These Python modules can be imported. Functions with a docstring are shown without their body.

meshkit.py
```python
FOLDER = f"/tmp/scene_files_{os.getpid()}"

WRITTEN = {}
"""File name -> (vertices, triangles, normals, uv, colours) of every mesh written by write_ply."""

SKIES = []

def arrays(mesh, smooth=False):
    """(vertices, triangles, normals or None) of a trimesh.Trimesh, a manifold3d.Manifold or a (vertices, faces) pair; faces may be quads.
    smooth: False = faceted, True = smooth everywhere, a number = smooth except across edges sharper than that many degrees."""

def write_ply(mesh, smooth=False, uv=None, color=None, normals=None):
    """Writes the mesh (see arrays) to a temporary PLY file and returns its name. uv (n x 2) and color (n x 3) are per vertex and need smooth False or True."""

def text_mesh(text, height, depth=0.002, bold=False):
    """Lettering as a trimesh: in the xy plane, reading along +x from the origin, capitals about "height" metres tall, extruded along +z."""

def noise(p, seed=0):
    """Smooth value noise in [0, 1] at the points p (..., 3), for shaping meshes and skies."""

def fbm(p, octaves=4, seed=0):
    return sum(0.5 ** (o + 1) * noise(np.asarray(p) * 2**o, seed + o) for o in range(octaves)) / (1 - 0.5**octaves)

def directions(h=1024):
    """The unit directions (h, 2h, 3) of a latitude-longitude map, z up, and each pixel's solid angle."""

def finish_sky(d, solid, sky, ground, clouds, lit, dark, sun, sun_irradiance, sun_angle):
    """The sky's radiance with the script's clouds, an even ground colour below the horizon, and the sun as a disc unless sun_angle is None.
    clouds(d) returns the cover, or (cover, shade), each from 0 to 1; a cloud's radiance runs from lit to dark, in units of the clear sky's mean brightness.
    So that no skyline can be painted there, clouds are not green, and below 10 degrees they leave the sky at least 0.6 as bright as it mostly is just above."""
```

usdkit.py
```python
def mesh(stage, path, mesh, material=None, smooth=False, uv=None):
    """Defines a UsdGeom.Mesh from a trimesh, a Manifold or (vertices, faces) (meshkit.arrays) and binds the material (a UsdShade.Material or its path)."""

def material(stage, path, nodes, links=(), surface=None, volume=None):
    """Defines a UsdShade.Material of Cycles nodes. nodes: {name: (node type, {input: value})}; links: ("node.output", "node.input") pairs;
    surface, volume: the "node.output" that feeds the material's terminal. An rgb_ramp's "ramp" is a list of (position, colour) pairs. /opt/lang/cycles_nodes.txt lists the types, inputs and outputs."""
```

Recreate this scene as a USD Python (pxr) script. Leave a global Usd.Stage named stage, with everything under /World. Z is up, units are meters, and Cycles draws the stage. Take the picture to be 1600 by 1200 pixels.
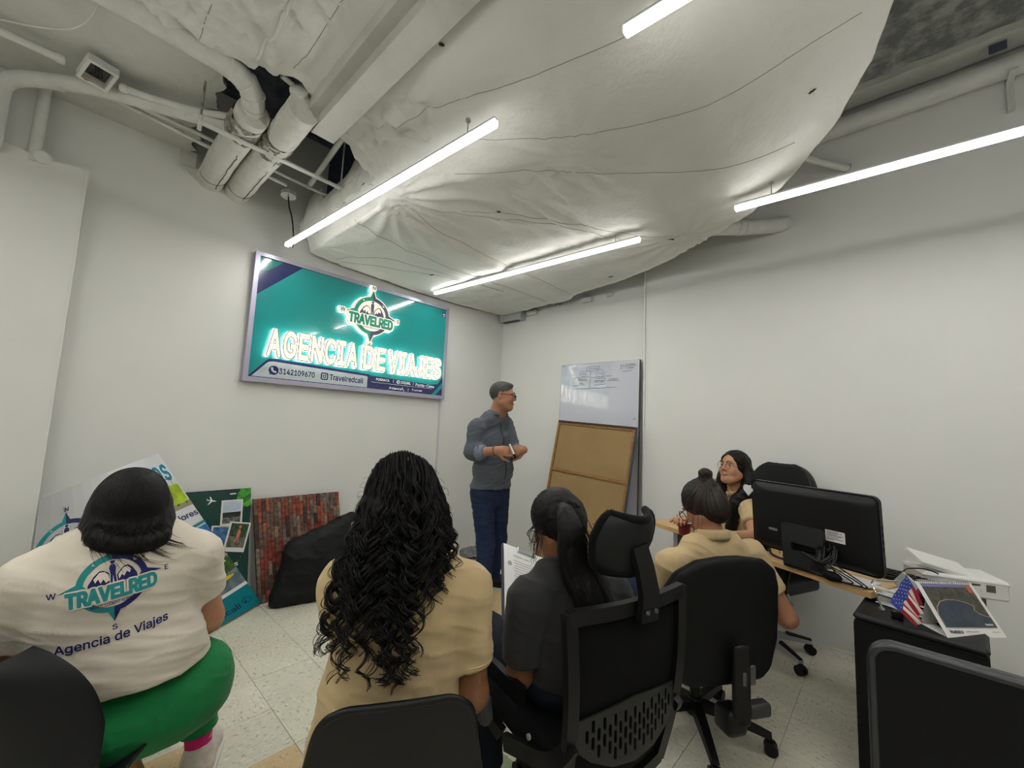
import math
import numpy as np
import trimesh
import usdkit
import meshkit
import manifold3d
from manifold3d import Manifold, CrossSection
from shapely.geometry import Polygon, Point, LineString, box as sbox
from shapely import affinity
from shapely.ops import unary_union
from scipy.spatial import cKDTree, Delaunay
from scipy.interpolate import RBFInterpolator, PchipInterpolator
from pxr import Usd, UsdGeom, UsdLux, UsdShade, Gf, Sdf, Vt

stage = Usd.Stage.CreateInMemory()
UsdGeom.SetStageUpAxis(stage, UsdGeom.Tokens.z)
UsdGeom.Xform.Define(stage, '/World')
UsdGeom.Scope.Define(stage, '/World/Looks')

# ---------------------------------------------------------------- camera
CAM = np.array([3.602, -3.703, 1.39])
YAW, PITCH, ROLL, FPX = -0.746533, 0.100552, 0.042604, 641.286
fw = np.array([math.cos(PITCH) * math.sin(YAW), math.cos(PITCH) * math.cos(YAW), math.sin(PITCH)])
_r = np.array([math.cos(YAW), -math.sin(YAW), 0.0])
_u = np.cross(_r, fw)
RGT = math.cos(ROLL) * _r + math.sin(ROLL) * _u
UPV = -math.sin(ROLL) * _r + math.cos(ROLL) * _u
cam = UsdGeom.Camera.Define(stage, '/World/camera')
m = Gf.Matrix4d(*RGT, 0, *UPV, 0, *(-fw), 0, *CAM, 1)
cam.AddTransformOp().Set(m)
cam.CreateHorizontalApertureAttr(36.0)
cam.CreateVerticalApertureAttr(27.0)
cam.CreateFocalLengthAttr(36.0 * FPX / 1600.0)
cam.CreateClippingRangeAttr(Gf.Vec2f(0.05, 200.0))
cam.CreateExposureAttr(0.34)

# ---------------------------------------------------------------- light levels
LED_STRENGTH, LED_SIDE = 56.0, 7.0
LETTER_SIDE, LETTER_FACE = 3.6, 0.84
LED_COLOR = (1.0, 0.985, 0.95)
dome = UsdLux.DomeLight.Define(stage, '/World/sky')      # faint daylight that seeps into the room
dome.CreateIntensityAttr(0.25)
dome.CreateColorAttr(Gf.Vec3f(0.9, 0.95, 1.0))

# ---------------------------------------------------------------- materials
_mats = {}


def mat(name, col=None, rough=0.5, spec=0.5, metal=0.0, var=None, bump=None, coat=0.0, sheen=0.0, trans=None, sss=0.0):
    """A principled material. var: (scale, other colour, low, high): noise mix; bump: (scale, height in metres)."""
    if name in _mats:
        return _mats[name]
    n = {'p': ('principled_bsdf', {'base_color': col, 'roughness': rough, 'specular_ior_level': spec, 'metallic': metal, 'coat_weight': coat, 'sheen_weight': sheen, 'subsurface_weight': sss})}
    l = []
    if var or bump:
        n['g'] = ('geometry', {})
    if var:
        sc, c2, lo, hi = var[:4]
        n['vn'] = ('noise_texture', {'scale': float(sc), 'detail': 5.0, 'roughness': 0.6})
        n['vm'] = ('map_range', {'from_min': lo, 'from_max': hi, 'to_min': 0.0, 'to_max': 1.0, 'clamp': True})
        n['mx'] = ('mix_color', {'a': col, 'b': c2})
        if len(var) > 4:
            n['mp'] = ('mapping', {'scale': var[4]})
            l += [('g.position', 'mp.vector'), ('mp.vector', 'vn.vector')]
        else:
            l += [('g.position', 'vn.vector')]
        l += [('vn.fac', 'vm.value'), ('vm.result', 'mx.fac'), ('mx.result', 'p.base_color')]
    if bump:
        n['bn'] = ('noise_texture', {'scale': float(bump[0]), 'detail': 4.0, 'roughness': 0.6})
        n['bp'] = ('bump', {'strength': 1.0, 'distance': float(bump[1])})
        if len(bump) > 2:
            n['mb'] = ('mapping', {'scale': bump[2]})
            l += [('g.position', 'mb.vector'), ('mb.vector', 'bn.vector')]
        else:
            l += [('g.position', 'bn.vector')]
        l += [('bn.fac', 'bp.height'), ('bp.normal', 'p.normal')]
    if trans:
        n['t'] = ('translucent_bsdf', {'color': col})
        n['mc'] = ('mix_closure', {'fac': trans})
        l += [('p.BSDF', 'mc.closure1'), ('t.BSDF', 'mc.closure2')]
    _mats[name] = usdkit.material(stage, '/World/Looks/' + name, n, l, surface='mc.closure' if trans else 'p.BSDF')
    return _mats[name]


def emit(name, col, strength):
    if name not in _mats:
        _mats[name] = usdkit.material(stage, '/World/Looks/' + name, {'e': ('emission', {'color': col, 'strength': strength})}, surface='e.emission')
    return _mats[name]


def srgb(r, g, b):
    f = lambda c: c / 12.92 if c <= 0.04045 else ((c + 0.055) / 1.055) ** 2.4
    return (f(r / 255.0), f(g / 255.0), f(b / 255.0))


# ---------------------------------------------------------------- scene tree helpers
_used = {}


class Thing:
    def __init__(self, prim, base):
        self.prim, self.base, self.path = prim, np.asarray(base, float), str(prim.GetPath())


def fresh(parent, name):
    key = parent + '/' + name
    k = _used.get(key, -1) + 1
    _used[key] = k
    return name if k == 0 else '%s_%03d' % (name, k)


def data(prim, label=None, cat=None, group=None, kind=None):
    for k, v in (('label', label), ('category', cat), ('group', group), ('kind', kind)):
        if v:
            prim.SetCustomDataByKey(k, v)


def thing(name, label=None, cat=None, base=(0, 0, 0), group=None, kind=None):
    x = UsdGeom.Xform.Define(stage, '/World/' + fresh('/World', name))
    x.AddTranslateOp().Set(Gf.Vec3d(*map(float, base)))
    data(x.GetPrim(), label, cat, group, kind)
    return Thing(x.GetPrim(), base)


def part(parent, name, mesh, material, smooth=35, label=None, kind=None):
    """A Mesh prim under a thing (or another part); the mesh is given in world coordinates."""
    v, f, n = meshkit.arrays(mesh, smooth)
    base = parent.base if parent is not None else np.zeros(3)
    path = (parent.path if parent is not None else '/World') + '/' + fresh(parent.path if parent is not None else '/World', name)
    mm = UsdGeom.Mesh.Define(stage, path)
    mm.CreatePointsAttr(Vt.Vec3fArray.FromNumpy((v - base).astype(np.float32)))
    mm.CreateFaceVertexCountsAttr(Vt.IntArray.FromNumpy(np.full(len(f), 3, np.int32)))
    mm.CreateFaceVertexIndicesAttr(Vt.IntArray.FromNumpy(np.asarray(f, np.int32).ravel()))
    mm.CreateSubdivisionSchemeAttr('none')
    if n is not None:
        mm.CreateNormalsAttr(Vt.Vec3fArray.FromNumpy(n.astype(np.float32)))
        mm.SetNormalsInterpolation('vertex')
    UsdShade.MaterialBindingAPI.Apply(mm.GetPrim()).Bind(material)
    data(mm.GetPrim(), label, None, None, kind)
    return Thing(mm.GetPrim(), base)


def lone(name, mesh, material, label=None, cat=None, group=None, kind=None, smooth=35):
    """A thing that is a single mesh."""
    t = part(None, name, mesh, material, smooth)
    data(t.prim, label, cat, group, kind)
    return t


def curves(parent, name, strands, widths, material, label=None, kind=None):
    """BasisCurves under a thing: strands is a list of (n, 3) arrays; widths one number per strand or arrays per point."""
    path = parent.path + '/' + fresh(parent.path, name)
    c = UsdGeom.BasisCurves.Define(stage, path)
    c.CreateTypeAttr('linear')
    c.CreateCurveVertexCountsAttr(Vt.IntArray([len(s) for s in strands]))
    c.CreatePointsAttr(Vt.Vec3fArray.FromNumpy((np.vstack(strands) - parent.base).astype(np.float32)))
    w = np.concatenate([np.broadcast_to(np.asarray(x, float), (len(s),)) for s, x in zip(strands, widths)])
    c.CreateWidthsAttr(Vt.FloatArray.FromNumpy(w.astype(np.float32)))
    c.SetWidthsInterpolation('vertex')
    UsdShade.MaterialBindingAPI.Apply(c.GetPrim()).Bind(material)
    data(c.GetPrim(), label, None, None, kind)
    return c


def copy_of(src, name, loc, rotz=0.0, label=None, group=None):
    """A copy of a thing under the next number (an internal reference, instanceable)."""
    x = UsdGeom.Xform.Define(stage, '/World/' + fresh('/World', name))
    p = x.GetPrim()
    p.GetReferences().AddInternalReference(src.path)
    x.ClearXformOpOrder()
    x.AddTranslateOp().Set(Gf.Vec3d(*map(float, loc)))
    x.AddRotateZOp().Set(float(rotz))
    was = src.prim.GetCustomData()
    data(p, label or was.get('label'), was.get('category'), group or was.get('group'))
    p.SetInstanceable(True)
    return p


# ---------------------------------------------------------------- mesh helpers
V3 = lambda *a: np.array(a, float)


def unit(v):
    v = np.asarray(v, float)
    return v / (np.linalg.norm(v) + 1e-12)


def cat_(*ms):
    return trimesh.util.concatenate([x for x in ms if x is not None])


def box(x0, x1, y0, y1, z0, z1):
    b = trimesh.creation.box([x1 - x0, y1 - y0, z1 - z0])
    b.apply_translation([(x0 + x1) / 2, (y0 + y1) / 2, (z0 + z1) / 2])
    return b


def rbox(sx, sy, sz, r, seg=3):
    """A box with rounded edges, centred on the origin (hull of spheres)."""
    r = min(r, sx / 2 - 1e-5, sy / 2 - 1e-5, sz / 2 - 1e-5)
    s = trimesh.creation.icosphere(1 if seg < 4 else 2, r).vertices
    pts = np.vstack([s + [a * (sx / 2 - r), b * (sy / 2 - r), c * (sz / 2 - r)] for a in (-1, 1) for b in (-1, 1) for c in (-1, 1)])
    return trimesh.convex.convex_hull(pts)


def cbox(sx, sy, sz, c):
    """A box with chamfered edges, centred on the origin (24 vertices)."""
    p = []
    for a in (-1, 1):
        for b in (-1, 1):
            for d in (-1, 1):
                p += [[a * (sx / 2 - c), b * (sy / 2 - c), d * sz / 2], [a * (sx / 2 - c), b * sy / 2, d * (sz / 2 - c)], [a * sx / 2, b * (sy / 2 - c), d * (sz / 2 - c)]]
    return trimesh.convex.convex_hull(np.array(p))


def frame_of(origin, X, Y=None, Z=None):
    """4x4 with axes built from X and either Y or Z hints."""
    X = unit(X)
    if Z is not None:
        Y = unit(np.cross(Z, X))
    else:
        Y = unit(np.asarray(Y, float) - np.dot(Y, X) * X)
    Zz = np.cross(X, Y)
    M = np.eye(4)
    M[:3, 0], M[:3, 1], M[:3, 2], M[:3, 3] = X, Y, Zz, origin
    return M


def put(mesh, M):
    m2 = mesh.copy()
    m2.apply_transform(M)
    return m2


def tube(points, radius, sides=10, cap=True):
    """A swept tube along a polyline with parallel-transported frames; radius a number or one per point."""
    p = np.asarray(points, float)
    n = len(p)
    t = np.gradient(p, axis=0)
    t /= np.linalg.norm(t, axis=1, keepdims=True) + 1e-12
    a = np.cross(t[0], [0, 0, 1.0])
    if np.linalg.norm(a) < 0.1:
        a = np.cross(t[0], [1.0, 0, 0])
    a = unit(a)
    A = []
    for i in range(n):
        a = unit(a - np.dot(a, t[i]) * t[i])
        A.append(a)
    A = np.array(A)
    B = np.cross(t, A)
    R = np.broadcast_to(np.asarray(radius, float), (n,))
    ang = np.arange(sides) * 2 * np.pi / sides
    v = (p[:, None] + R[:, None, None] * (np.cos(ang)[None, :, None] * A[:, None] + np.sin(ang)[None, :, None] * B[:, None])).reshape(-1, 3)
    f = []
    for i in range(n - 1):
        for j in range(sides):
            q = [i * sides + j, i * sides + (j + 1) % sides, (i + 1) * sides + (j + 1) % sides, (i + 1) * sides + j]
            f += [[q[0], q[1], q[2]], [q[0], q[2], q[3]]]
    if cap:
        v = np.vstack([v, p[0], p[-1]])
        for j in range(sides):
            f += [[n * sides, (j + 1) % sides, j], [n * sides + 1, (n - 1) * sides + j, (n - 1) * sides + (j + 1) % sides]]
    return trimesh.Trimesh(v, np.array(f), process=False)


def spline(pts, n):
    """A smooth curve through points (Catmull-Rom style, by chord-length pchip)."""
    p = np.asarray(pts, float)
    d = np.concatenate([[0], np.cumsum(np.linalg.norm(np.diff(p, axis=0), axis=1) + 1e-9)])
    return PchipInterpolator(d, p, axis=0)(np.linspace(0, d[-1], n)) if len(p) > 2 else p[0] + np.linspace(0, 1, n)[:, None] * (p[1] - p[0])


def cyl(a, b, r, sides=20, r2=None):
    return tube(np.array([a, b], float), np.array([r, r if r2 is None else r2]), sides)


def prism(poly, depth, M=None):
    """Extrudes a shapely polygon (or several) along +z by depth, then places it with M."""
    ms = [trimesh.creation.extrude_polygon(g, depth, engine='earcut') for g in getattr(poly, 'geoms', [poly]) if g.area > 1e-9]
    m_ = cat_(*ms)
    return put(m_, M) if M is not None else m_


def rrect(x0, x1, y0, y1, r, q=6):
    return sbox(x0 + r, y0 + r, x1 - r, y1 - r).buffer(r, quad_segs=q)


def text_poly(s, h, bold=True, sx=1.0):
    """The outline of lettering as shapely polygons: capitals h tall from the origin, squeezed horizontally by sx."""
    tm = meshkit.text_mesh(s, h, depth=0.001, bold=bold)
    f = tm.faces[np.abs(tm.face_normals[:, 2] - 1) < 1e-3]
    polys = unary_union([Polygon(tm.vertices[t][:, :2]).buffer(1e-6) for t in f])
    return affinity.scale(polys, sx, 1.0, origin=(0, 0))


def fit(poly, x0, y0, w, h=None):
    """Scales a shape so that its box is w (and h) large with the lower left corner at x0, y0."""
    a, b, c, d = poly.bounds
    sx = w / (c - a)
    sy = sx if h is None else h / (d - b)
    return affinity.translate(affinity.scale(affinity.translate(poly, -a, -b), sx, sy, origin=(0, 0)), x0, y0)


def noise1(p, seed=0):
    return meshkit.noise(p, seed) * 2 - 1


def fbm(p, o=4, seed=0):
    return meshkit.fbm(p, o, seed) * 2 - 1

# ================================================================= the room shell
WALL = mat('wall_paint', (0.70, 0.70, 0.67), 0.45, 0.3, var=(0.9, (0.66, 0.665, 0.635), 0.35, 0.7), bump=(260.0, 0.0004))
WALL2 = mat('wall_paint_grey', (0.60, 0.605, 0.59), 0.6, 0.25, var=(1.1, (0.55, 0.56, 0.54), 0.35, 0.7), bump=(90.0, 0.0008))
TRIM = mat('trim_paint', (0.72, 0.73, 0.69), 0.4, 0.4)
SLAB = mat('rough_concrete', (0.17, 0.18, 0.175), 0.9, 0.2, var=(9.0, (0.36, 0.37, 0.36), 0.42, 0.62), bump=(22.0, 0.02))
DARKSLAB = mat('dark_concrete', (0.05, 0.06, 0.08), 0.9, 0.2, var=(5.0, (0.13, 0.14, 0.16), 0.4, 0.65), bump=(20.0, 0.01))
PAINTED = mat('sprayed_plaster', (0.56, 0.565, 0.53), 0.7, 0.25, var=(3.0, (0.47, 0.475, 0.44), 0.4, 0.7), bump=(40.0, 0.004))
PIPE = mat('pipe_paint', (0.60, 0.605, 0.575), 0.5, 0.35, var=(8.0, (0.5, 0.505, 0.475), 0.45, 0.75), bump=(70.0, 0.0012))
DUCT = mat('duct_wrap', (0.62, 0.62, 0.57), 0.6, 0.3, var=(14.0, (0.5, 0.5, 0.455), 0.5, 0.75), bump=(45.0, 0.003))
GRIME = mat('old_tape', (0.36, 0.35, 0.31), 0.8, 0.2, var=(30.0, (0.14, 0.135, 0.12), 0.4, 0.65), bump=(60.0, 0.006))
SEAM = mat('dark_seam', (0.10, 0.10, 0.095), 0.9, 0.1)
STEEL = mat('galvanised_steel', (0.45, 0.47, 0.48), 0.45, 0.5, 0.6)
BLACKCABLE = mat('black_cable', (0.012, 0.012, 0.014), 0.5, 0.4)

XR, YB = 6.4, -7.2           # far ends of the room, behind the camera
lone('wall_left', cat_(box(-0.15, 0.0, YB, -3.30, 0, 4.1), box(-0.15, 0.0, -3.30, -2.86, 0, 4.1), box(-0.15, 0.0, -2.86, 0.15, 0, 4.1)), WALL, kind='structure')
wb = thing('wall_back', kind='structure')
part(wb, 'wall_face', box(-0.15, 1.93, 0.0, 0.15, 0, 4.1), WALL)
# the lower lining stands a little proud of the wall above and ends in an uneven ledge
lx = np.linspace(0.0, 1.905, 60)
lz = 2.782 + 0.008 * fbm(np.c_[lx * 2.2, lx * 0, lx * 0], 3, 4)
lv = np.vstack([np.c_[lx, lx * 0 - 0.022, lz], np.c_[lx, lx * 0 - 0.0, lz + 0.004], np.c_[lx, lx * 0 - 0.022, lx * 0], np.c_[lx, lx * 0, lx * 0]])
lf = []
for i in range(59):
    for a, b in ((2, 0), (0, 1)):
        q = [a * 60 + i, a * 60 + i + 1, b * 60 + i + 1, b * 60 + i]
        lf += [[q[0], q[1], q[2]], [q[0], q[2], q[3]]]
part(wb, 'lining', trimesh.Trimesh(lv, lf, process=False), WALL)
lone('wall_right', box(1.93, XR, -0.09, 0.15, 0, 4.1), WALL, kind='structure')
lone('wall_rear', box(-0.15, XR + 0.15, YB - 0.15, YB, 0, 4.1), WALL, kind='structure')
lone('wall_far_right', box(XR, XR + 0.15, YB, 0.15, 0, 4.1), WALL, kind='structure')
lone('trim_1', cat_(put(cbox(0.035, 0.012, 4.0, 0.003), frame_of((1.907, -0.032, 2.0), (1, 0, 0), Y=(0, 1, 0))), put(cbox(0.012, 0.02, 4.0, 0.003), frame_of((1.934, -0.096, 2.0), (1, 0, 0), Y=(0, 1, 0)))), TRIM, kind='structure')
lone('trim_2', cat_(box(0.0, 0.012, -0.965, -0.945, 0.1, 1.64)), mat('cable_channel', (0.55, 0.55, 0.58), 0.4), kind='structure')

# wall lining on the left: a proud sheet with a bright corner bead and a ragged top
px_ = np.linspace(-3.752, YB, 80)
pz_ = 2.80 + 0.012 * fbm(np.c_[px_ * 2.0, px_ * 0, px_ * 0], 3, 9) - 0.03 * np.exp(-((px_ + 3.93) / 0.05) ** 2)
pv = np.vstack([np.c_[px_ * 0 + 0.12, px_, pz_], np.c_[px_ * 0 + 0.0, px_, pz_ + 0.01], np.c_[px_ * 0 + 0.12, px_, px_ * 0], np.c_[px_ * 0, px_, px_ * 0]])
pf = []
for i in range(79):
    for a, b in ((0, 2), (1, 0)):
        q = [a * 80 + i, a * 80 + i + 1, b * 80 + i + 1, b * 80 + i]
        pf += [[q[0], q[1], q[2]], [q[0], q[2], q[3]]]
pf += [[0, 160, 240], [0, 240, 80]]
wl2 = thing('wall_left_lining', kind='structure')
part(wl2, 'lining_sheet', trimesh.Trimesh(pv, pf, process=False), WALL, False)
part(wl2, 'corner_bead', box(0.113, 0.1225, -3.754, -3.749, 0.0, 2.80), TRIM, False)
part(wl2, 'plaster_patch', put(trimesh.creation.cylinder(0.035, 0.008, sections=24), frame_of((0.123, -3.93, 2.785), (0, 1, 0), Y=(0, 0, 1))), WALL, False)
lone('baseboard_right', cat_(box(1.95, XR, -0.098, -0.089, 0, 0.012)), mat('wall_caulk', (0.66, 0.655, 0.62), 0.6), kind='structure')

# ---------------------------------------------------------------- floor of vinyl tiles
TS = 0.30
X0T, Y0T = -0.12, -0.19


def tile_mat(name, base, light, dark, rot):
    n = {'g': ('geometry', {}),
         'mp': ('mapping', {'scale': (100.0, 40.0, 1.0) if rot else (40.0, 100.0, 1.0)}),
         'v1': ('noise_texture', {'scale': 1.0, 'detail': 2.0, 'roughness': 0.5, 'distortion': 0.6}),
         'r1': ('rgb_ramp', {'ramp': [(0.0, dark), (0.34, dark), (0.375, base), (0.62, base), (0.66, light), (1.0, light)]}),
         'n2': ('noise_texture', {'scale': 2.1, 'detail': 5.0, 'roughness': 0.6}),
         'r2': ('rgb_ramp', {'ramp': [(0.3, (0.80, 0.79, 0.76)), (0.7, (1.0, 1.0, 1.0))]}),
         'n3': ('noise_texture', {'scale': 16.0, 'detail': 4.0, 'roughness': 0.7}),
         'm3': ('map_range', {'from_min': 0.74, 'from_max': 0.80, 'to_min': 0.0, 'to_max': 0.8, 'clamp': True}),
         'mu': ('mix_color', {'blend_type': 'multiply', 'fac': 1.0}),
         'mk': ('mix_color', {'b': (0.10, 0.095, 0.085)}),
         'p': ('principled_bsdf', {'roughness': 0.42, 'specular_ior_level': 0.35})}
    l = [('g.position', 'mp.vector'), ('mp.vector', 'v1.vector'), ('v1.fac', 'r1.fac'), ('g.position', 'n2.vector'), ('n2.fac', 'r2.fac'),
         ('r1.color', 'mu.a'), ('r2.color', 'mu.b'), ('g.position', 'n3.vector'), ('n3.fac', 'm3.value'), ('mu.result', 'mk.a'), ('m3.result', 'mk.fac'), ('mk.result', 'p.base_color')]
    return usdkit.material(stage, '/World/Looks/' + name, n, l, surface='p.BSDF')


TILES = [tile_mat('tile_cream_a', (0.66, 0.64, 0.52), (0.76, 0.74, 0.64), (0.40, 0.38, 0.29), 0),
         tile_mat('tile_cream_b', (0.64, 0.625, 0.515), (0.75, 0.73, 0.63), (0.40, 0.385, 0.295), 1),
         tile_mat('tile_cream_c', (0.67, 0.64, 0.53), (0.77, 0.74, 0.65), (0.42, 0.37, 0.29), 0)]
TAN = tile_mat('tile_tan', (0.62, 0.46, 0.26), (0.70, 0.54, 0.34), (0.50, 0.35, 0.19), 0)
GREEN = tile_mat('tile_green', (0.33, 0.41, 0.24), (0.46, 0.52, 0.34), (0.24, 0.31, 0.17), 1)
floor = thing('floor', kind='structure')
part(floor, 'subfloor', box(-0.15, XR + 0.15, YB - 0.15, 0.15, -0.12, -0.0022), mat('tile_joint', (0.20, 0.19, 0.165), 0.8), False)
rng = np.random.default_rng(5)
ctile = cbox(TS - 0.0016, TS - 0.0016, 0.006, 0.0008)
GREENS = {(5, 4), (8, 7)}
TANS = {(5, 3), (6, 9), (6, 10), (5, 10), (4, 3)}
rest = []
for i in range(0, 22):
    for j in range(-1, 24):
        cx, cy = X0T + TS * (i + 0.5), Y0T - TS * (j + 0.5)
        near = i <= 15 and j <= 13
        x0, x1, y0, y1 = max(cx - TS / 2, 0.0), min(cx + TS / 2, XR), max(cy - TS / 2, YB), min(cy + TS / 2, 0.0)
        if x1 - x0 < 0.01 or y1 - y0 < 0.01:
            continue
        t_ = cbox(x1 - x0 - 0.0016, y1 - y0 - 0.0016, 0.006, 0.0008)
        t_.apply_translation([(x0 + x1) / 2, (y0 + y1) / 2, -0.003 + 0.0003 * rng.normal()])
        mt = GREEN if (i, j) in GREENS else TAN if (i, j) in TANS else TILES[int(rng.integers(3))]
        if near:
            part(floor, 'tile', t_, mt, False)
        else:
            rest.append(t_)
part(floor, 'tile_field', cat_(*rest), TILES[0], False, kind='stuff')

# ---------------------------------------------------------------- ceiling: slab high up, sprayed plaster soffit low on the left
ceil = thing('ceiling', kind='structure')
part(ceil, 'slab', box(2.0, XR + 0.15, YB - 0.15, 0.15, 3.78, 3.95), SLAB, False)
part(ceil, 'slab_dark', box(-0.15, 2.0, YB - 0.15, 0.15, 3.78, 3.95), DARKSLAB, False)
# the painted strip along the right wall, with a ragged edge
sx_ = np.linspace(1.95, XR, 220)
sy0 = -0.30 + 0.012 * fbm(np.c_[sx_ * 9, sx_ * 0, sx_ * 0], 4, 3)
sy1 = -0.13 + 0.02 * fbm(np.c_[sx_ * 3.0, sx_ * 0, sx_ * 0], 3, 12)
part(ceil, 'painted_strip', prism(Polygon(np.vstack([np.c_[sx_, sy0], np.c_[sx_, sy1][::-1]])), 0.05, frame_of((0, 0, 3.735), (1, 0, 0), Y=(0, 1, 0))), PAINTED, False)
for k in range(3):
    part(ceil, 'slab_joint', box(2.95 + 0.62 * k, 2.965 + 0.62 * k, -1.1, -0.62 - 0.1 * k, 3.768, 3.781), SEAM, False)
# plaster soffit with a broken edge towards the void
edge = [(0.0, -3.31), (0.06, -3.26), (0.12, -3.30), (0.24, -3.27), (0.33, -3.33), (0.45, -3.30), (0.58, -3.34), (0.66, -3.26), (0.80, -3.30), (0.90, -3.27), (1.02, -3.33), (1.12, -3.36), (1.22, -3.34)]
e2 = []
for a, b in zip(edge[:-1], edge[1:]):
    for t in np.linspace(0, 1, 8, endpoint=False):
        e2.append((a[0] + (b[0] - a[0]) * t, a[1] + (b[1] - a[1]) * t))
e2 = np.array(e2 + [edge[-1]])
e2[:, 1] += 0.012 * fbm(np.c_[e2[:, 0] * 25, e2[:, 0] * 0, e2[:, 0] * 0], 3, 2)
soff = Polygon(np.vstack([e2, [[1.6, -3.45], [1.6, YB], [0.0, YB]]]))
part(ceil, 'soffit', prism(soff, 0.022, frame_of((0, 0, 3.225), (1, 0, 0), Y=(0, 1, 0))), PAINTED, False)
part(ceil, 'torn_plaster', prism(Polygon([(0.0, -3.34), (0.03, -3.25), (0.012, -3.20), (0.0, -3.19)]), 0.11, frame_of((0.0, 0.0, 3.115), (1, 0, 0), Y=(0, 1, 0))), PAINTED, False)

# boxes, pipes and ducts in the void
def pipe_thing(name, label, cat, pts, r, material=None, n=40, sides=20, parts=()):
    pts = np.asarray(pts, float)
    t = thing(name, label, cat, pts[0])
    part(t, 'pipe_run', tube(spline(pts, n) if len(pts) > 2 else pts, r, sides), material or PIPE, 40)
    return t


def ring(c, axis, r, w, t_=0.003):
    return cyl(np.asarray(c) - unit(axis) * w / 2, np.asarray(c) + unit(axis) * w / 2, r + t_, 24)


# twin wrapped ducts that enter the left wall
for (y_, z_, x_end, lab) in ((-3.155, 3.085, 1.02, 'thick wrapped white duct entering the left wall, the one nearer the corner pipe'), (-2.985, 3.065, 1.30, 'thick wrapped white duct entering the left wall, the one nearer the sign')):
    t = thing('air_duct', lab, 'duct', (0, y_, z_))
    xs = np.linspace(-0.02, x_end, 30)
    wob = 0.004 * fbm(np.c_[xs * 6, xs * 0 + y_, xs * 0], 3, 7)
    pts = np.c_[xs, np.full(30, y_) + wob, np.full(30, z_) + 0.006 * np.sin(xs * 5)]
    part(t, 'duct_tube', tube(pts, 0.083 + 0.0025 * fbm(np.c_[xs * 14, xs * 0, xs * 0 + y_], 3, 8), 28), DUCT, 50)
    part(t, 'seam_joint', tube(np.c_[xs[2:24], np.full(22, y_ + 0.028), np.full(22, z_ - 0.0785)] + 0.002 * rng.normal(size=(22, 3)), 0.0025, 5), SEAM)
    part(t, 'band', tube([(0.12, y_ + 0.085 * math.sin(a), z_ - 0.085 * math.cos(a)) for a in np.linspace(-1.3, 1.5, 14)], 0.0016, 5), SEAM)
    tp = tube(np.c_[np.linspace(0.78, 0.96, 10), np.full(10, y_), np.full(10, z_)], 0.0865 + 0.004 * rng.random(10), 24, False)
    tp.vertices += 0.004 * rng.normal(size=tp.vertices.shape)
    part(t, 'torn_tape', tp, GRIME, True)
# the pipe along the membrane that bends into the first duct
t = thing('elbow_pipe', 'thick white pipe along the fabric edge bending down into the wrapped duct', 'pipe', (1.13, -5.5, 3.15))
run = [(1.16, -6.5, 3.19), (1.16, -4.5, 3.19), (1.16, -3.42, 3.18), (1.15, -3.30, 3.175), (1.11, -3.20, 3.15), (1.05, -3.165, 3.12), (0.98, -3.155, 3.09)]
part(t, 'pipe_run', tube(spline(run, 60), 0.058, 24), PIPE, 50)
for q, a in ((run[3], (0.1, 1, 0)), ((1.125, -3.225, 3.16), (-0.6, 1, -0.2)), ((1.085, -3.18, 3.137), (-1, 0.5, -0.3)), ((1.03, -3.16, 3.105), (-1, 0.2, -0.3))):
    part(t, 'coupling_ring', ring(q, a, 0.058, 0.010, 0.004), DUCT, 40)

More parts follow.
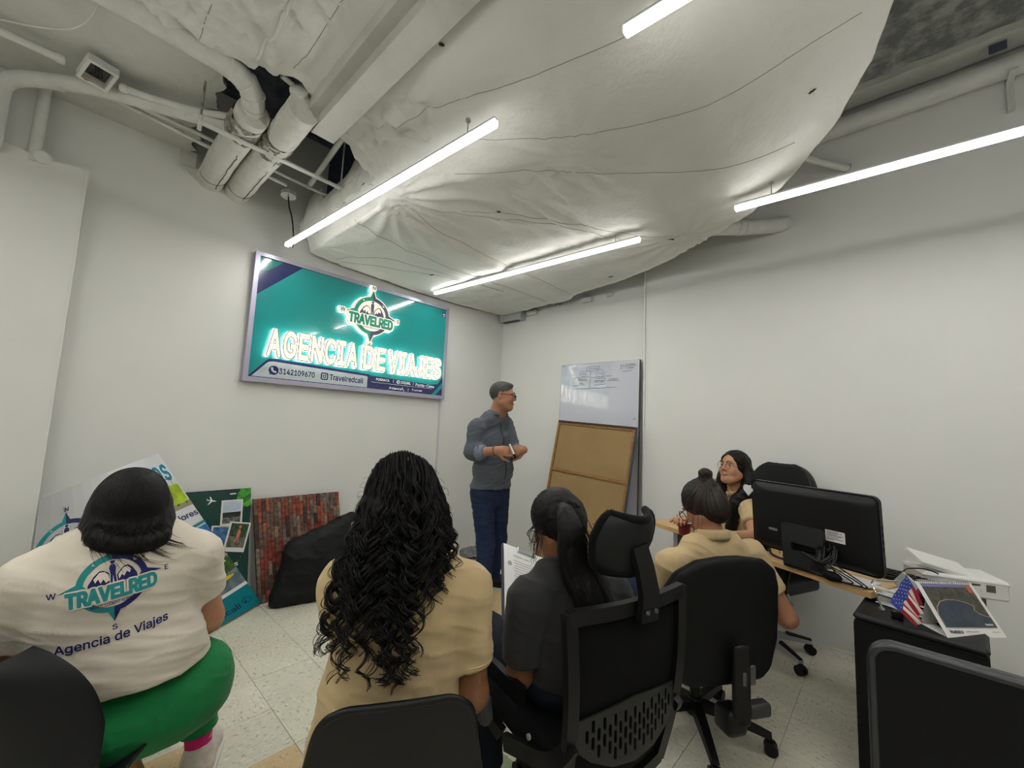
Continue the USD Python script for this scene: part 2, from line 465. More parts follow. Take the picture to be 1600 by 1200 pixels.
# parallel conduits under the soffit
t = pipe_thing('conduit', 'thin white conduit along the ceiling leading into the empty junction box', 'conduit', [(0.52, -6.5, 3.165), (0.53, -3.88, 3.165)], 0.020)
part(t, 'coupling_ring', ring((0.53, -3.90, 3.165), (0, 1, 0), 0.020, 0.03, 0.005), PIPE)
t = pipe_thing('conduit', 'thin white conduit running from the junction box to the two wrapped ducts', 'conduit', [(0.55, -3.68, 3.15), (0.66, -3.4, 3.14), (0.80, -3.22, 3.13), (0.95, -3.02, 3.13)], 0.019)
part(t, 'coupling_ring', ring((0.555, -3.66, 3.15), (0.3, 1, 0), 0.019, 0.03, 0.005), PIPE)
t = pipe_thing('drain_pipe', 'white drain pipe with a bend over the top of the left wall lining', 'pipe', [(0.17, -4.11, 2.74), (0.17, -4.11, 3.0), (0.172, -4.105, 3.08), (0.20, -4.07, 3.125), (0.27, -3.98, 3.145), (0.42, -3.78, 3.148), (0.56, -3.50, 3.14), (0.72, -3.22, 3.12), (0.86, -2.97, 3.11)], 0.040)
part(t, 'coupling_ring', ring((0.33, -3.90, 3.147), (0.5, 1, 0), 0.040, 0.012, 0.004), PIPE)
t = pipe_thing('conduit', 'upper one of the two thinnest white conduits that dive towards the sign corner', 'conduit', [(0.42, -3.72, 3.175), (0.43, -3.30, 3.15), (0.44, -2.60, 3.11), (0.45, -2.40, 3.10)], 0.013)
part(t, 'coupling_ring', ring((0.425, -3.62, 3.17), (0, 1, 0), 0.013, 0.03, 0.003), PIPE)
t = pipe_thing('conduit', 'lower one of the two thinnest white conduits, ending at the round ceiling box', 'conduit', [(0.37, -3.70, 3.17), (0.37, -3.30, 3.13), (0.37, -2.76, 3.09)], 0.013)
part(t, 'coupling_ring', ring((0.37, -3.4, 3.14), (0, 1, 0), 0.013, 0.03, 0.003), PIPE)
# hanging steel strut
t = thing('ceiling_strut', 'flat white steel strut crossing under the ducts, hung on a thin rod', 'strut', (0.85, -3.4, 3.0))
part(t, 'bar', put(cbox(0.035, 0.95, 0.014, 0.003), frame_of((0.845, -2.95, 2.985), (1, 0.02, 0), Y=(-0.02, 1, 0.0))), PIPE, False)
part(t, 'rod', cyl((0.86, -3.36, 2.96), (0.86, -3.36, 3.60), 0.006, 8), GRIME)
part(t, 'rod', cyl((0.84, -2.56, 2.95), (0.84, -2.56, 3.78), 0.006, 8), PIPE)
part(t, 'rod_sleeve', cyl((0.86, -3.36, 2.935), (0.86, -3.36, 3.02), 0.010, 10), PIPE)
pipe_thing('cross_pipe', 'slanting white pipe in the dark opening above the sign', 'pipe', [(0.40, -2.62, 3.13), (1.30, -2.72, 3.13)], 0.018)
pipe_thing('cross_pipe', 'long white conduit behind the ragged fabric above the sign', 'pipe', [(1.27, -3.1, 3.20), (1.10, -2.40, 3.16)], 0.014)
# empty junction box
t = thing('junction_box', 'open square white junction box frame under the ceiling with black wires inside', 'junction box', (0.56, -3.78, 3.1))
jm = frame_of((0.585, -3.765, 3.15), (0.92, 0.25, 0.28), Y=(-0.24, 0.96, 0.0)) @ np.diag([0.72, 0.72, 0.8, 1.0])
o_, i_ = rrect(-0.105, 0.105, -0.085, 0.085, 0.004), rrect(-0.082, 0.082, -0.064, 0.064, 0.003)
part(t, 'frame', prism(o_.difference(i_), 0.055, jm @ trimesh.transformations.translation_matrix([0, 0, -0.03])), PIPE, False)
part(t, 'back_plate', put(box(-0.09, 0.09, -0.07, 0.07, 0.035, 0.038), jm), mat('box_inside', (0.12, 0.12, 0.115), 0.8), False)
wires = [tube(put(trimesh.Trimesh(spline(np.array([(-0.07, -0.02 + 0.02 * k, 0.03), (-0.02, 0.02 * k - 0.01, 0.0), (0.02, -0.02 + 0.015 * k, 0.012), (0.06, 0.03 * k - 0.03, 0.03)]), 20), [[0, 1, 2]], process=False), jm).vertices, 0.0035, 6) for k in range(3)]
part(t, 'wire', cat_(*wires), BLACKCABLE)
part(t, 'knockout', put(trimesh.creation.cylinder(0.02, 0.006, sections=20), jm @ trimesh.transformations.translation_matrix([-0.07, -0.04, -0.032])), mat('rust', (0.25, 0.2, 0.15), 0.8))
# round ceiling box with the cable of the lamp
t = thing('round_box', 'round white ceiling outlet box with a black cable hanging from it', 'outlet box', (0.30, -2.72, 3.06))
part(t, 'box_disc', put(trimesh.creation.cylinder(0.052, 0.03, sections=32), frame_of((0.30, -2.72, 3.06), (1, 0, 0.1), Y=(0, 1, 0))), PIPE, 40)
part(t, 'screw', put(trimesh.creation.cylinder(0.006, 0.006, sections=10), frame_of((0.33, -2.73, 3.044), (1, 0, 0), Y=(0, 1, 0))), STEEL)
part(t, 'cable', tube(spline([(0.30, -2.72, 3.05), (0.30, -2.71, 2.98), (0.315, -2.69, 2.90), (0.33, -2.675, 2.80), (0.325, -2.66, 2.70), (0.29, -2.655, 2.672), (0.262, -2.65, 2.69)], 40), 0.005, 7), BLACKCABLE)
# column duct on the left wall above the lining
t = thing('wall_column', 'grey boxed column between two white pipes above the left wall lining', 'column', (0.02, -4.05, 2.8))
part(t, 'box_face', box(0.0, 0.10, -4.30, -3.985, 2.75, 3.22), WALL2, False)
part(t, 'corner_pipe', cyl((0.10, -3.965, 2.75), (0.10, -3.965, 3.22), 0.026, 16), PIPE)
# the cable sagging under the soffit
lone('sagging_cable', tube(spline([(0.42, -4.6, 3.20), (0.56, -4.2, 3.17), (0.70, -3.98, 3.165), (0.82, -3.86, 3.17), (0.96, -3.80, 3.20), (1.02, -3.79, 3.222)], 40), 0.004, 7), PIPE, 'thin white cable drooping in a bow below the plaster ceiling', 'cable')
lone('dark_void_panel', box(0.05, 1.2, -2.35, -2.31, 3.12, 3.76), mat('void_darkness', (0.035, 0.045, 0.075), 0.8, 0.2), 'dark sheet painted as the bluish darkness deep inside the opening above the sign', 'panel')  # dark blue colour stands in for the shade deep in the opening

# right wall services
t = thing('wall_pipe', 'thick white pipe running along the top of the right wall', 'pipe', (2.6, -0.175, 3.60))
part(t, 'pipe_run', tube([(2.2, -0.175, 3.60), (6.2, -0.175, 3.60)], 0.062, 24), PIPE, 50)
for k in range(2):
    x_ = 4.18 + 1.4 * k
    part(t, 'hanger', cat_(box(x_, x_ + 0.03, -0.125, -0.088, 3.36, 3.62), box(x_, x_ + 0.03, -0.25, -0.09, 3.53, 3.537)), PIPE, False)
part(t, 'tag', put(cbox(0.07, 0.004, 0.05, 0.001), frame_of((4.14, -0.262, 3.69), (1, 0, 0), Y=(0, 1, 0.2))), mat('tag_blue', (0.04, 0.05, 0.09), 0.5), False)
t = pipe_thing('stub_pipe', 'short slanting white pipe from the fabric edge into the right wall', 'pipe', [(3.12, -0.42, 3.40), (3.46, -0.085, 3.31)], 0.024)
part(t, 'escutcheon', ring((3.45, -0.10, 3.313), (0.7, 0.7, -0.2), 0.024, 0.014, 0.008), PIPE)
t = pipe_thing('stub_duct', 'short white duct entering the right wall just under the fabric', 'duct', [(2.58, -0.60, 2.93), (2.72, -0.46, 2.955), (2.82, -0.36, 2.965), (3.06, -0.08, 3.03)], 0.058)
for q in ((2.80, -0.38, 2.963), (2.835, -0.345, 2.968)):
    part(t, 'coupling_ring', ring(q, (0.7, 0.7, 0.1), 0.058, 0.012, 0.005), DUCT)
# grey box and brackets on the ledge of the back wall
t = thing('wall_box', 'small grey metal box high in the corner beside the fabric', 'electrical box', (0.20, -0.07, 2.66))
part(t, 'body', put(cbox(0.36, 0.12, 0.15, 0.006), frame_of((0.20, -0.062, 2.742), (1, 0, 0), Y=(0, 1, 0))), mat('grey_box', (0.42, 0.44, 0.43), 0.5), False)
part(t, 'lid', put(cbox(0.37, 0.13, 0.03, 0.004), frame_of((0.20, -0.064, 2.825), (1, 0, 0), Y=(0, 1, 0))), mat('grey_box', None), False)
part(t, 'slot', box(0.06, 0.32, -0.105, -0.05, 2.662, 2.668), SEAM, False)
for k, (x_, z_) in enumerate(((0.47, 2.77), (1.22, 2.79))):
    t = thing('ledge_bracket', ('small white bracket on the wall ledge right beside the grey box', 'small white bracket on the wall ledge above the whiteboard')[k], 'bracket', (x_, -0.03, z_))
    part(t, 'strap', box(x_ - 0.02, x_ + 0.02, -0.034, -0.022, z_ - 0.03, 2.98), PIPE, False)
    part(t, 'foot', put(cbox(0.12, 0.05, 0.05, 0.004), frame_of((x_ + 0.04, -0.05, z_ - 0.035), (1, 0, 0), Y=(0, 1, 0))), PIPE, False)
for k, x_ in enumerate((0.86, 1.52)):
    lone('anchor', put(cbox(0.07, 0.03, 0.028, 0.006), frame_of((x_, -0.037, 2.765), (1, 0, 0.1), Y=(0, 1, 0))), PIPE, ('plaster lump on the ledge left of the whiteboard', 'plaster lump on the ledge near the trim strip')[k], 'anchor')

# ================================================================= the white fabric membrane under the ceiling
FABRIC = mat('membrane', (0.74, 0.745, 0.71), 0.55, 0.3, var=(1.2, (0.66, 0.66, 0.61), 0.4, 0.65), bump=(30.0, 0.0035), trans=0.10)


def smooth(a, b, x):
    t = np.clip((x - a) / (b - a), 0, 1)
    return t * t * (3 - 2 * t)


def fabric_height(x, y):
    """Height of the membrane above the floor: flat in the middle, rising towards the right edge and the beam on the left."""
    prof = PchipInterpolator([-7.5, -4.2, -3.55, -3.2, -3.02, -2.965, -2.90, -2.78, -2.74, -2.62, -2.44, -2.2, -1.2, -0.3, 0.1][:],
                             [3.16, 3.15, 3.13, 3.14, 3.17, 3.15, 3.13, 3.10, 3.05, 2.95, 2.835, 2.79, 2.765, 2.79, 2.81][:])(y)
    low = 2.79 - 0.025 * np.sin(np.clip((y + 2.5) / 2.4, 0, 1) * np.pi)
    w = smooth(1.12, 1.36, x)
    z = np.where(y < -2.46, prof, low * (1 - w) + prof * w)
    # right part lifts towards the edge
    z = z + 0.27 * smooth(2.95, 3.75, x) * smooth(-0.6, -1.5, y)
    # the tray over the crease along x = 1.18: a small step
    z = z - 0.035 * smooth(1.26, 1.16, x) * smooth(-2.6, -2.3, y)
    z = z + 0.02 * np.exp(-((x - 1.19) / 0.025) ** 2) * smooth(-2.6, -2.2, y)
    z = z + 0.012 * np.exp(-((x - 0.86) / 0.03) ** 2) * smooth(-2.6, -2.2, y)
    return z


def fabric_wrinkle(x, y):
    w = np.zeros_like(x)
    # star folds round the pinned points
    for (cx, cy, a, n, rr, ph) in ((2.42, -2.03, 0.011, 15, 0.42, 0.3), (1.74, -1.89, 0.004, 7, 0.3, 1.0), (1.30, -2.40, 0.026, 17, 0.95, 0.7), (2.55, -0.80, 0.012, 15, 0.55, 2.0), (0.25, -2.42, 0.010, 9, 0.35, 1.1)):
        dx, dy = x - cx, y - cy
        r = np.hypot(dx, dy)
        th = np.arctan2(dy, dx)
        wob = fbm(np.c_[dx.ravel() * 3, dy.ravel() * 3, np.zeros(x.size)], 2, 21).reshape(x.shape)
        w += a * np.abs(np.sin(th * n / 2 + ph + 1.3 * wob)) * np.exp(-(r / rr) ** 2) * smooth(0.0, 0.10, r)
    # long tension folds along y on the sides
    u = np.c_[x.ravel() * 9, y.ravel() * 1.1, np.zeros(x.size)]
    ridg = 1 - np.abs(fbm(u, 3, 5)).reshape(x.shape)
    w += 0.022 * ridg ** 4 * smooth(1.4, 1.9, x) * smooth(-2.3, -1.9, y) * smooth(2.5, 2.0, x) * smooth(-0.4, -1.2, y)
    # crumpled slope beside the beam
    c1 = fbm(np.c_[x.ravel() * 5, y.ravel() * 9, np.zeros(x.size)], 4, 31).reshape(x.shape)
    w += 0.065 * (1 - np.abs(c1)) ** 3 * smooth(-2.76, -2.68, y) * smooth(-2.40, -2.52, y) * smooth(2.6, 1.4, x)
    # soft cross folds on the strip left of the beam
    c2 = fbm(np.c_[x.ravel() * 9 + y.ravel() * 5, y.ravel() * 2.0, np.zeros(x.size)], 3, 41).reshape(x.shape)
    w += 0.045 * (1 - np.abs(c2)) ** 3 * smooth(-3.0, -3.1, y)
    c3 = fbm(np.c_[x.ravel() * 4 + y.ravel() * 16, y.ravel() * 5, np.full(x.size, 3.3)], 3, 43).reshape(x.shape)
    w += 0.028 * (1 - np.abs(c3)) ** 4 * smooth(-3.0, -3.15, y)
    # general unevenness
    w += 0.010 * fbm(np.c_[x.ravel() * 2.2, y.ravel() * 2.2, np.zeros(x.size)], 3, 51).reshape(x.shape)
    w += 0.003 * fbm(np.c_[x.ravel() * 14, y.ravel() * 10, np.zeros(x.size)], 3, 61).reshape(x.shape)
    return w


outline = Polygon([(0.06, -0.14), (0.6, -0.17), (1.14, -0.20), (1.71, -0.27), (2.1, -0.40), (2.42, -0.55), (2.87, -0.85), (3.05, -0.99), (3.17, -1.08), (3.32, -1.20), (3.47, -1.32), (3.60, -1.52), (3.68, -1.80), (3.75, -2.2), (3.85, -3.0), (3.9, -5.0), (3.9, -6.9),
                   (1.20, -6.9), (1.20, -3.42), (1.22, -3.24), (1.30, -3.10), (1.34, -3.02), (1.30, -2.94), (1.20, -2.86), (1.22, -2.78), (1.20, -2.66), (1.22, -2.54), (1.10, -2.52), (0.06, -2.53)]).buffer(0)
hgrid = 0.02
gx, gy = np.arange(0.0, 4.0, hgrid), np.arange(-7.0, 0.02, hgrid)
ok = lambda X, Y: __import__('shapely').contains_xy(outline, X, Y)
GX, GY = np.meshgrid(gx, gy, indexing='ij')
inside = ok(GX[:-1, :-1] + hgrid / 2, GY[:-1, :-1] + hgrid / 2)
ids = np.arange(GX.size).reshape(GX.shape)
q = np.stack([ids[:-1, :-1], ids[1:, :-1], ids[1:, 1:], ids[:-1, 1:]], -1)[inside]
use = np.unique(q)
remap = np.full(GX.size, -1)
remap[use] = np.arange(len(use))
xy = np.c_[GX.ravel()[use], GY.ravel()[use]]
cnt = np.zeros(len(use), int)
np.add.at(cnt, remap[q].ravel(), 1)
rim = np.where(cnt < 4)[0]
bd = outline.exterior
for i in rim:
    p_ = bd.interpolate(bd.project(Point(xy[i])))
    xy[i] = (p_.x, p_.y)
rag = fbm(np.c_[xy[rim] * 30, np.zeros(len(rim))], 3, 77)
zz = fabric_height(xy[:, 0], xy[:, 1]) + fabric_wrinkle(xy[:, 0], xy[:, 1])
zz[rim] += -0.008 + 0.008 * rag
fq = remap[q]
mem = trimesh.Trimesh(np.c_[xy, zz], np.vstack([fq[:, [0, 2, 1]], fq[:, [0, 3, 2]]]), process=False)
mb = thing('ceiling_membrane', 'large wrinkled white fabric membrane hung under the ceiling behind the light tubes', 'fabric cover', (1.8, -1.4, 2.78))
part(mb, 'fabric_sheet', mem, FABRIC, True)


def fz(x, y):
    x, y = np.atleast_1d(np.asarray(x, float)), np.atleast_1d(np.asarray(y, float))
    return fabric_height(x, y) + fabric_wrinkle(x, y)


# drop side towards the sign corner: hangs up from the sheet to the dark opening
dxs, dzs = np.linspace(0.05, 1.24, 90), np.linspace(0, 1, 34)
DX, DZ = np.meshgrid(dxs, dzs, indexing='ij')
top = np.interp(dxs, [0.05, 0.12, 0.16, 0.40, 0.45, 0.80, 0.95, 1.24], [3.02, 3.02, 3.15, 3.17, 3.06, 3.09, 3.17, 3.13])
bot = fz(dxs, np.full(90, -2.52)) - 0.012
dz_ = bot[:, None] + (top - bot)[:, None] * DZ
dy_ = -2.525 - 0.02 * np.sin(DZ * 3.1) + 0.010 * fbm(np.c_[DX.ravel() * 7, DZ.ravel() * 2, DZ.ravel() * 0], 3, 88).reshape(DX.shape)
ii = np.arange(DX.size).reshape(DX.shape)
qq = np.stack([ii[:-1, :-1], ii[1:, :-1], ii[1:, 1:], ii[:-1, 1:]], -1).reshape(-1, 4)
part(mb, 'drop_side', trimesh.Trimesh(np.c_[DX.ravel(), dy_.ravel(), dz_.ravel()], np.vstack([qq[:, [0, 1, 2]], qq[:, [0, 2, 3]]]), process=False), FABRIC, True)

# stitched seams, each a thin dark line on the sheet
def seam(pts, r=0.0013, gaps=0.0):
    p_ = np.asarray(pts, float)
    s_ = spline(np.c_[p_, np.zeros(len(p_))], 70)[:, :2]
    s_ += 0.004 * fbm(np.c_[s_ * 4, np.zeros(len(s_))], 2, 6)[:, None]
    return tube(np.c_[s_, fz(s_[:, 0], s_[:, 1]) - 0.001], r, 5)


SEAMS = [[(2.05, -2.46), (2.25, -2.32), (2.52, -2.17), (3.05, -1.97), (3.58, -1.80)], [(1.8, -2.32), (2.1, -2.15), (2.6, -1.76), (3.30, -1.36)], [(1.55, -2.05), (1.79, -1.82), (2.22, -1.21), (2.39, -0.97), (2.57, -0.86)],
         [(1.48, -2.66), (1.84, -2.62), (2.46, -2.52), (2.97, -2.44), (3.6, -2.38)], [(0.12, -2.2), (0.35, -1.9), (0.62, -1.4), (0.75, -0.8)], [(0.12, -2.25), (0.52, -2.0), (0.66, -1.5), (0.73, -0.85)], [(0.86, -2.45), (0.80, -1.9), (0.83, -1.2), (0.9, -0.3)], [(1.30, -2.35), (1.22, -1.9), (1.215, -1.1), (1.20, -0.25)], [(1.4, -2.2), (1.6, -1.95), (2.0, -1.45), (2.2, -1.05)]]
for s_ in SEAMS:
    part(mb, 'seam', seam(s_), mat('seam_grey', (0.30, 0.30, 0.28), 0.9), True)
for y_, x0, x1 in ((-3.22, 1.28, 3.6), (-3.07, 1.36, 3.6), (-3.45, 1.25, 3.6)):
    xs = np.linspace(x0, x1, 120)
    part(mb, 'seam', tube(np.c_[xs, np.full(120, y_) + 0.006 * fbm(np.c_[xs * 3, xs * 0, xs * 0 + y_], 3, 3), fz(xs, np.full(120, y_)) - 0.002], 0.0016 if y_ != -3.22 else 0.010, 6), FABRIC if y_ == -3.22 else mat('seam_grey', None), True)
# small tears
TEAR = mat('tear_dark', (0.03, 0.03, 0.03), 0.9)
for (x_, y_, a_, s_) in ((2.48, -0.86, 0.1, 0.05), (1.74, -1.89, 1.2, 0.03), (1.76, -0.44, 0.3, 0.05), (0.55, -1.55, 0.5, 0.045), (2.20, -2.74, 0.4, 0.03), (1.95, -2.78, 0.6, 0.03), (1.62, -2.79, 0.5, 0.028), (3.40, -1.60, 0.2, 0.03), (2.95, -2.95, 0.4, 0.012)):
    pts = np.array([[t * s_ * math.cos(a_), t * s_ * math.sin(a_) + 0.006 * ((k % 2) - 0.5)] for k, t in enumerate(np.linspace(-0.5, 0.5, 7))]) + [x_, y_]
    part(mb, 'tear', tube(np.c_[pts, fz(pts[:, 0], pts[:, 1]) - 0.0015], np.array([0.001, 0.004, 0.006, 0.005, 0.006, 0.003, 0.001]), 5), TEAR, True)
# the torn flap where the strip meets the ducts
fl = spline([(1.30, -3.02, 3.16), (1.24, -2.98, 3.11), (1.22, -2.96, 3.06), (1.25, -2.94, 3.02)], 16)
flap = tube(fl, np.linspace(0.05, 0.012, 16), 14)
flap.vertices += 0.012 * np.c_[fbm(flap.vertices * 30, 3, 1), fbm(flap.vertices * 30, 3, 2), fbm(flap.vertices * 30, 3, 3)]
part(mb, 'torn_flap', flap, FABRIC, True)
# steel beam edge that the sheet is folded round
lone('ceiling_beam', cat_(box(1.20, 6.0, -2.905, -2.775, 3.025, 3.30), box(1.20, 6.0, -2.96, -2.905, 3.085, 3.30)), PAINTED, 'straight boxed beam edge between two strips of the ceiling fabric', 'beam')

# ================================================================= linear lamps
LEDM = emit('led_glow', LED_COLOR, LED_STRENGTH)
LEDS = emit('led_side_glow', LED_COLOR, LED_SIDE)
ALU = mat('lamp_aluminium', (0.75, 0.76, 0.77), 0.35, 0.5, 0.2)
LL = 2.16
lm = thing('linear_light', 'long white linear light in front of the sign, reaching to the dark ceiling opening', 'linear light', (1.305, -2.60, 2.70), 'linear lights')
lm.prim.GetAttribute('xformOp:translate').Set(Gf.Vec3d(1.305, -2.618, 2.70))
lm.base = np.zeros(3)
part(lm, 'housing', put(cbox(LL, 0.028, 0.012, 0.002), trimesh.transformations.translation_matrix([0, 0, 0.019])), ALU, False)
part(lm, 'diffuser', put(cbox(LL - 0.004, 0.028, 0.026, 0.002), trimesh.transformations.translation_matrix([0, 0, 0.0])), LEDS, False)
part(lm, 'lens', box(-LL / 2 + 0.004, LL / 2 - 0.004, -0.013, 0.013, -0.0150, -0.0131), LEDM, False)
for s_ in (-1, 1):
    part(lm, 'end_cap', put(cbox(0.004, 0.027, 0.025, 0.001), trimesh.transformations.translation_matrix([s_ * (LL / 2 - 0.001), 0, 0.002])), LEDS, False)
    part(lm, 'hanger', cat_(cyl((s_ * 0.9, 0, 0.024), (s_ * 0.9, 0, 0.10), 0.003, 6), put(trimesh.creation.cylinder(0.012, 0.012, sections=14), trimesh.transformations.translation_matrix([s_ * 0.9, 0, 0.095]))), STEEL)
UsdGeom.Xformable(lm.prim).AddRotateZOp().Set(3.1)
for (x_, y_, lab) in ((1.30, -1.208, 'long white linear light right of the sign, over the standing man'), (4.06, -1.125, 'long white linear light along the right wall, running out of the picture'), (4.08, -2.52, 'white linear light overhead at the top edge of the picture'),
                      (2.05, -4.35, 'added unseen linear light behind the camera'), (4.2, -3.95, 'added unseen linear light above and behind the camera'), (4.2, -5.4, 'added unseen linear light at the rear of the room'), (1.4, -5.5, 'added unseen linear light at the rear left of the room')):  # lamps on this line are added out of view to light the people in front
    copy_of(lm, 'linear_light', (x_, y_, 2.70 if y_ > -3 else 2.72), 3.1, lab)

# ================================================================= the compass logo as flat shapes (unit radius)
def arc_band(r0, r1, a0, a1, n=48):
    a = np.radians(np.linspace(a0, a1, n))
    return Polygon(np.vstack([np.c_[r1 * np.cos(a), r1 * np.sin(a)], np.c_[r0 * np.cos(a), r0 * np.sin(a)][::-1]]))


def logo_shapes(letters=True):
    """[(shape, 'teal' | 'navy' | 'cream')] of the compass emblem with its banner of lettering."""
    left, right = sbox(-3, -3, 0, 3), sbox(0, -3, 3, 3)
    ringt = arc_band(0.80, 0.99, 4, 176)
    ringb = arc_band(0.80, 0.99, 212, 328)
    spikes = unary_union([Polygon([(-0.20, 0.86), (0, 1.36), (0.20, 0.86)]), Polygon([(-0.22, -0.84), (0, -1.38), (0.22, -0.84)]), Polygon([(-0.98, 0.20), (-1.42, 0.0), (-0.70, 0.02), (-0.80, 0.14)]), Polygon([(0.98, 0.20), (1.42, 0.0), (0.70, 0.02), (0.80, 0.14)])])
    whole = unary_union([ringt, ringb, spikes])
    notch = unary_union([Polygon([(0.55, 0.75), (0.70, 0.62), (0.60, 0.60)]), Polygon([(-0.52, 0.80), (-0.44, 0.70), (-0.56, 0.72)])])
    whole = whole.difference(notch)
    hill = Polygon([(-0.68, 0.02), (-0.66, 0.12), (-0.50, 0.38), (-0.36, 0.50), (-0.26, 0.50), (-0.12, 0.40), (-0.05, 0.22), (0.06, 0.20), (0.16, 0.34), (0.30, 0.50), (0.42, 0.52), (0.54, 0.40), (0.66, 0.16), (0.68, 0.02)])
    snow = unary_union([Polygon([(-0.52, 0.28), (-0.36, 0.46), (-0.22, 0.45), (-0.12, 0.33), (-0.10, 0.14), (-0.20, 0.08), (-0.26, 0.22), (-0.34, 0.10), (-0.40, 0.26), (-0.48, 0.14)]),
                        Polygon([(0.14, 0.26), (0.30, 0.46), (0.40, 0.47), (0.50, 0.34), (0.46, 0.22), (0.38, 0.30), (0.30, 0.16), (0.24, 0.24), (0.16, 0.10)])])
    man = unary_union([Polygon([(-0.085, 0.02), (-0.07, 0.34), (-0.10, 0.56), (-0.06, 0.66), (0.05, 0.66), (0.085, 0.56), (0.07, 0.34), (0.10, 0.02), (0.03, 0.02), (0.0, 0.30), (-0.02, 0.02)]), Point(0, 0.73).buffer(0.06), sbox(-0.075, 0.75, 0.075, 0.775)])
    out = [(whole.intersection(left), 'teal'), (whole.intersection(right), 'navy'), (hill, 'navy'), (snow, 'cream'), (man.buffer(0.025), 'cream'), (man, 'navy')]
    w = text_poly('TRAVELRED', 1.0)
    w = fit(w, -1.22, -0.52, 2.44, 0.50)
    out += [(w.buffer(0.075).difference(sbox(-3, -3, -9, 3)), 'cream'), (w.buffer(0.025), 'teal')]
    if letters:
        for ch, (x, y) in (('N', (0.0, 1.50)), ('S', (0.0, -1.55)), ('W', (-1.56, 0.02)), ('E', (1.54, 0.02))):
            g = text_poly(ch, 0.18)
            c = g.centroid
            out.append((affinity.translate(g, x - c.x, y - c.y), 'navy'))
    return out


LOGO = logo_shapes()
SLOGAN = text_poly('MOVILIZANDO SUEÑOS', 1.0, bold=True)


def flat(poly, depth=0.0):
    """Front-facing triangles of a flat shape."""
    ms = []
    for g in getattr(poly, 'geoms', [poly]):
        if g.geom_type == 'Polygon' and g.area > 1e-10:
            v, f = trimesh.creation.triangulate_polygon(g, engine='earcut')
            ms.append(trimesh.Trimesh(np.c_[v, np.zeros(len(v))], f, process=False))
    return cat_(*ms)


def flat_fine(poly, size):
    ms = []
    for g in getattr(poly, 'geoms', [poly]):
        if g.geom_type == 'Polygon' and g.area > 1e-10:
            # cut by a grid so that the pieces can follow a curved surface
            a, b, c, d = g.bounds
            for x in np.arange(math.floor(a / size) * size, c, size):
                strip = g.intersection(sbox(x, b - 1, x + size, d + 1))
                for s in getattr(strip, 'geoms', [strip]):
                    if s.geom_type != 'Polygon' or s.is_empty:
                        continue
                    for y in np.arange(math.floor(s.bounds[1] / size) * size, s.bounds[3], size):
                        cell = s.intersection(sbox(x - 1, y, x + 1, y + size))
                        for cc in getattr(cell, 'geoms', [cell]):
                            if cc.geom_type == 'Polygon' and cc.area > 1e-10:
                                v, f = trimesh.creation.triangulate_polygon(cc, engine='earcut')
                                if len(f):
                                    ms.append(trimesh.Trimesh(np.c_[v, np.zeros(len(v))], f, process=False))
    return cat_(*ms)


# ================================================================= the illuminated sign on the left wall
SY, SZ = -2.825, 1.63
TEALG = mat('sign_teal', srgb(30, 142, 142), 0.12, 0.5, coat=0.5)
NAVYG = mat('sign_navy', srgb(34, 42, 92), 0.15, 0.5, coat=0.5)
TEAL2 = mat('sign_teal_dark', srgb(14, 122, 112), 0.15, 0.5, coat=0.5)
GREYG = mat('sign_grey', srgb(176, 186, 190), 0.2, 0.5)
CREAMG = mat('sign_cream', srgb(236, 232, 214), 0.3, 0.5)
WHITEG = mat('sign_white', (0.85, 0.86, 0.86), 0.3, 0.5)
SIGNFRAME = mat('sign_frame', srgb(168, 166, 184), 0.35, 0.5, 0.3)
sg = thing('shop_sign', 'large teal framed sign with glowing raised letters on the left wall', 'sign', (0.0, SY + 0.94, SZ))


def sm(d):      # sign plane: u to the right, v up, towards the room by d
    M = np.eye(4)
    M[:3, 0], M[:3, 1], M[:3, 2], M[:3, 3] = (0, 1, 0), (0, 0, 1), (1, 0, 0), (d, SY, SZ)
    return M


fr = rrect(-0.005, 1.885, 0.008, 1.018, 0.002).difference(sbox(0.028, 0.046, 1.856, 0.988))
part(sg, 'frame', prism(fr, 0.058, sm(0.0)), SIGNFRAME, False)
part(sg, 'panel', prism(sbox(0.025, 0.044, 1.858, 0.990), 0.012, sm(0.030)), TEALG, False)
inner_ = sbox(0.028, 0.046, 1.856, 0.988)


def sprint(poly, material, k, name='print'):
    return part(sg, name, prism(poly.intersection(inner_), 0.0006, sm(0.042 + 0.0006 * k)), material, False)


sprint(Polygon([(0.028, 0.68), (0.346, 0.99), (0.20, 0.99), (0.10, 0.895), (0.06, 0.88), (0.028, 0.90)]), NAVYG, 1, 'navy_band')
sprint(Polygon([(0.028, 0.90), (0.06, 0.885), (0.10, 0.90), (0.20, 0.99), (0.028, 0.99)]), TEAL2, 1, 'corner_print')
sprint(Polygon([(0.028, 0.046), (0.145, 0.185), (0.165, 0.199), (0.20, 0.203), (1.0, 0.178), (1.02, 0.168), (1.70, 0.150), (1.80, 0.165), (1.856, 0.25), (1.856, 0.046)]), NAVYG, 1, 'navy_base')
sprint(Polygon([(1.72, 0.046), (1.856, 0.19), (1.856, 0.135), (1.775, 0.046)]), TEALG, 2, 'base_stripe')
sprint(Polygon([(0.053, 0.052), (0.145, 0.16), (0.165, 0.176), (0.20, 0.181), (0.985, 0.157), (0.993, 0.150), (0.993, 0.052)]), GREYG, 2, 'grey_plate')
ph = Point(0.203, 0.112).buffer(0.036, quad_segs=12).union(Polygon([(0.172, 0.078), (0.184, 0.105), (0.20, 0.08)]))
hs = LineString([(0.190, 0.127), (0.193, 0.113), (0.203, 0.103), (0.217, 0.099)]).buffer(0.0075).union(Point(0.191, 0.126).buffer(0.009)).union(Point(0.216, 0.1).buffer(0.009))
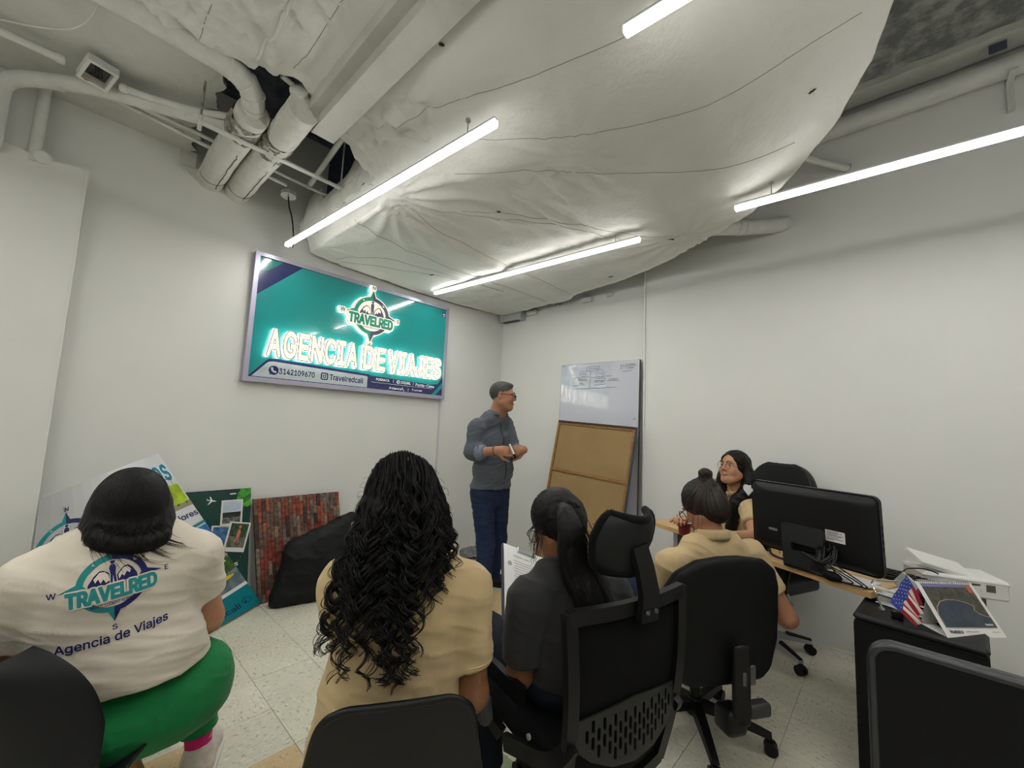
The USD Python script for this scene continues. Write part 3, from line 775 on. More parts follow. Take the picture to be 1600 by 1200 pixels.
sprint(ph.difference(hs), NAVYG, 3, 'phone_icon')
sprint(fit(text_poly('3142109670', 1.0), 0.243, 0.088, 0.274, 0.046), NAVYG, 3, 'lettering')
sprint(rrect(0.568, 0.630, 0.080, 0.142, 0.014).difference(rrect(0.577, 0.621, 0.089, 0.133, 0.008)).union(Point(0.599, 0.111).buffer(0.0145).difference(Point(0.599, 0.111).buffer(0.008))).union(Point(0.614, 0.126).buffer(0.004)), NAVYG, 3, 'camera_icon')
sprint(fit(text_poly('Travelredcali', 1.0), 0.643, 0.084, 0.308, 0.052), NAVYG, 3, 'lettering')
for s_, x, y, w, h in (('Decameron', 1.08, 0.128, 0.14, 0.024), ('|', 1.262, 0.124, 0.004, 0.03), ('Cocotera', 1.345, 0.124, 0.118, 0.026), ('|', 1.49, 0.122, 0.004, 0.03), ('Punta-Cana', 1.52, 0.118, 0.23, 0.03), ('Avianca', 1.22, 0.060, 0.14, 0.024), ('|', 1.435, 0.056, 0.004, 0.028), ('LATAM', 1.505, 0.066, 0.095, 0.016)):
    if s_ in ('Decameron', 'Cocotera', 'Punta-Cana'):
        s_ = {'Decameron': 'POSNACA', 'Cocotera': 'COZUMEL', 'Punta-Cana': 'Punta-Cana'}[s_]
    sprint(fit(text_poly(s_, 1.0), x, y, w, h), WHITEG, 3, 'lettering')
sprint(sbox(1.03, 0.108, 1.725, 0.1105), WHITEG, 3, 'rule')
sprint(Point(1.318, 0.137).buffer(0.019).difference(Point(1.318, 0.137).buffer(0.012)).union(Point(1.318, 0.137).buffer(0.006)), WHITEG, 3, 'globe_icon')
sprint(LineString([(1.365, 0.085), (1.385, 0.055)]).buffer(0.004).union(Polygon([(1.485, 0.088), (1.497, 0.078), (1.485, 0.06), (1.49, 0.076), (1.478, 0.082)])), WHITEG, 3, 'airline_marks')
sprint(sbox(1.80, 0.905, 1.850, 0.965), mat('badge_blue', srgb(26, 84, 140), 0.3), 2, 'badge')
sprint(sbox(1.808, 0.928, 1.842, 0.942).union(Polygon([(1.815, 0.918), (1.84, 0.922), (1.826, 0.905)])), CREAMG, 3, 'badge')

# channel letters
SIDEM = emit('letter_glow', (1.0, 0.98, 0.86), LETTER_SIDE)
FACEM = emit('letter_face', (1.0, 0.965, 0.80), LETTER_FACE)
EDGEM = mat('letter_edge', (0.30, 0.29, 0.25), 0.5)
for word, u0, u1 in (('AGENCIA', 0.122, 0.862), ('DE', 0.905, 1.143), ('VIAJES', 1.178, 1.802)):
    gl = [text_poly(c, 1.0) for c in word]
    ws = [min(g.bounds[2] - g.bounds[0], 0.78) for g in gl]
    gap = 0.04
    k = (u1 - u0) / (sum(ws) + gap * (len(ws) - 1))
    x = u0
    for g, w_ in zip(gl, ws):
        gg = fit(g.buffer(0.055, join_style=2), x, 0.208, w_ * k, 0.232)
        le = part(sg, 'letter', prism(gg, 0.045, sm(0.048)), SIDEM, False)
        part(le, 'letter_edge', prism(gg.difference(gg.buffer(-0.0055)), 0.0012, sm(0.0932)), EDGEM, False)
        part(le, 'letter_face', prism(gg.buffer(-0.0055), 0.003, sm(0.0932)), FACEM, False)
        x += (w_ + gap) * k
# raised emblem
EMB = 0.178
ec = (0.968, 0.717)
back = unary_union([s for s, _ in LOGO] + [Point(0, 0).buffer(1.0)]).buffer(0.07).buffer(0.03).buffer(-0.03)
for (x, y) in ((0, 1.44), (0, -1.44), (-1.50, 0.02), (1.46, 0.02)):
    back = back.union(Point(x, y).buffer(0.17))
place = lambda s: affinity.translate(affinity.scale(s, EMB, EMB, origin=(0, 0)), *ec)
eb = part(sg, 'emblem', prism(place(back), 0.030, sm(0.048)), SIDEM, False)
part(eb, 'emblem_edge', prism(place(back).difference(place(back).buffer(-0.004)), 0.001, sm(0.0782)), EDGEM, False)
EFACE = emit('emblem_face', (1.0, 0.94, 0.78), 0.80)
part(eb, 'emblem_face', prism(place(back.buffer(-0.02)), 0.002, sm(0.0782)), EFACE, False)
ECOL = {'teal': mat('emblem_teal', srgb(30, 160, 130), 0.4), 'navy': mat('emblem_navy', srgb(70, 74, 105), 0.4), 'cream': EFACE}
for k, (s, c) in enumerate(LOGO):
    for g in (getattr(s, 'geoms', [s]) if k < 6 else [s]):
        part(eb, 'emblem_print', prism(place(g), 0.0006, sm(0.0803 + 0.0005 * k)), ECOL[c], False)
part(eb, 'slogan', prism(place(fit(SLOGAN, -0.55, -0.66, 1.15, 0.07)), 0.0006, sm(0.086)), ECOL['navy'], False)

# ================================================================= boards and posters along the walls
# whiteboard: stands on the floor and leans on the back wall
WBM = mat('whiteboard', srgb(196, 199, 209), 0.08, 0.6, coat=0.8)
INK, INKB = mat('ink_black', (0.05, 0.05, 0.07), 0.5), mat('ink_blue', (0.06, 0.12, 0.30), 0.5)
wt, wz = (0.0, -0.085, 2.06), (0.0, -0.122, 0.30)
up_ = unit(np.array(wt) - np.array(wz))
bM = frame_of((0.985, -0.122, 0.30), (1, 0, 0), Y=up_)      # x along the wall, y up the board, z out of its face
bl = np.linalg.norm(np.array(wt) - np.array(wz))
t = thing('whiteboard', 'tall whiteboard with handwriting leaning on the back wall behind the brown board', 'whiteboard', (1.43, -0.14, 0.3))
nrm = bM[:3, 2]
out = 1.0 if nrm[1] < 0 else -1.0
bM2 = bM.copy()
bM2[:3, 2] = nrm * out
bM2[:3, 3] = np.array([0.985, -0.122, 0.30])
part(t, 'panel', put(box(0, 0.885, 0, bl, -0.012, 0.0), bM2), WBM, False)
part(t, 'frame', cat_(*[put(b, bM2) for b in (box(-0.004, 0.0, 0, bl, -0.014, 0.004), box(0.885, 0.897, 0, bl, -0.016, 0.006), box(0, 0.885, bl, bl + 0.006, -0.014, 0.004))]), mat('board_frame', (0.55, 0.56, 0.57), 0.35, 0.5, 0.4), False)
part(t, 'corner_pad', put(cat_(box(0.845, 0.865, bl - 0.57, bl - 0.555, 0.0, 0.003), box(0.01, 0.04, bl - 0.015, bl - 0.005, 0.0, 0.003)), bM2), mat('board_pad', (0.3, 0.3, 0.32), 0.5), False)
for row in range(1):
    part(t, 'side_rail', put(box(0.897, 0.905, 0, bl, -0.014, -0.004), bM2), INK, False)


def ink(poly, m_, name='handwriting'):
    part(t, name, prism(affinity.translate(poly, 0, bl - 0.58), 0.0008, bM2 @ trimesh.transformations.translation_matrix([0, 0, 0.0004])), m_, False)


# coordinates on the visible 0.885 x 0.58 m of the board, from its lower left corner
sc = lambda px, py: (0.0 + (px - 62) / 1345.0 * 0.885, 0.58 - (py - 150 + (px - 62) * 0.04) / 1000.0 * 0.58)
ln = lambda *p: LineString([sc(*q_) for q_ in p]).buffer(0.0017)
word = lambda s, px, py, w, h=0.016: fit(text_poly(s, 1.0, bold=False), *sc(px, py), w, h)
ink(unary_union([ln((545, 215), (540, 265), (640, 265)), ln((640, 265), (765, 235)), ln((765, 235), (770, 185)), ln((545, 215), (560, 190), (770, 180))]), INKB)
ink(word('Tecnologia', 580, 240, 0.11), INKB)
cxy = sc(480, 315)
ink(unary_union([affinity.scale(Point(*cxy).buffer(0.034).exterior.buffer(0.0015), 1.1, 0.85), affinity.scale(Point(*sc(785, 305)).buffer(0.042).exterior.buffer(0.0015), 1.1, 0.9)]), INKB)
ink(word('EDP', 455, 335, 0.04), INKB)
ink(word('PLUS', 748, 325, 0.055), INKB)
ink(unary_union([ln((300, 395), (590, 365)), ln((630, 380), (985, 355)), ln((620, 270), (610, 575)), ln((390, 430), (555, 430)), ln((680, 440), (885, 430)), ln((920, 450), (940, 440), (1110, 438)), ln((680, 520), (885, 495)), ln((315, 530), (510, 505)), ln((300, 590), (640, 575)), ln((640, 575), (1070, 550))]), INK)
ink(word('Balance', 395, 425, 0.10), INK)
ink(word('Ley', 415, 500, 0.05), INK)
ink(word('en efectivo', 705, 410, 0.115), INK)
ink(word('en cupo', 705, 478, 0.105), INK)
ink(word('contado', 940, 428, 0.10), INK)
ink(word('1 = 10 MIN', 1125, 190, 0.15), INK)
ink(word('2 -  2 MIN', 1125, 248, 0.14), INK)
ink(unary_union([ln((1130, 205), (1380, 188)), ln((1160, 290), (1250, 278), (1310, 268))]), INK)

# back of a brown hardboard panel with a slim wooden frame
BOARD = mat('hardboard', srgb(152, 126, 86), 0.75, 0.25, var=(2.5, srgb(140, 115, 77), 0.35, 0.7))
LATH = mat('lath_wood', srgb(150, 112, 66), 0.6, 0.3, var=(20.0, srgb(118, 82, 44), 0.4, 0.7, (1, 1, 6)))
LATHD = mat('lath_dark', srgb(60, 42, 28), 0.6, 0.3)
cb_top, cb_bot = np.array([1.035, -0.170, 1.465]), np.array([0.955, -0.420, 0.004])
cx_ = unit([1, 0, 0.012])
cup = cb_top - cb_bot
cl_ = np.linalg.norm(cup)
cM = np.eye(4)
cY = unit(cup)
cX = unit(cx_ - np.dot(cx_, cY) * cY)
cM[:3, 0], cM[:3, 1], cM[:3, 2], cM[:3, 3] = cX, cY, np.cross(cX, cY), cb_bot
if cM[1, 2] > 0:
    cM[:3, 2] *= -1
CW = 0.865
t = thing('backed_board', 'brown hardboard back of a framed board leaning in front of the whiteboard', 'board', cb_bot)
part(t, 'hardboard_panel', put(box(0.01, CW - 0.01, 0.01, cl_ - 0.01, -0.008, 0.0), cM), BOARD, False)
for b in (box(0, 0.022, 0, cl_, -0.014, 0.014), box(CW - 0.022, CW, 0, cl_, -0.014, 0.014)):
    part(t, 'side_rail', put(b, cM), LATH, False)
part(t, 'top_rail', put(box(0, CW, cl_ - 0.022, cl_, -0.014, 0.015), cM), LATHD, False, label='dark stained top rail')
part(t, 'top_lath', put(box(0.022, CW - 0.022, cl_ - 0.036, cl_ - 0.022, -0.01, 0.012), cM), LATH, False)
for v in (0.985, 0.49):
    part(t, 'cross_rail', put(box(0.022, CW - 0.022, v - 0.016, v + 0.010, -0.004, 0.013), cM), LATH, False)
part(t, 'bottom_rail', put(box(0, CW, 0, 0.03, -0.014, 0.014), cM), LATH, False)
part(t, 'edge_strip', put(box(CW, CW + 0.012, 0.0, cl_, -0.016, 0.010), cM), INK, False)

# faux-brick panel made of many thin stone strips
BRK = [mat('brick_%s' % n, srgb(*c), 0.28, 0.5, coat=0.25, var=(38.0, srgb(*d), 0.38, 0.62), bump=(60.0, 0.002)) for n, c, d in
       (('brown', (122, 96, 82), (78, 60, 54)), ('red', (150, 72, 58), (100, 50, 46)), ('orange', (172, 98, 68), (126, 64, 50)), ('grey', (134, 120, 108), (86, 76, 70)), ('dark', (86, 64, 60), (54, 42, 42)), ('tan', (164, 136, 114), (120, 96, 82)))]
t = thing('brick_panel', 'panel of upright red and brown brick strips leaning on the wall under the sign', 'brick panel', (0.1, -2.34, 0.0))
kb, kt = np.array([0.125, -2.595, 0.004]), np.array([0.035, -2.672, 0.752])
rb = np.array([0.125, -1.965, 0.004])
kX = unit(rb - kb)
kY = unit(kt - kb - np.dot(kt - kb, kX) * kX)
kM = np.eye(4)
shear = np.dot(kt - kb, kX) / np.dot(kt - kb, kY)
kM[:3, 0], kM[:3, 1], kM[:3, 2], kM[:3, 3] = kX, kY + shear * kX, np.cross(kX, kY), kb
if kM[0, 2] < 0:
    kM[:3, 2] *= -1
KH = np.dot(kt - kb, kY)
part(t, 'backing', put(box(0, 0.655, 0, KH, -0.012, 0.0), kM), mat('brick_backing', srgb(44, 32, 30), 0.8), False)
rb_ = np.random.default_rng(11)
rows = 24
for c in range(rows):
    x0, x1 = 0.655 * c / rows, 0.655 * (c + 1) / rows
    y = -0.12 * rb_.random()
    while y < KH:
        L = 0.07 + 0.11 * rb_.random()
        a, b = max(y, 0), min(y + L, KH)
        if b - a > 0.012:
            d = 0.003 + 0.007 * rb_.random()
            part(t, 'brick', put(put(cbox(x1 - x0 - 0.002, b - a - 0.003, d, 0.001), trimesh.transformations.translation_matrix([(x0 + x1) / 2, (a + b) / 2, d / 2])), kM), BRK[rb_.choice(6, p=(0.25, 0.2, 0.14, 0.19, 0.14, 0.08))], False)
        y += L


# --------------------------------------------------------------- printed sheets
class Sheet:
    """A printed board or sheet: maps (u, v) in metres from the lower left corner onto a surface in the room."""

    def __init__(self, t, fn, step=0.06):
        self.t, self.fn, self.step = t, fn, step

    def pr(self, poly, m_, k, name='print'):
        f_ = flat_fine(poly, self.step)
        if f_ is None or not len(f_.faces):
            return
        v = self.fn(f_.vertices[:, :2])
        e = 1e-3
        du, dv = self.fn(f_.vertices[:, :2] + [e, 0]) - v, self.fn(f_.vertices[:, :2] + [0, e]) - v
        nn = np.cross(du, dv)
        nn /= np.linalg.norm(nn, axis=1, keepdims=True)
        if (nn[:, 0]).mean() < 0:
            nn = -nn
        part(self.t, name, trimesh.Trimesh(v + nn * (0.0011 + 0.0005 * k), f_.faces, process=False), m_, False)


def sheet_body(fn, w, h, nu, nv, th=0.004):
    U, Vv = np.meshgrid(np.linspace(0, w, nu), np.linspace(0, h, nv), indexing='ij')
    uvp = np.c_[U.ravel(), Vv.ravel()]
    p = fn(uvp)
    e = 1e-3
    nn = np.cross(fn(uvp + [e, 0]) - p, fn(uvp + [0, e]) - p)
    nn /= np.linalg.norm(nn, axis=1, keepdims=True)
    if nn[:, 0].mean() < 0:
        nn = -nn
    n_ = len(p)
    ii = np.arange(n_).reshape(U.shape)
    qf = np.stack([ii[:-1, :-1], ii[1:, :-1], ii[1:, 1:], ii[:-1, 1:]], -1).reshape(-1, 4)
    F = [qf[:, [0, 1, 2]], qf[:, [0, 2, 3]], qf[:, [0, 2, 1]] + n_, qf[:, [0, 3, 2]] + n_]
    loop = np.concatenate([ii[:, 0], ii[-1, 1:], ii[::-1, -1][1:], ii[0, ::-1][1:]])
    for a, b in zip(loop[:-1], loop[1:]):
        F.append(np.array([[a, a + n_, b], [b, a + n_, b + n_]]))
    return trimesh.Trimesh(np.vstack([p + nn * 0.001, p - nn * th]), np.vstack(F), process=False)


def P_(name, c, c2=None, sc_=20.0, rough=0.35):
    return mat('print_' + name, srgb(*c), rough, 0.4, var=(sc_, srgb(*c2), 0.4, 0.6) if c2 else None)


# dark green travel poster
t = thing('travel_poster', 'dark green poster with snapshots, a leaf and a plane, leaning left of the brick panel', 'poster', (0.15, -2.95, 0.0))
GL, GB, GT = (-3.30, -2.66), 0.17, 0.03
gw, gh = 0.62, 0.835


def gmap(p):
    s = p[:, 1] / gh
    return np.c_[GB + (GT - GB) * s, GL[0] + 0.02 * s + p[:, 0] * 1.0 - 0.03 * s, 0.004 + p[:, 1]]


part(t, 'sheet', sheet_body(gmap, gw, gh, 8, 10, 0.003), P_('green_dark', (18, 52, 46), (24, 64, 56), 2.0), 40)
S = Sheet(t, gmap, 0.1)
W_ = P_('white', (222, 224, 222))
plane = unary_union([Polygon([(-0.5, 0.02), (-0.42, 0.08), (0.40, 0.07), (0.55, 0.0), (0.40, -0.07), (-0.42, -0.02)]), Polygon([(-0.05, 0.0), (-0.30, 0.48), (-0.18, 0.48), (0.20, 0.0)]), Polygon([(-0.05, 0.0), (-0.30, -0.48), (-0.18, -0.48), (0.20, 0.0)]), Polygon([(-0.44, 0.0), (-0.58, 0.22), (-0.50, 0.22), (-0.32, 0.0)])])
S.pr(affinity.translate(affinity.rotate(affinity.scale(plane, 0.055, 0.055, origin=(0, 0)), -10, origin=(0, 0)), 0.375, 0.765), W_, 1, 'plane_print')
S.pr(rrect(0.485, 0.525, 0.798, 0.806, 0.003), W_, 1, 'slot')
leaf = Polygon([(0.555, 0.835), (0.62, 0.835), (0.62, 0.715), (0.60, 0.70), (0.57, 0.71), (0.54, 0.735), (0.53, 0.76), (0.535, 0.80)])
cuts = unary_union([LineString([(0.52 + 0.02 * k, 0.70 + 0.012 * k), (0.56 + 0.016 * k, 0.76 + 0.01 * k)]).buffer(0.003) for k in range(5)])
S.pr(leaf.difference(cuts), P_('leaf', (74, 160, 44), (44, 120, 34), 30.0), 1, 'leaf_print')
def snap(x, y, w, h, ang, mats, k):
    rot = lambda g: affinity.rotate(g, ang, origin=(x + w / 2, y + h / 2))
    S.pr(rot(sbox(x, y, x + w, y + h)), P_('snap_white', (205, 205, 203)), k, 'snapshot')
    b = 0.012
    hh = h - 3.2 * b
    y0 = y + 2.4 * b
    for a0, a1, mm in mats:
        S.pr(rot(sbox(x + b, y0 + hh * a0, x + w - b, y0 + hh * a1)), mm, k + 1, 'photo')
snap(0.435, 0.57, 0.135, 0.19, -1, [(0, 0.28, P_('crowd', (120, 118, 116), (60, 60, 64), 60.0)), (0.28, 0.5, P_('trees', (44, 52, 44), (28, 34, 30), 40.0)), (0.5, 1, P_('sky', (170, 182, 198), (196, 202, 210), 8.0))], 2)
snap(0.375, 0.43, 0.12, 0.16, -8, [(0, 1, P_('sea', (70, 118, 160), (38, 74, 110), 20.0))], 2)
snap(0.475, 0.40, 0.135, 0.20, -12, [(0, 0.45, P_('rocks', (112, 112, 98), (70, 74, 60), 40.0)), (0.45, 1, P_('jungle', (66, 92, 56), (34, 50, 30), 50.0))], 4)
S.pr(affinity.rotate(unary_union([Polygon([(0.535, 0.45), (0.545, 0.47), (0.548, 0.50), (0.555, 0.47), (0.562, 0.45), (0.556, 0.50), (0.560, 0.53), (0.548, 0.56), (0.536, 0.53), (0.540, 0.50)]), Point(0.548, 0.568).buffer(0.009)]), -14), P_('figure', (196, 110, 96)), 6, 'photo')
S.pr(fit(text_poly('Correos', 1.0), 0.365, 0.305, 0.19, 0.032), W_, 1, 'lettering')
S.pr(fit(text_poly('postales', 1.0), 0.355, 0.262, 0.15, 0.030), W_, 1, 'lettering')
for k, (a, r) in enumerate([(a, 0.145) for a in np.linspace(-70, 60, 16)]):
    S.pr(Point(0.45 + r * math.cos(math.radians(a)), 0.46 + 1.2 * r * math.sin(math.radians(a))).buffer(0.0022, quad_segs=2), W_, 1, 'dotted_line')

# big banner sheet, curled, lying askew against the wall
t = thing('travel_banner', 'large curled travel banner with suitcases and beach pictures, leaning askew against the left wall', 'banner', (0.3, -2.9, 0.0))
bTL, bTR, bBR, bBL = map(np.array, ((0.75, -3.735, 0.972), (0.13, -3.270, 1.118), (0.150, -2.585, 0.02), (0.95, -3.72, 0.012)))
bw, bh = 0.80, 1.25


def bmap(p):
    a, s = (p[:, 0] / bw)[:, None], (p[:, 1] / bh)[:, None]
    q = (1 - s) * ((1 - a) * bBL + a * bBR) + s * ((1 - a) * bTL + a * bTR)
    q[:, 0] += 0.03 * np.sin(np.pi * s[:, 0]) * np.sin(np.pi * a[:, 0])
    q[:, 2] = np.maximum(q[:, 2] - 0.0 * a[:, 0], 0.006)
    return q


part(t, 'sheet', sheet_body(bmap, bw, bh, 24, 34, 0.0012), P_('banner_white', (214, 216, 216), (202, 204, 206), 3.0), True)
S = Sheet(t, bmap, 0.045)
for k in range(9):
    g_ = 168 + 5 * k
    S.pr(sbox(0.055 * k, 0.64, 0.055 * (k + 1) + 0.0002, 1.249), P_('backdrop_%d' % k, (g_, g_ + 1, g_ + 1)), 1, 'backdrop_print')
Tl, Nv = P_('teal', (24, 130, 132)), P_('navy', (28, 40, 84))
col = {'teal': Tl, 'navy': Nv, 'cream': P_('banner_white', None) if False else W_}
for k, (s, c) in [(k, (g, c)) for k, (s, c) in enumerate(LOGO) for g in (getattr(s, 'geoms', [s]) if k < 6 else [s])]:
    S.pr(affinity.translate(affinity.scale(s, 0.125, 0.125, origin=(0, 0)), 0.125, 0.94), col[c], 2 + k, 'emblem_print')
S.pr(fit(text_poly('destinos', 1.0), 0.34, 1.06, 0.445, 0.155).buffer(0.010), P_('halo', (196, 212, 222)), 2, 'lettering')
S.pr(fit(text_poly('destinos', 1.0), 0.34, 1.06, 0.445, 0.155), P_('script_teal', (14, 118, 136)), 3, 'lettering')
S.pr(sbox(0.46, 0.86, 0.80, 0.90), P_('shelf', (140, 138, 104)), 2, 'ground_print')
for x, c, n_ in ((0.56, (36, 104, 150), 'blue'), (0.69, (172, 200, 30), 'lime')):
    S.pr(rrect(x, x + 0.10, 0.895, 1.03, 0.015), P_('case_' + n_, c, tuple(int(q_ * 0.8) for q_ in c), 12.0), 3, 'suitcase_print')
    S.pr(unary_union([sbox(x + 0.03, 1.03, x + 0.033, 1.075), sbox(x + 0.067, 1.03, x + 0.07, 1.075), sbox(x + 0.03, 1.073, x + 0.07, 1.078), Point(x + 0.02, 0.89).buffer(0.008), Point(x + 0.08, 0.89).buffer(0.008)]), P_('case_dark', (70, 72, 80)), 4, 'suitcase_print')
S.pr(fit(text_poly('los mejores', 1.0), 0.49, 0.775, 0.305, 0.05), Nv, 3, 'lettering')
S.pr(fit(text_poly('del dia!', 1.0), 0.49, 0.695, 0.19, 0.045), Nv, 3, 'lettering')
S.pr(Polygon([(0.0, 0.66), (0.80, 0.735), (0.80, 0.715), (0.0, 0.64)]), Tl, 3, 'stripe')
S.pr(Polygon([(0.0, 0.63), (0.80, 0.705), (0.80, 0.60), (0.0, 0.54)]), P_('ocean', (28, 72, 150), (56, 120, 190), 9.0), 2, 'photo')
S.pr(Polygon([(0.0, 0.54), (0.80, 0.60), (0.80, 0.51), (0.0, 0.45)]), P_('sea_light', (44, 124, 176), (120, 150, 150), 16.0), 1, 'photo')
S.pr(Polygon([(0.0, 0.45), (0.80, 0.51), (0.80, 0.45), (0.0, 0.40)]), P_('sand', (150, 124, 90), (120, 96, 66), 60.0), 1, 'photo')
S.pr(Polygon([(0.30, 0.415), (0.80, 0.445), (0.80, 0.20), (0.30, 0.17)]), P_('lake', (86, 104, 116), (120, 132, 138), 20.0), 1, 'photo')
S.pr(Polygon([(0.30, 0.40), (0.80, 0.43), (0.80, 0.33), (0.62, 0.30), (0.30, 0.30)]), P_('forest', (40, 74, 36), (70, 110, 44), 50.0), 2, 'photo')
S.pr(affinity.rotate(fit(text_poly('Lagunas', 1.0), 0.56, 0.385, 0.21, 0.03), 6), W_, 3, 'lettering')
for x, y, c, n_ in ((0.52, 0.27, (30, 84, 190), 'kayak_blue'), (0.58, 0.315, (24, 70, 170), 'kayak_blue'), (0.62, 0.34, (206, 186, 30), 'kayak_yellow'), (0.70, 0.285, (206, 186, 30), 'kayak_yellow')):
    S.pr(affinity.rotate(affinity.scale(Point(x, y).buffer(0.06), 1.15, 0.22), 8), P_(n_, c), 4, 'kayak_print')
S.pr(Polygon([(0.0, 0.13), (0.30, 0.155), (0.80, 0.205), (0.80, 0.18), (0.0, 0.105)]), W_, 2, 'stripe')
S.pr(Polygon([(0.0, 0.0), (0.80, 0.0), (0.80, 0.18), (0.0, 0.105)]), P_('teal_base', (16, 126, 138), (20, 116, 126), 4.0), 3, 'base_print')
S.pr(affinity.rotate(fit(text_poly('travelredcali', 1.0), 0.43, 0.035, 0.28, 0.042), 2), Nv, 4, 'lettering')
S.pr(Point(0.75, 0.075).buffer(0.024).difference(Point(0.75, 0.075).buffer(0.020)).union(Point(0.74, 0.066).buffer(0.007)).union(sbox(0.745, 0.066, 0.748, 0.09)), Nv, 4, 'lettering')
S.pr(Point(0.395, 0.05).buffer(0.024).difference(Point(0.395, 0.05).buffer(0.020)), Nv, 4, 'lettering')

# ================================================================= furniture
BLKP = mat('black_plastic', (0.0042, 0.0042, 0.0045), 0.42, 0.28, bump=(500.0, 0.0002))
BLKM = mat('black_matt', (0.0042, 0.0044, 0.005), 0.6, 0.18)
BLKF = mat('black_fabric', (0.005, 0.005, 0.0053), 0.85, 0.10, bump=(900.0, 0.0006), sheen=0.04)
LEATH = mat('black_leather', (0.008, 0.0085, 0.010), 0.42, 0.3, bump=(140.0, 0.0008))
CHROME = mat('chrome', (0.62, 0.63, 0.64), 0.22, 0.5, 0.9)
SILVER = mat('silver_paint', (0.42, 0.43, 0.44), 0.35, 0.5, 0.5)
DESKW = mat('desk_wood', srgb(206, 172, 122), 0.45, 0.35, var=(3.0, srgb(188, 152, 102), 0.35, 0.7, (3, 14, 14)))
BEECH = mat('beech_leg', srgb(150, 112, 68), 0.5, 0.35, var=(6.0, srgb(124, 88, 50), 0.35, 0.7, (6, 6, 1)))


def Mz(pos, fwd):
    """Local frame: x to the right, y forward, z up, at pos (x, y, z)."""
    f = unit([fwd[0], fwd[1], 0])
    M = np.eye(4)
    M[:3, 0], M[:3, 1], M[:3, 2], M[:3, 3] = (f[1], -f[0], 0), f, (0, 0, 1), pos
    return M


def T(x, y, z):
    return trimesh.transformations.translation_matrix([x, y, z])


def Rx(a):
    return trimesh.transformations.rotation_matrix(a, [1, 0, 0])


def Ry(a):
    return trimesh.transformations.rotation_matrix(a, [0, 1, 0])


def Rz(a):
    return trimesh.transformations.rotation_matrix(a, [0, 0, 1])


def surf_shell(fn, nu, nv, th, mask=None):
    """A thick shell over a (u, v) grid in [0, 1]^2; fn maps arrays to points."""
    U, Vv = np.meshgrid(np.linspace(0, 1, nu), np.linspace(0, 1, nv), indexing='ij')
    p = fn(U.ravel(), Vv.ravel())
    ii = np.arange(nu * nv).reshape(nu, nv)
    g = p.reshape(nu, nv, 3)
    n_ = np.cross(np.gradient(g, axis=0), np.gradient(g, axis=1)).reshape(-1, 3)
    n_ /= np.linalg.norm(n_, axis=1, keepdims=True) + 1e-12
    qf = np.stack([ii[:-1, :-1], ii[1:, :-1], ii[1:, 1:], ii[:-1, 1:]], -1).reshape(-1, 4)
    N = nu * nv
    F = [qf[:, [0, 1, 2]], qf[:, [0, 2, 3]], qf[:, [0, 2, 1]] + N, qf[:, [0, 3, 2]] + N]
    loop = np.concatenate([ii[:, 0], ii[-1, 1:], ii[::-1, -1][1:], ii[0, ::-1][1:]])
    a, b = loop[:-1], loop[1:]
    F += [np.c_[a, a + N, b], np.c_[b, a + N, b + N]]
    m_ = trimesh.Trimesh(np.vstack([p + n_ * th / 2, p - n_ * th / 2]), np.vstack(F), process=False)
    return m_, p.reshape(nu, nv, 3)


def rounded_outline(w, h, r, n=10):
    return np.array(rrect(-w / 2, w / 2, 0, h, r, n).exterior.coords)[:-1]


def castor_base(t, M, mat_arm, arm_len, hub_z, a0, mat_pad=None):
    """Five-star base with twin-wheel casters."""
    for k in range(5):
        a = a0 + k * 2 * math.pi / 5
        d, s_ = np.array([math.cos(a), math.sin(a), 0]), np.array([-math.sin(a), math.cos(a), 0])
        p = [d * 0.03 + V3(0, 0, hub_z), d * arm_len * 0.55 + V3(0, 0, hub_z - 0.015), d * arm_len + V3(0, 0, 0.072)]
        pts = spline(p, 10)
        hw, hh = np.linspace(0.030, 0.018, 10), np.linspace(0.022, 0.012, 10)
        v = []
        for q_, w_, h_ in zip(pts, hw, hh):
            v += [q_ + s_ * w_ * c1 + V3(0, 0, h_ * c2) for c1, c2 in ((-1, -0.6), (1, -0.6), (0.75, 1), (-0.75, 1))]
        f = []
        for i in range(9):
            for j in range(4):
                q = [i * 4 + j, i * 4 + (j + 1) % 4, (i + 1) * 4 + (j + 1) % 4, (i + 1) * 4 + j]
                f += [[q[0], q[1], q[2]], [q[0], q[2], q[3]]]
        f += [[0, 2, 1], [0, 3, 2], [36, 37, 38], [36, 38, 39]]
        arm = part(t, 'base_arm', put(trimesh.Trimesh(np.array(v), np.array(f), process=False), M), mat_arm, 30)
        if mat_pad is not None:
            pad = [q_ + V3(0, 0, h_ * 1.02) for q_, h_ in zip(pts[4:], hh[4:])]
            part(arm, 'arm_pad', put(tube(np.array(pad), np.linspace(0.017, 0.012, 6), 10), M), mat_pad)
        c = d * (arm_len - 0.004)
        part(t, 'caster', put(cat_(*[put(trimesh.creation.cylinder(0.027, 0.018, sections=20), T(*(c + s_ * o + V3(0, 0, 0.027))) @ trimesh.geometry.align_vectors([0, 0, 1], s_)) for o in (-0.014, 0.014)], put(rbox(0.03, 0.03, 0.03, 0.006), T(*(c + V3(0, 0, 0.045))))), M), BLKP, 40)
    part(t, 'hub', put(cyl((0, 0, hub_z - 0.04), (0, 0, hub_z + 0.035), 0.040, 20, 0.032), M), mat_arm)


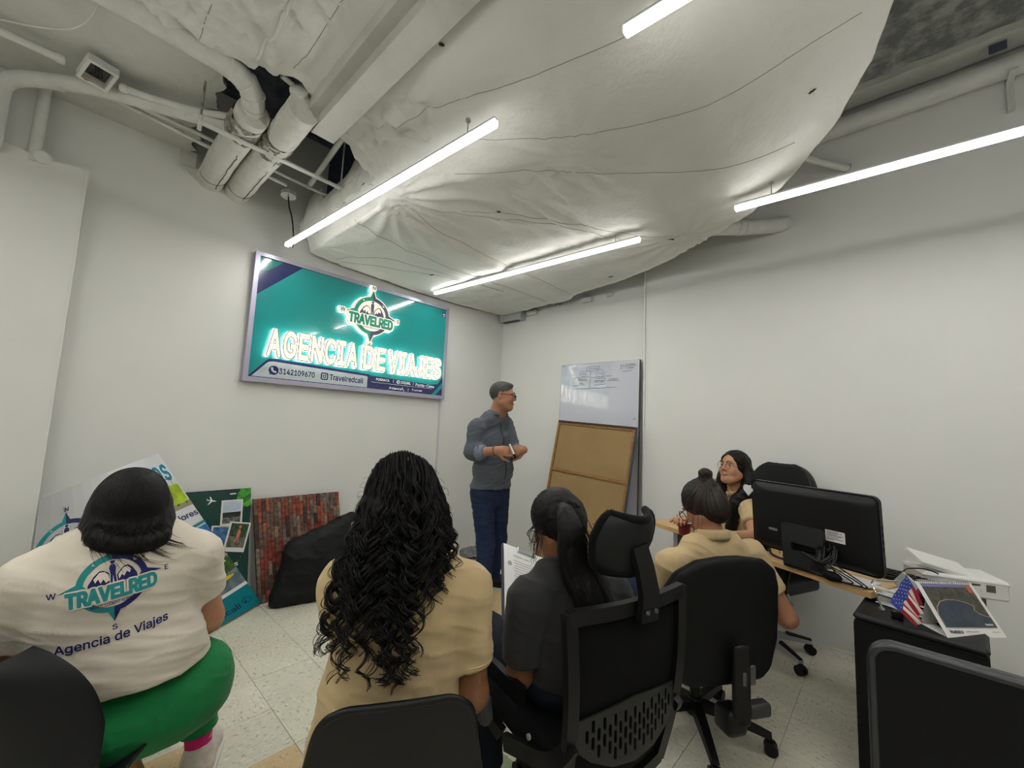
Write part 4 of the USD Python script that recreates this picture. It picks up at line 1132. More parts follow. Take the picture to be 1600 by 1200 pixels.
# ---------------------------------------------------------------- desk
du, dv = unit([-0.914, 0.407, 0]), unit([0.407, 0.914, 0])
DR = np.array([3.512, -1.272, 0])
dM = np.eye(4)
dM[:3, 0], dM[:3, 1], dM[:3, 2], dM[:3, 3] = -du, dv, (0, 0, 1), DR          # x to the right along the near edge (0 at its right end), y away
t = thing('desk', 'light wood topped office desk with the monitor and papers on it', 'desk', DR)
DL, DD = 1.36, 0.47
part(t, 'desk_top', put(put(cbox(DL, DD, 0.028, 0.002), T(-DL / 2, DD / 2, 0.726)), dM), DESKW, False)
part(t, 'edge_band', put(box(-DL, 0, -0.0008, 0.0002, 0.714, 0.738), dM), mat('desk_edge', srgb(196, 160, 108), 0.45), False)
for x_ in (-DL + 0.05,):
    part(t, 'leg_frame', put(cat_(box(x_ - 0.02, x_ + 0.02, 0.04, DD - 0.04, 0.0, 0.03), box(x_ - 0.02, x_ + 0.02, DD / 2 - 0.03, DD / 2 + 0.03, 0.03, 0.712)), dM), SILVER, False)
part(t, 'rail', put(box(-DL + 0.05, -0.12, DD - 0.10, DD - 0.08, 0.65, 0.712), dM), SILVER, False)

# black pedestal that carries the right end of the desk
t = thing('drawer_cabinet', 'black cabinet under the right end of the desk, the calendar on its top', 'cabinet', (3.64, -1.2, 0))
p00, p10 = np.array([3.462, -1.455]), np.array([3.822, -1.49])
kx = unit(np.r_[p10 - p00, 0])
ky = np.array([-kx[1], kx[0], 0])
kb = np.eye(4)
kb[:3, 0], kb[:3, 1], kb[:3, 3] = kx, ky, (p00[0], p00[1], 0)
CWD, CDP = float(np.linalg.norm(p10 - p00)), 0.92
part(t, 'body', put(put(cbox(CWD, CDP, 0.67, 0.006), T(CWD / 2, CDP / 2 + 0.004, 0.335)), kb), BLKM, False)
part(t, 'top_plate', put(put(cbox(CWD + 0.004, CDP + 0.006, 0.026, 0.010), T(CWD / 2, CDP / 2, 0.683)), kb), mat('cabinet_top', (0.010, 0.0105, 0.011), 0.5, 0.3), False)
part(t, 'side_panel', put(box(0.0, CWD, -0.002, 0.004, 0.02, 0.66), kb), BLKM, False)
CT = 0.697

# ---------------------------------------------------------------- monitor seen from behind
mL, mR = np.array((3.0219, -0.9865, 1.1314))[:2], np.array((3.5667, -1.2125, 1.1629))[:2]
mu = unit(np.r_[mR - mL, 0])
mMw = float(np.linalg.norm(mR - mL))
mn = np.array([mu[1], -mu[0], 0])                       # the way the back faces, towards the camera
tilt = 0.06
mup = unit(np.array([0, 0, 1.0]) + tilt * np.array([mn[0], mn[1], 0]))
mo = np.array([*((mL + mR) / 2), 0.792])
MM = np.eye(4)
MM[:3, 0], MM[:3, 1], MM[:3, 2], MM[:3, 3] = mu, mup, np.cross(mu, mup), mo
MHT = 0.355
t = thing('monitor', 'black computer monitor on the desk with its back to the camera', 'monitor', (mo[0], mo[1], 0.74))
part(t, 'bezel', put(prism(rrect(-mMw / 2, mMw / 2, 0, MHT, 0.03), 0.022), MM), BLKP, 40)
part(t, 'screen', put(box(-mMw / 2 + 0.02, mMw / 2 - 0.02, 0.03, MHT - 0.02, -0.001, 0.0), MM), mat('screen_glass', (0.02, 0.02, 0.025), 0.1, 0.5), False)
b0 = Manifold.hull_points(np.vstack([np.c_[rounded_outline(mMw - 0.012, MHT - 0.012, 0.028) + [0, 0.006], np.full(len(rounded_outline(1, 1, 0.1)), 0.020)], np.c_[rounded_outline(mMw - 0.05, MHT - 0.05, 0.03) + [0, 0.025], np.full(len(rounded_outline(1, 1, 0.1)), 0.040)], np.c_[rounded_outline(mMw - 0.12, MHT - 0.10, 0.04) + [0, 0.055], np.full(len(rounded_outline(1, 1, 0.1)), 0.046)]]))
bm_ = b0.to_mesh()
part(t, 'back_shell', put(trimesh.Trimesh(bm_.vert_properties[:, :3], bm_.tri_verts, process=False), MM), mat('monitor_back', (0.005, 0.0054, 0.0065), 0.42, 0.3, bump=(700.0, 0.0003)), 30)
for k in range(34):
    x_ = -mMw * 0.17 + k * 0.0058 + (0.012 if k > 19 else 0)
    part(t, 'vent_slot', put(box(x_, x_ + 0.0032, MHT - 0.040, MHT - 0.024, 0.0375, 0.0405), MM), SEAM, False)
part(t, 'stand_neck', put(put(prism(rrect(-0.105, 0.09, -0.046, 0.165, 0.015).difference(rrect(-0.060, 0.055, 0.035, 0.075, 0.004)), 0.020), T(-0.005, 0, 0.048)), MM), mat('stand_grey', (0.017, 0.019, 0.020), 0.5, 0.4), 30)
fo = np.eye(4)
fo[:3, 0], fo[:3, 1], fo[:3, 3] = mu, -mn, (mo[0] + mn[0] * 0.03, mo[1] + mn[1] * 0.03, 0.7415)
part(t, 'stand_foot', put(prism(rrect(-0.105, 0.11, -0.055, 0.12, 0.02), 0.008), fo), BLKP, 30)
part(t, 'label_sticker', put(box(0.086, 0.168, 0.120, 0.172, 0.0462, 0.0466), MM), mat('sticker', (0.62, 0.60, 0.60), 0.6, 0.3), False, label='pale rating sticker with small print')
stk = unary_union([sbox(0.092, y_, 0.092 + w_, y_ + 0.0022) for y_, w_ in ((0.165, 0.05), (0.160, 0.064), (0.155, 0.045), (0.150, 0.07), (0.145, 0.06), (0.138, 0.05), (0.132, 0.068), (0.127, 0.03))])
part(t, 'sticker_print', put(prism(stk, 0.0002), MM @ T(0, 0, 0.0466)), INK, False)
part(t, 'maker_mark', put(box(-0.19, -0.145, 0.105, 0.118, 0.0462, 0.0466), MM), mat('mark_grey', (0.20, 0.20, 0.22), 0.4), False)
heart = Polygon([(0, -0.034), (-0.026, -0.004), (-0.028, 0.012), (-0.018, 0.024), (-0.006, 0.022), (0, 0.014), (0.006, 0.022), (0.018, 0.024), (0.028, 0.012), (0.026, -0.004)]).buffer(0.002)
part(t, 'heart_clip', put(prism(heart, 0.006, T(-mMw / 2 - 0.028, 0.292, 0.006)), MM), mat('heart_white', (0.72, 0.71, 0.68), 0.5), 40, label='white heart shaped clip on the left edge')
part(t, 'heart_tab', put(box(-mMw / 2 - 0.004, -mMw / 2 + 0.010, 0.285, 0.302, 0.004, 0.024), MM), mat('heart_white', None), False)
part(t, 'side_buttons', put(cat_(*[box(mMw / 2 - 0.004, mMw / 2 + 0.001, 0.12 + 0.03 * k, 0.14 + 0.03 * k, 0.006, 0.014) for k in range(4)]), MM), BLKM, False)
dpt = lambda x, y, z: (dM @ np.array([x, y, z, 1.0]))[:3]
crng = np.random.default_rng(3)


def cable(name, lab, pts, r=0.0035, n=60, m_=None):
    lone(name, tube(spline(pts, n), r, 7), m_ or BLACKCABLE, lab, 'cable')


mp = lambda x, y, z: (MM @ np.array([x, y, z, 1.0]))[:3]
t = thing('cable_tangle', 'tangle of black cables hanging behind the monitor stand', 'cables', mp(0.1, 0.0, 0.08))
for k in range(9):
    a0 = 0.05 + 0.09 * crng.random()
    pts = [mp(a0, 0.085 + 0.02 * crng.random(), 0.046), mp(a0 + 0.02, 0.07, 0.085), mp(a0 - 0.02 + 0.05 * crng.random(), 0.03, 0.10 + 0.02 * crng.random()), mp(a0 - 0.10 * crng.random(), 0.02 + 0.04 * crng.random(), 0.095), mp(a0 - 0.14 + 0.3 * crng.random(), -0.03, 0.085), mp(0.10 + 0.09 * crng.random(), -0.040, 0.088 + 0.01 * crng.random())]
    part(t, 'cable', tube(spline(pts, 50), 0.0028, 6), BLACKCABLE)
for a0 in (0.07, 0.115):
    part(t, 'plug', put(rbox(0.018, 0.016, 0.045, 0.005), MM @ T(a0, 0.085, 0.066)), BLKP)
part(t, 'cable_bundle', put(trimesh.creation.icosphere(3, 1.0), MM @ T(0.125, -0.026, 0.092) @ np.diag([0.042, 0.022, 0.022, 1])), BLKM, label='black adapter brick')
cable('power_cable', 'black cable looping round the left foot of the monitor', [dpt(-0.52, 0.16, 0.80), dpt(-0.53, 0.12, 0.77), dpt(-0.50, 0.09, 0.748), dpt(-0.42, 0.07, 0.744), dpt(-0.36, 0.09, 0.744), dpt(-0.28, 0.06, 0.744)], 0.006)
cable('mouse_cable', 'thin black cable arching beside the desk papers', [dpt(-0.62, 0.26, 0.743), dpt(-0.60, 0.24, 0.79), dpt(-0.56, 0.21, 0.80), dpt(-0.52, 0.18, 0.77), dpt(-0.50, 0.16, 0.744)], 0.0025)

# ---------------------------------------------------------------- things on the desk and the cabinet
PAPER = mat('paper', (0.76, 0.76, 0.75), 0.8, 0.2)
t = thing('paper_pile', 'small pile of white papers on the right front of the desk', 'papers', dpt(-0.11, 0.07, 0.74))
prng = np.random.default_rng(8)
for k in range(7):
    part(t, 'sheet', put(put(box(-0.095, 0.095, -0.05, 0.05, 0, 0.0022), Rz(0.08 * prng.normal())), dM @ T(-0.115 + 0.006 * prng.normal(), 0.065, 0.7405 + 0.0026 * k)), PAPER, False)
t = thing('candy_wrapper', 'bright green crumpled wrapper at the front edge of the desk', 'wrapper', dpt(-0.235, 0.035, 0.74))
wm = trimesh.creation.icosphere(3, 0.018)
wm.vertices *= (1 + 0.35 * fbm(wm.vertices * 90, 3, 5))[:, None]
part(t, 'foil', put(wm, dM @ T(-0.235, 0.035, 0.757) @ np.diag([1, 0.8, 0.9, 1])), mat('lime_foil', srgb(150, 190, 50), 0.2, 0.6, var=(120.0, srgb(90, 150, 30), 0.45, 0.55)), 20)
part(t, 'twist', put(trimesh.creation.cone(0.012, 0.02, sections=10), dM @ T(-0.213, 0.035, 0.765) @ Ry(1.4)), mat('lime_foil', None), 20)
t = thing('keyboard', 'black keyboard lying at the right end of the desk behind the monitor', 'keyboard', dpt(0.02, 0.33, 0.74))
kM2 = dM @ T(-0.01, 0.34, 0.752) @ Rz(0.0)
part(t, 'case', put(cbox(0.30, 0.12, 0.020, 0.004), kM2), BLKP, False)
for i in range(12):
    for j in range(4):
        part(t, 'key', put(cbox(0.019, 0.021, 0.006, 0.0015), kM2 @ T(-0.132 + 0.024 * i, -0.040 + 0.0265 * j, 0.0125)), BLKM, False)
cp = lambda x, y, z: (kb @ np.array([x, y, z, 1.0]))[:3]
WPL = mat('white_plastic', (0.66, 0.66, 0.63), 0.4, 0.5)
FOAM = mat('foam', (0.72, 0.715, 0.68), 0.9, 0.2, bump=(220.0, 0.002), var=(220.0, (0.62, 0.615, 0.58), 0.4, 0.7))
t = thing('white_box', 'low white plastic box on the cabinet beneath the foam slab', 'box', (3.80, -0.72, CT))
bx_ = frame_of((3.795, -0.735, CT + 0.045), (0.93, 0.35, 0), Y=(-0.35, 0.93, 0))
part(t, 'body', put(cbox(0.30, 0.19, 0.088, 0.008), bx_), WPL, False)
part(t, 'lid_edge', put(cbox(0.305, 0.195, 0.012, 0.004), bx_ @ T(0, 0, 0.030)), WPL, False)
part(t, 'port', put(cat_(*[box(0.02 + 0.05 * k, 0.05 + 0.05 * k, -0.097, -0.094, -0.01, 0.02) for k in range(2)]), bx_), SEAM, False)
t = thing('foam_slab', 'white foam slab lying tilted on top of the white box', 'foam', (3.74, -0.82, 0.82))
f4 = [np.array(p) for p in ((3.6347, -0.9538, 0.8337), (3.6847, -0.7045, 0.8512), (3.8675, -0.5818, 0.7901), (3.8187, -0.8446, 0.7803))]
fo_ = (f4[0] + f4[2]) / 2
fM = frame_of(fo_, f4[3] - f4[0], Y=f4[1] - f4[0])
part(t, 'slab', put(cbox(np.linalg.norm(f4[3] - f4[0]), 0.13, 0.022, 0.003), fM), FOAM, False)
lone('black_lead', tube(spline([cp(0.10, 0.50, CT + 0.06), cp(0.12, 0.52, CT + 0.10), cp(0.17, 0.55, CT + 0.11), cp(0.22, 0.60, CT + 0.09)], 24), 0.003, 6), BLACKCABLE, 'black lead bending out of the white box by the foam slab', 'cable')

# desk calendar
cA, cB, cC, cD = [np.array(p) for p in ((3.6883, -1.3573, 0.8432), (3.8525, -1.1278, 0.8260), (3.8925, -1.2350, 0.6803), (3.7256, -1.4699, 0.6976))]
sft = CT + 0.002 - min(cC[2], cD[2])
for p_ in (cA, cB, cC, cD):
    p_[2] += 0.0
cE = np.array((3.6617, -1.3914, 0.7000))
t = thing('desk_calendar', 'standing desk calendar with a photo of a bay and beach', 'calendar', (cA + cC) / 2)
hX, hY = unit(cD - cA), None
cw, chh = float(np.linalg.norm(cC - cD)), float(np.linalg.norm(cD - cA))
cM3 = frame_of(cD, cC - cD, Y=cA - cD)
if cM3[2, 2] < 0:
    cM3[:3, 2] *= -1
part(t, 'front_leaf', put(box(0, cw, 0, chh, -0.002, 0.0), cM3), mat('calendar_card', (0.72, 0.715, 0.69), 0.6), False)
rear = np.array([cA, cA + (cC - cD) * 0.95, cA + (cC - cD) * 0.95 + (cE - cA), cE])
part(t, 'rear_leaf', trimesh.Trimesh(np.vstack([rear, rear - [0.002, 0.001, 0.002]]), [[0, 1, 2], [0, 2, 3], [4, 6, 5], [4, 7, 6], [0, 4, 5], [0, 5, 1], [3, 2, 6], [3, 6, 7], [0, 3, 7], [0, 7, 4], [1, 5, 6], [1, 6, 2]], process=False), mat('calendar_card', None), False)
base_ = np.array([cE, cD, cC, cE + (cC - cD)])
part(t, 'base_leaf', trimesh.Trimesh(np.vstack([base_, base_ - [0, 0, 0.003]]), [[0, 1, 2], [0, 2, 3], [4, 6, 5], [4, 7, 6], [0, 4, 5], [0, 5, 1], [1, 5, 6], [1, 6, 2], [2, 6, 7], [2, 7, 3], [3, 7, 4], [3, 4, 0]], process=False), mat('calendar_card', None), False)


def cpr(poly, m_, k, name='picture'):
    poly = affinity.scale(poly, cw, chh, origin=(0, 0))
    part(t, name, prism(poly, 0.0003, cM3 @ T(0, 0, 0.0003 + 0.0003 * k)), m_, False)


zig = [(0.06 + 0.012 * (k % 2), 0.16 + 0.80 * k / 48) for k in range(49)]
zig2 = [(0.945 - 0.012 * (k % 2), 0.16 + 0.80 * k / 48) for k in range(49)]
zb = [(0.06 + 0.885 * k / 40, 0.16 + 0.012 * (k % 2)) for k in range(1, 40)]
frame_ = Polygon(zig + zig2[::-1] + zb[::-1])
cpr(frame_, mat('cal_hills', srgb(84, 82, 72), 0.4, var=(60.0, srgb(52, 54, 44), 0.4, 0.6)), 1)
cpr(sbox(0.07, 0.90, 0.935, 0.955), mat('cal_sky', srgb(112, 112, 158), 0.4), 2)
bay = Polygon([(0.07, 0.17), (0.07, 0.40), (0.12, 0.52), (0.22, 0.62), (0.36, 0.66), (0.52, 0.65), (0.66, 0.61), (0.76, 0.55), (0.72, 0.47), (0.78, 0.40), (0.88, 0.36), (0.935, 0.34), (0.935, 0.17)])
cpr(bay.buffer(0.012), mat('cal_sand', srgb(176, 152, 122), 0.4), 3)
cpr(bay.intersection(frame_), mat('cal_water', srgb(58, 68, 82), 0.35, var=(30.0, srgb(46, 56, 70), 0.4, 0.6)), 4)
cpr(sbox(0.84, 0.80, 0.92, 0.955), mat('cal_red', srgb(178, 92, 72), 0.4), 5)
cpr(fit(text_poly('Huatulco', 1.0), 0.09, 0.065, 0.22, 0.065), mat('print_navy', None), 2, 'lettering')
cpr(fit(text_poly('bahia y playa', 1.0), 0.36, 0.08, 0.22, 0.03), mat('cal_greytext', (0.35, 0.35, 0.35), 0.5), 2, 'lettering')
cpr(sbox(0.80, 0.085, 0.94, 0.095), mat('cal_greytext', None), 2, 'lettering')
cpr(fit(text_poly('Huatulco', 1.0), 0.76, 0.20, 0.14, 0.04), mat('print_white', None), 5, 'lettering')
part(t, 'wire_binding', cat_(*[put(trimesh.creation.torus(0.006, 0.0012, major_sections=12, minor_sections=5), cM3 @ T(0.015 + (cw - 0.03) * k / 27, chh, -0.002) @ Ry(math.pi / 2)) for k in range(28)]), SILVER, True, kind='stuff')

# small flag on a stick in a black stand
t = thing('table_flag', 'small striped flag with white stars on blue, drooping from a stick beside the calendar', 'flag', (3.63, -1.40, CT))
fa, fb, fc, fd = [np.array(p) for p in ((3.6251, -1.4487, 0.8831), (3.5745, -1.5232, 0.7867), (3.6519, -1.4821, 0.7088), (3.6653, -1.4244, 0.7784))]
part(t, 'stick', cyl(np.array((3.6279, -1.4205, 0.8966)), np.array((3.5931, -1.3973, 0.6930)), 0.0025, 8), mat('stick_gold', (0.45, 0.36, 0.18), 0.4))
stick_foot = np.array((3.5931, -1.3973, 0.6930))
part(t, 'stand', put(rbox(0.035, 0.035, max(0.03, stick_foot[2] - CT + 0.02), 0.005), T(stick_foot[0], stick_foot[1], CT + max(0.03, stick_foot[2] - CT + 0.02) / 2)), BLKP)


def flagmap(a, s):
    """a along the stripes 0..1 (from the blue end), s across the stripes 0..1"""
    a, s = np.asarray(a)[:, None], np.asarray(s)[:, None]
    top = (1 - s) * fa + s * fb
    bot = (1 - s) * fd + s * fc
    q = (1 - a) * ((1 - s) * fa + s * fb) + a * ((1 - s) * fd + s * fc)
    n_ = unit(np.cross(fb - fa, fd - fa))
    return q + n_ * 0.007 * np.sin(s * 15 + a * 3) * (0.3 + a)


fred, fwh, fbl = mat('flag_red', srgb(158, 32, 52), 0.7), mat('flag_white', srgb(226, 214, 206), 0.7), mat('flag_blue', srgb(44, 64, 150), 0.7)
for k in range(9):
    def st(u, v, k=k):
        return flagmap(0.36 + 0.64 * v if k < 5 else v * 0.64 + 0.36, (k + u) / 9.0)
    sh, _ = surf_shell(st, 4, 14, 0.0008)
    part(t, 'stripe', sh, (fred, fwh)[k % 2], True)
sh, _ = surf_shell(lambda u, v: flagmap(v * 0.37, u), 16, 8, 0.0008)
part(t, 'canton', sh, fbl, True)
stars = []
for i in range(7):
    for j in range(4):
        c_ = flagmap([0.05 + 0.085 * j], [0.08 + 0.125 * i + (0.06 if j % 2 else 0)])[0]
        n_ = unit(np.cross(fb - fa, fd - fa))
        n_ = n_ if np.dot(n_, CAM - c_) > 0 else -n_
        stars.append(put(trimesh.creation.cylinder(0.0018, 0.0006, sections=6), T(*(c_ + n_ * 0.0008)) @ trimesh.geometry.align_vectors([0, 0, 1], n_)))
part(t, 'stars', cat_(*stars), fwh, False, kind='stuff')

# pen tray, phone stand, pens
t = thing('letter_tray', 'clear plastic letter tray with papers hanging over the desk end', 'tray', dpt(0.06, 0.10, 0.70))
CLR = mat('clear_plastic', (0.62, 0.64, 0.65), 0.15, 0.5)
part(t, 'tray_base', put(cbox(0.17, 0.24, 0.004, 0.001), dM @ T(0.09, 0.14, CT + 0.004)), CLR, False)
part(t, 'tray_shelf', put(cbox(0.16, 0.22, 0.004, 0.001), dM @ T(0.085, 0.14, CT + 0.040)), CLR, False)
part(t, 'front_lip', put(cbox(0.15, 0.010, 0.012, 0.002), dM @ T(0.075, 0.03, CT + 0.062)), mat('white_plastic', None), False)
for k in range(4):
    part(t, 'paper', put(put(box(-0.075, 0.075, -0.10, 0.10, 0, 0.0015), Rz(0.04 * (k - 1.5))), dM @ T(0.08, 0.14, CT + 0.008 + 0.006 * k)), PAPER, False)
t = thing('wire_stand', 'bent chrome wire stand in front of the letter tray', 'stand', dpt(0.05, 0.0, CT))
part(t, 'wire', tube(spline([(3.5501, -1.4430, 0.7356), (3.5367, -1.4480, 0.7812), (3.5220, -1.4252, 0.8155), (3.5284, -1.3648, 0.8179), (3.5629, -1.3041, 0.8079), (3.5984, -1.2433, 0.8032)], 30), 0.0035, 8), CHROME)
part(t, 'foot', put(trimesh.creation.cylinder(0.010, 0.006, sections=12), T(*(3.5500, -1.4427, 0.7331))), CHROME)
t = thing('phone', 'grey phone standing behind the little flag', 'phone', (3.6512, -1.1676, 0.8076))
p4 = [np.array(p) for p in ((3.6177, -1.2156, 0.7316), (3.6649, -1.2080, 0.7951), (3.6391, -1.1267, 0.8270), (3.6007, -1.1498, 0.7357))]
pm = frame_of((p4[0] + p4[2]) / 2, p4[1] - p4[0], Y=p4[2] - p4[1])
part(t, 'body', put(cbox(0.062, 0.13, 0.009, 0.003), pm), mat('phone_grey', (0.35, 0.38, 0.37), 0.3, 0.5), False)
part(t, 'screen', put(cbox(0.056, 0.12, 0.002, 0.0005), pm @ T(0, 0, 0.005)), mat('phone_glass', (0.30, 0.33, 0.32), 0.1, 0.5), False)
part(t, 'edge', put(cbox(0.064, 0.132, 0.004, 0.002), pm), CHROME, False)
t = thing('pen_cup', 'black pen cup hidden behind the flag, holding markers', 'pen cup', (3.6528, -1.2651, 0.7304))
pc = np.array((3.6564, -1.2607, 0.7228))
part(t, 'cup', cyl((pc[0], pc[1], CT), (pc[0], pc[1], CT + 0.075), 0.032, 24, 0.036), BLKP)
part(t, 'rim', ring((pc[0], pc[1], CT + 0.075), (0, 0, 1), 0.036, 0.004, 0.002), BLKP)
for k, (a, b, m_, c_) in enumerate((((3.6538, -1.2677, 0.7564), (3.6825, -1.2794, 0.8350), mat('marker_pink', srgb(150, 30, 92), 0.35), 'pink'), ((3.6456, -1.2735, 0.7430), (3.6717, -1.2291, 0.7946), mat('marker_black', (0.03, 0.03, 0.05), 0.35), 'black'))):
    a, b = np.array(a), np.array(b)
    d_ = b - a
    tt = thing('marker', '%s marker pen sticking out of the pen cup beside the calendar' % c_, 'marker', a)
    part(tt, 'barrel', cyl(a - d_ * 0.6, a + d_ * 0.5, 0.0075, 14), m_)
    part(tt, 'cap', cyl(a + d_ * 0.5, b, 0.0085, 14), BLKP)

# things near the seated woman at the far side
t = thing('cup', 'dark red paper cup with a leafy drink at the left of the desk', 'cup', dpt(-1.0, 0.10, 0.74))
cc = np.array((2.5812, -1.0331, 0.7420))
cc = np.array([2.60, -0.93, 0.741])
part(t, 'cup_body', cyl(cc, cc + V3(0, 0, 0.078), 0.032, 28, 0.041), mat('cup_red', srgb(110, 26, 30), 0.45))
part(t, 'rim', put(trimesh.creation.torus(0.041, 0.0035, major_sections=28, minor_sections=8), T(*(cc + V3(0, 0, 0.078)))), mat('cup_white', (0.74, 0.74, 0.70), 0.5))
lv_ = []
for k in range(11):
    q_ = trimesh.creation.icosphere(2, 1.0)
    q_ = put(q_, T(*(cc + V3(0.022 * math.cos(k * 2.4), 0.022 * math.sin(k * 2.4), 0.082 + 0.004 * (k % 3)))) @ Rz(k) @ Rx(0.5 * math.sin(k * 3)) @ np.diag([0.016, 0.007, 0.004, 1]))
    part(t, 'leaf', q_, mat('leaf_green', srgb(96, 140, 66), 0.5) if k % 3 else mat('cup_white', None), True)
part(t, 'straw', cyl(cc + V3(-0.01, 0, 0.06), cc + V3(-0.045, -0.01, 0.115), 0.003, 8), BLKP)
t = thing('desk_paper', 'white paper the far woman is writing on', 'paper', dpt(-1.02, 0.3, 0.74))
for k in range(2):
    part(t, 'sheet', put(put(box(-0.12, 0.12, -0.15, 0.15, 0, 0.0012), Rz(0.3 + 0.15 * k)), dM @ T(-1.08 + 0.05 * k, 0.26, 0.7405 + 0.0016 * k)), PAPER, False)
t = thing('tablet', 'black tablet lying on the desk beside the cup', 'tablet', dpt(-0.93, 0.16, 0.74))
part(t, 'body', put(put(cbox(0.20, 0.15, 0.012, 0.003), Rz(-0.25)), dM @ T(-0.86, 0.17, 0.7495)), BLKP, False)
part(t, 'screen', put(put(box(-0.088, 0.088, -0.064, 0.064, 0.006, 0.0065), Rz(-0.25)), dM @ T(-0.86, 0.17, 0.7495)), mat('screen_glass', None), False)
t = thing('pouch', 'soft black pouch on the desk left of the monitor', 'pouch', dpt(-0.60, 0.20, 0.74))
pm_ = trimesh.creation.icosphere(4, 1.0)
pm_.vertices = pm_.vertices * [0.095, 0.055, 0.034] * (1 + 0.16 * fbm(pm_.vertices * 2.2, 3, 3))[:, None]
pm_.vertices[:, 2] = np.maximum(pm_.vertices[:, 2], -0.022)
part(t, 'pouch_body', put(pm_, dM @ T(-0.66, 0.16, 0.7635)), BLKF, True)
part(t, 'strap', tube(spline([dpt(-0.72, 0.13, 0.77), dpt(-0.66, 0.09, 0.765), dpt(-0.58, 0.10, 0.755), dpt(-0.54, 0.14, 0.746)], 20), 0.004, 7), BLKM)

# black bag by the brick panel, and the cloth in the corner
# (both are soft bodies, built further down)

# ================================================================= chairs
def shell_back(w_top, w_bot, h, lean, curve, r, th, nu=30, nv=30):
    """A curved plastic backrest: local x right, y forward, z up from the seat; rounded top corners."""
    def fn(u, v):
        # superellipse-like outline: the width shrinks in the corners
        z = v * h
        wv = w_bot + (w_top - w_bot) * v
        k = np.clip((z - (h - r)) / r, 0, 1)
        wv = wv / 2 - r * (1 - np.sqrt(np.clip(1 - k ** 2, 0, 1)))
        x = (2 * u - 1) * wv
        y = -lean * v - curve * (1 - np.cos(np.clip(x / (w_bot * 0.5), -1.2, 1.2) * 1.2)) * -1.0
        return np.c_[x, y, z]
    return surf_shell(fn, nu, nv, th)


# chair of the woman on the left: bucket shell on wooden legs
t = thing('shell_chair', 'black bucket chair with wooden legs under the woman in green trousers', 'chair', (1.93, -3.49, 0))
CA = Mz((1.90, -3.625, -0.03), (-0.76, 0.65))


def bucket(u, v):
    # v: 0 front of the seat .. 0.5 back of the seat .. 1 top of the backrest
    s = np.clip((v - 0.42) / 0.20, 0, 1)
    s = s * s * (3 - 2 * s)
    yb = 0.21 - 0.40 * np.clip(v / 0.5, 0, 1)
    z0 = 0.43 + 0.02 * np.cos(v * 6)
    yy = np.where(v < 0.5, yb, -0.19 - 0.10 * (v - 0.5) / 0.5)
    zz = z0 + s * 0.03 + np.clip(v - 0.5, 0, 1) * 2 * 0.36
    hw = np.where(v < 0.5, 0.21 + 0.02 * v, 0.235 - 0.05 * np.clip((v - 0.5) * 2, 0, 1) ** 2)
    k = np.clip((v - 0.80) / 0.20, 0, 1)
    hw = hw * np.sqrt(np.clip(1 - 0.80 * k ** 2.2, 0.03, 1))
    k2 = np.clip((0.12 - v) / 0.12, 0, 1)
    hw = hw * np.sqrt(1 - 0.4 * k2 ** 2)
    x = (2 * u - 1) * hw
    edge = np.abs(2 * u - 1) ** 2.6
    zz = zz + np.where(v < 0.62, 0.055 * edge, 0.02 * edge)
    yy = yy + np.where(v > 0.5, 0.085 * edge * np.clip((v - 0.5) * 4, 0, 1), 0)
    return np.c_[x, yy, zz]


sh, _ = surf_shell(bucket, 34, 54, 0.008)
SHELLM = mat('shell_grey', (0.0075, 0.0082, 0.0095), 0.5, 0.25)
part(t, 'shell', put(sh, CA), SHELLM, True)
for sx_, sy_ in ((-1, -1), (1, -1), (-1, 1), (1, 1)):
    part(t, 'leg', put(cyl((sx_ * 0.12, sy_ * 0.10, 0.40), (sx_ * 0.22, sy_ * 0.20, 0.03), 0.020, 14, 0.013), CA), BEECH)
for a, b in (((-0.145, -0.125, 0.32), (0.20, -0.175, 0.10)), ((0.145, -0.125, 0.32), (-0.20, -0.175, 0.10)), ((-0.145, 0.125, 0.32), (0.20, 0.175, 0.10)), ((0.145, 0.125, 0.32), (-0.20, 0.175, 0.10)), ((0.145, -0.125, 0.32), (0.20, 0.175, 0.12)), ((-0.145, -0.125, 0.32), (-0.20, 0.175, 0.12))):
    part(t, 'brace', put(cyl(a, b, 0.005, 8), CA), BLKP)
part(t, 'under_frame', put(cat_(cyl((-0.12, -0.10, 0.41), (0.12, 0.10, 0.41), 0.009, 8), cyl((0.12, -0.10, 0.41), (-0.12, 0.10, 0.41), 0.009, 8)), CA), BLKP)

# chair of the curly haired woman: plain plastic back, seen from behind
t = thing('plastic_chair', 'black plastic chair in the front middle, under the woman with long curly hair', 'chair', (2.7, -3.0, 0))
bl_, br_ = np.array((2.7215, -3.2538, 0.7820)), np.array((2.8593, -3.0336, 0.7645))
bfw = unit(np.cross([0, 0, 1.0], np.r_[(br_ - bl_)[:2], 0]))
bmid = (bl_ + br_) / 2
CBp = np.array([*(bmid[:2] + 0.24 * bfw[:2]), 0])
CB = Mz(CBp, bfw)
ztop = bmid[2]
sb, grid = shell_back(0.315, 0.45, ztop - 0.44, 0.055, 0.02, 0.055, 0.012)
part(t, 'backrest', put(sb, CB @ T(0, -0.185, 0.44)), BLKP, 40)
rimp = np.array([*(grid[0, 2:, :]), *(grid[1:-1, -1, :]), *(grid[-1, :1:-1, :])])
part(t, 'back_rim', put(tube(spline(rimp[::2], 90), 0.0085, 10), CB @ T(0, -0.185, 0.44)), BLKP, True)
part(t, 'seat', put(put(rbox(0.43, 0.41, 0.035, 0.016), T(0, 0.02, 0.435)), CB), BLKP)
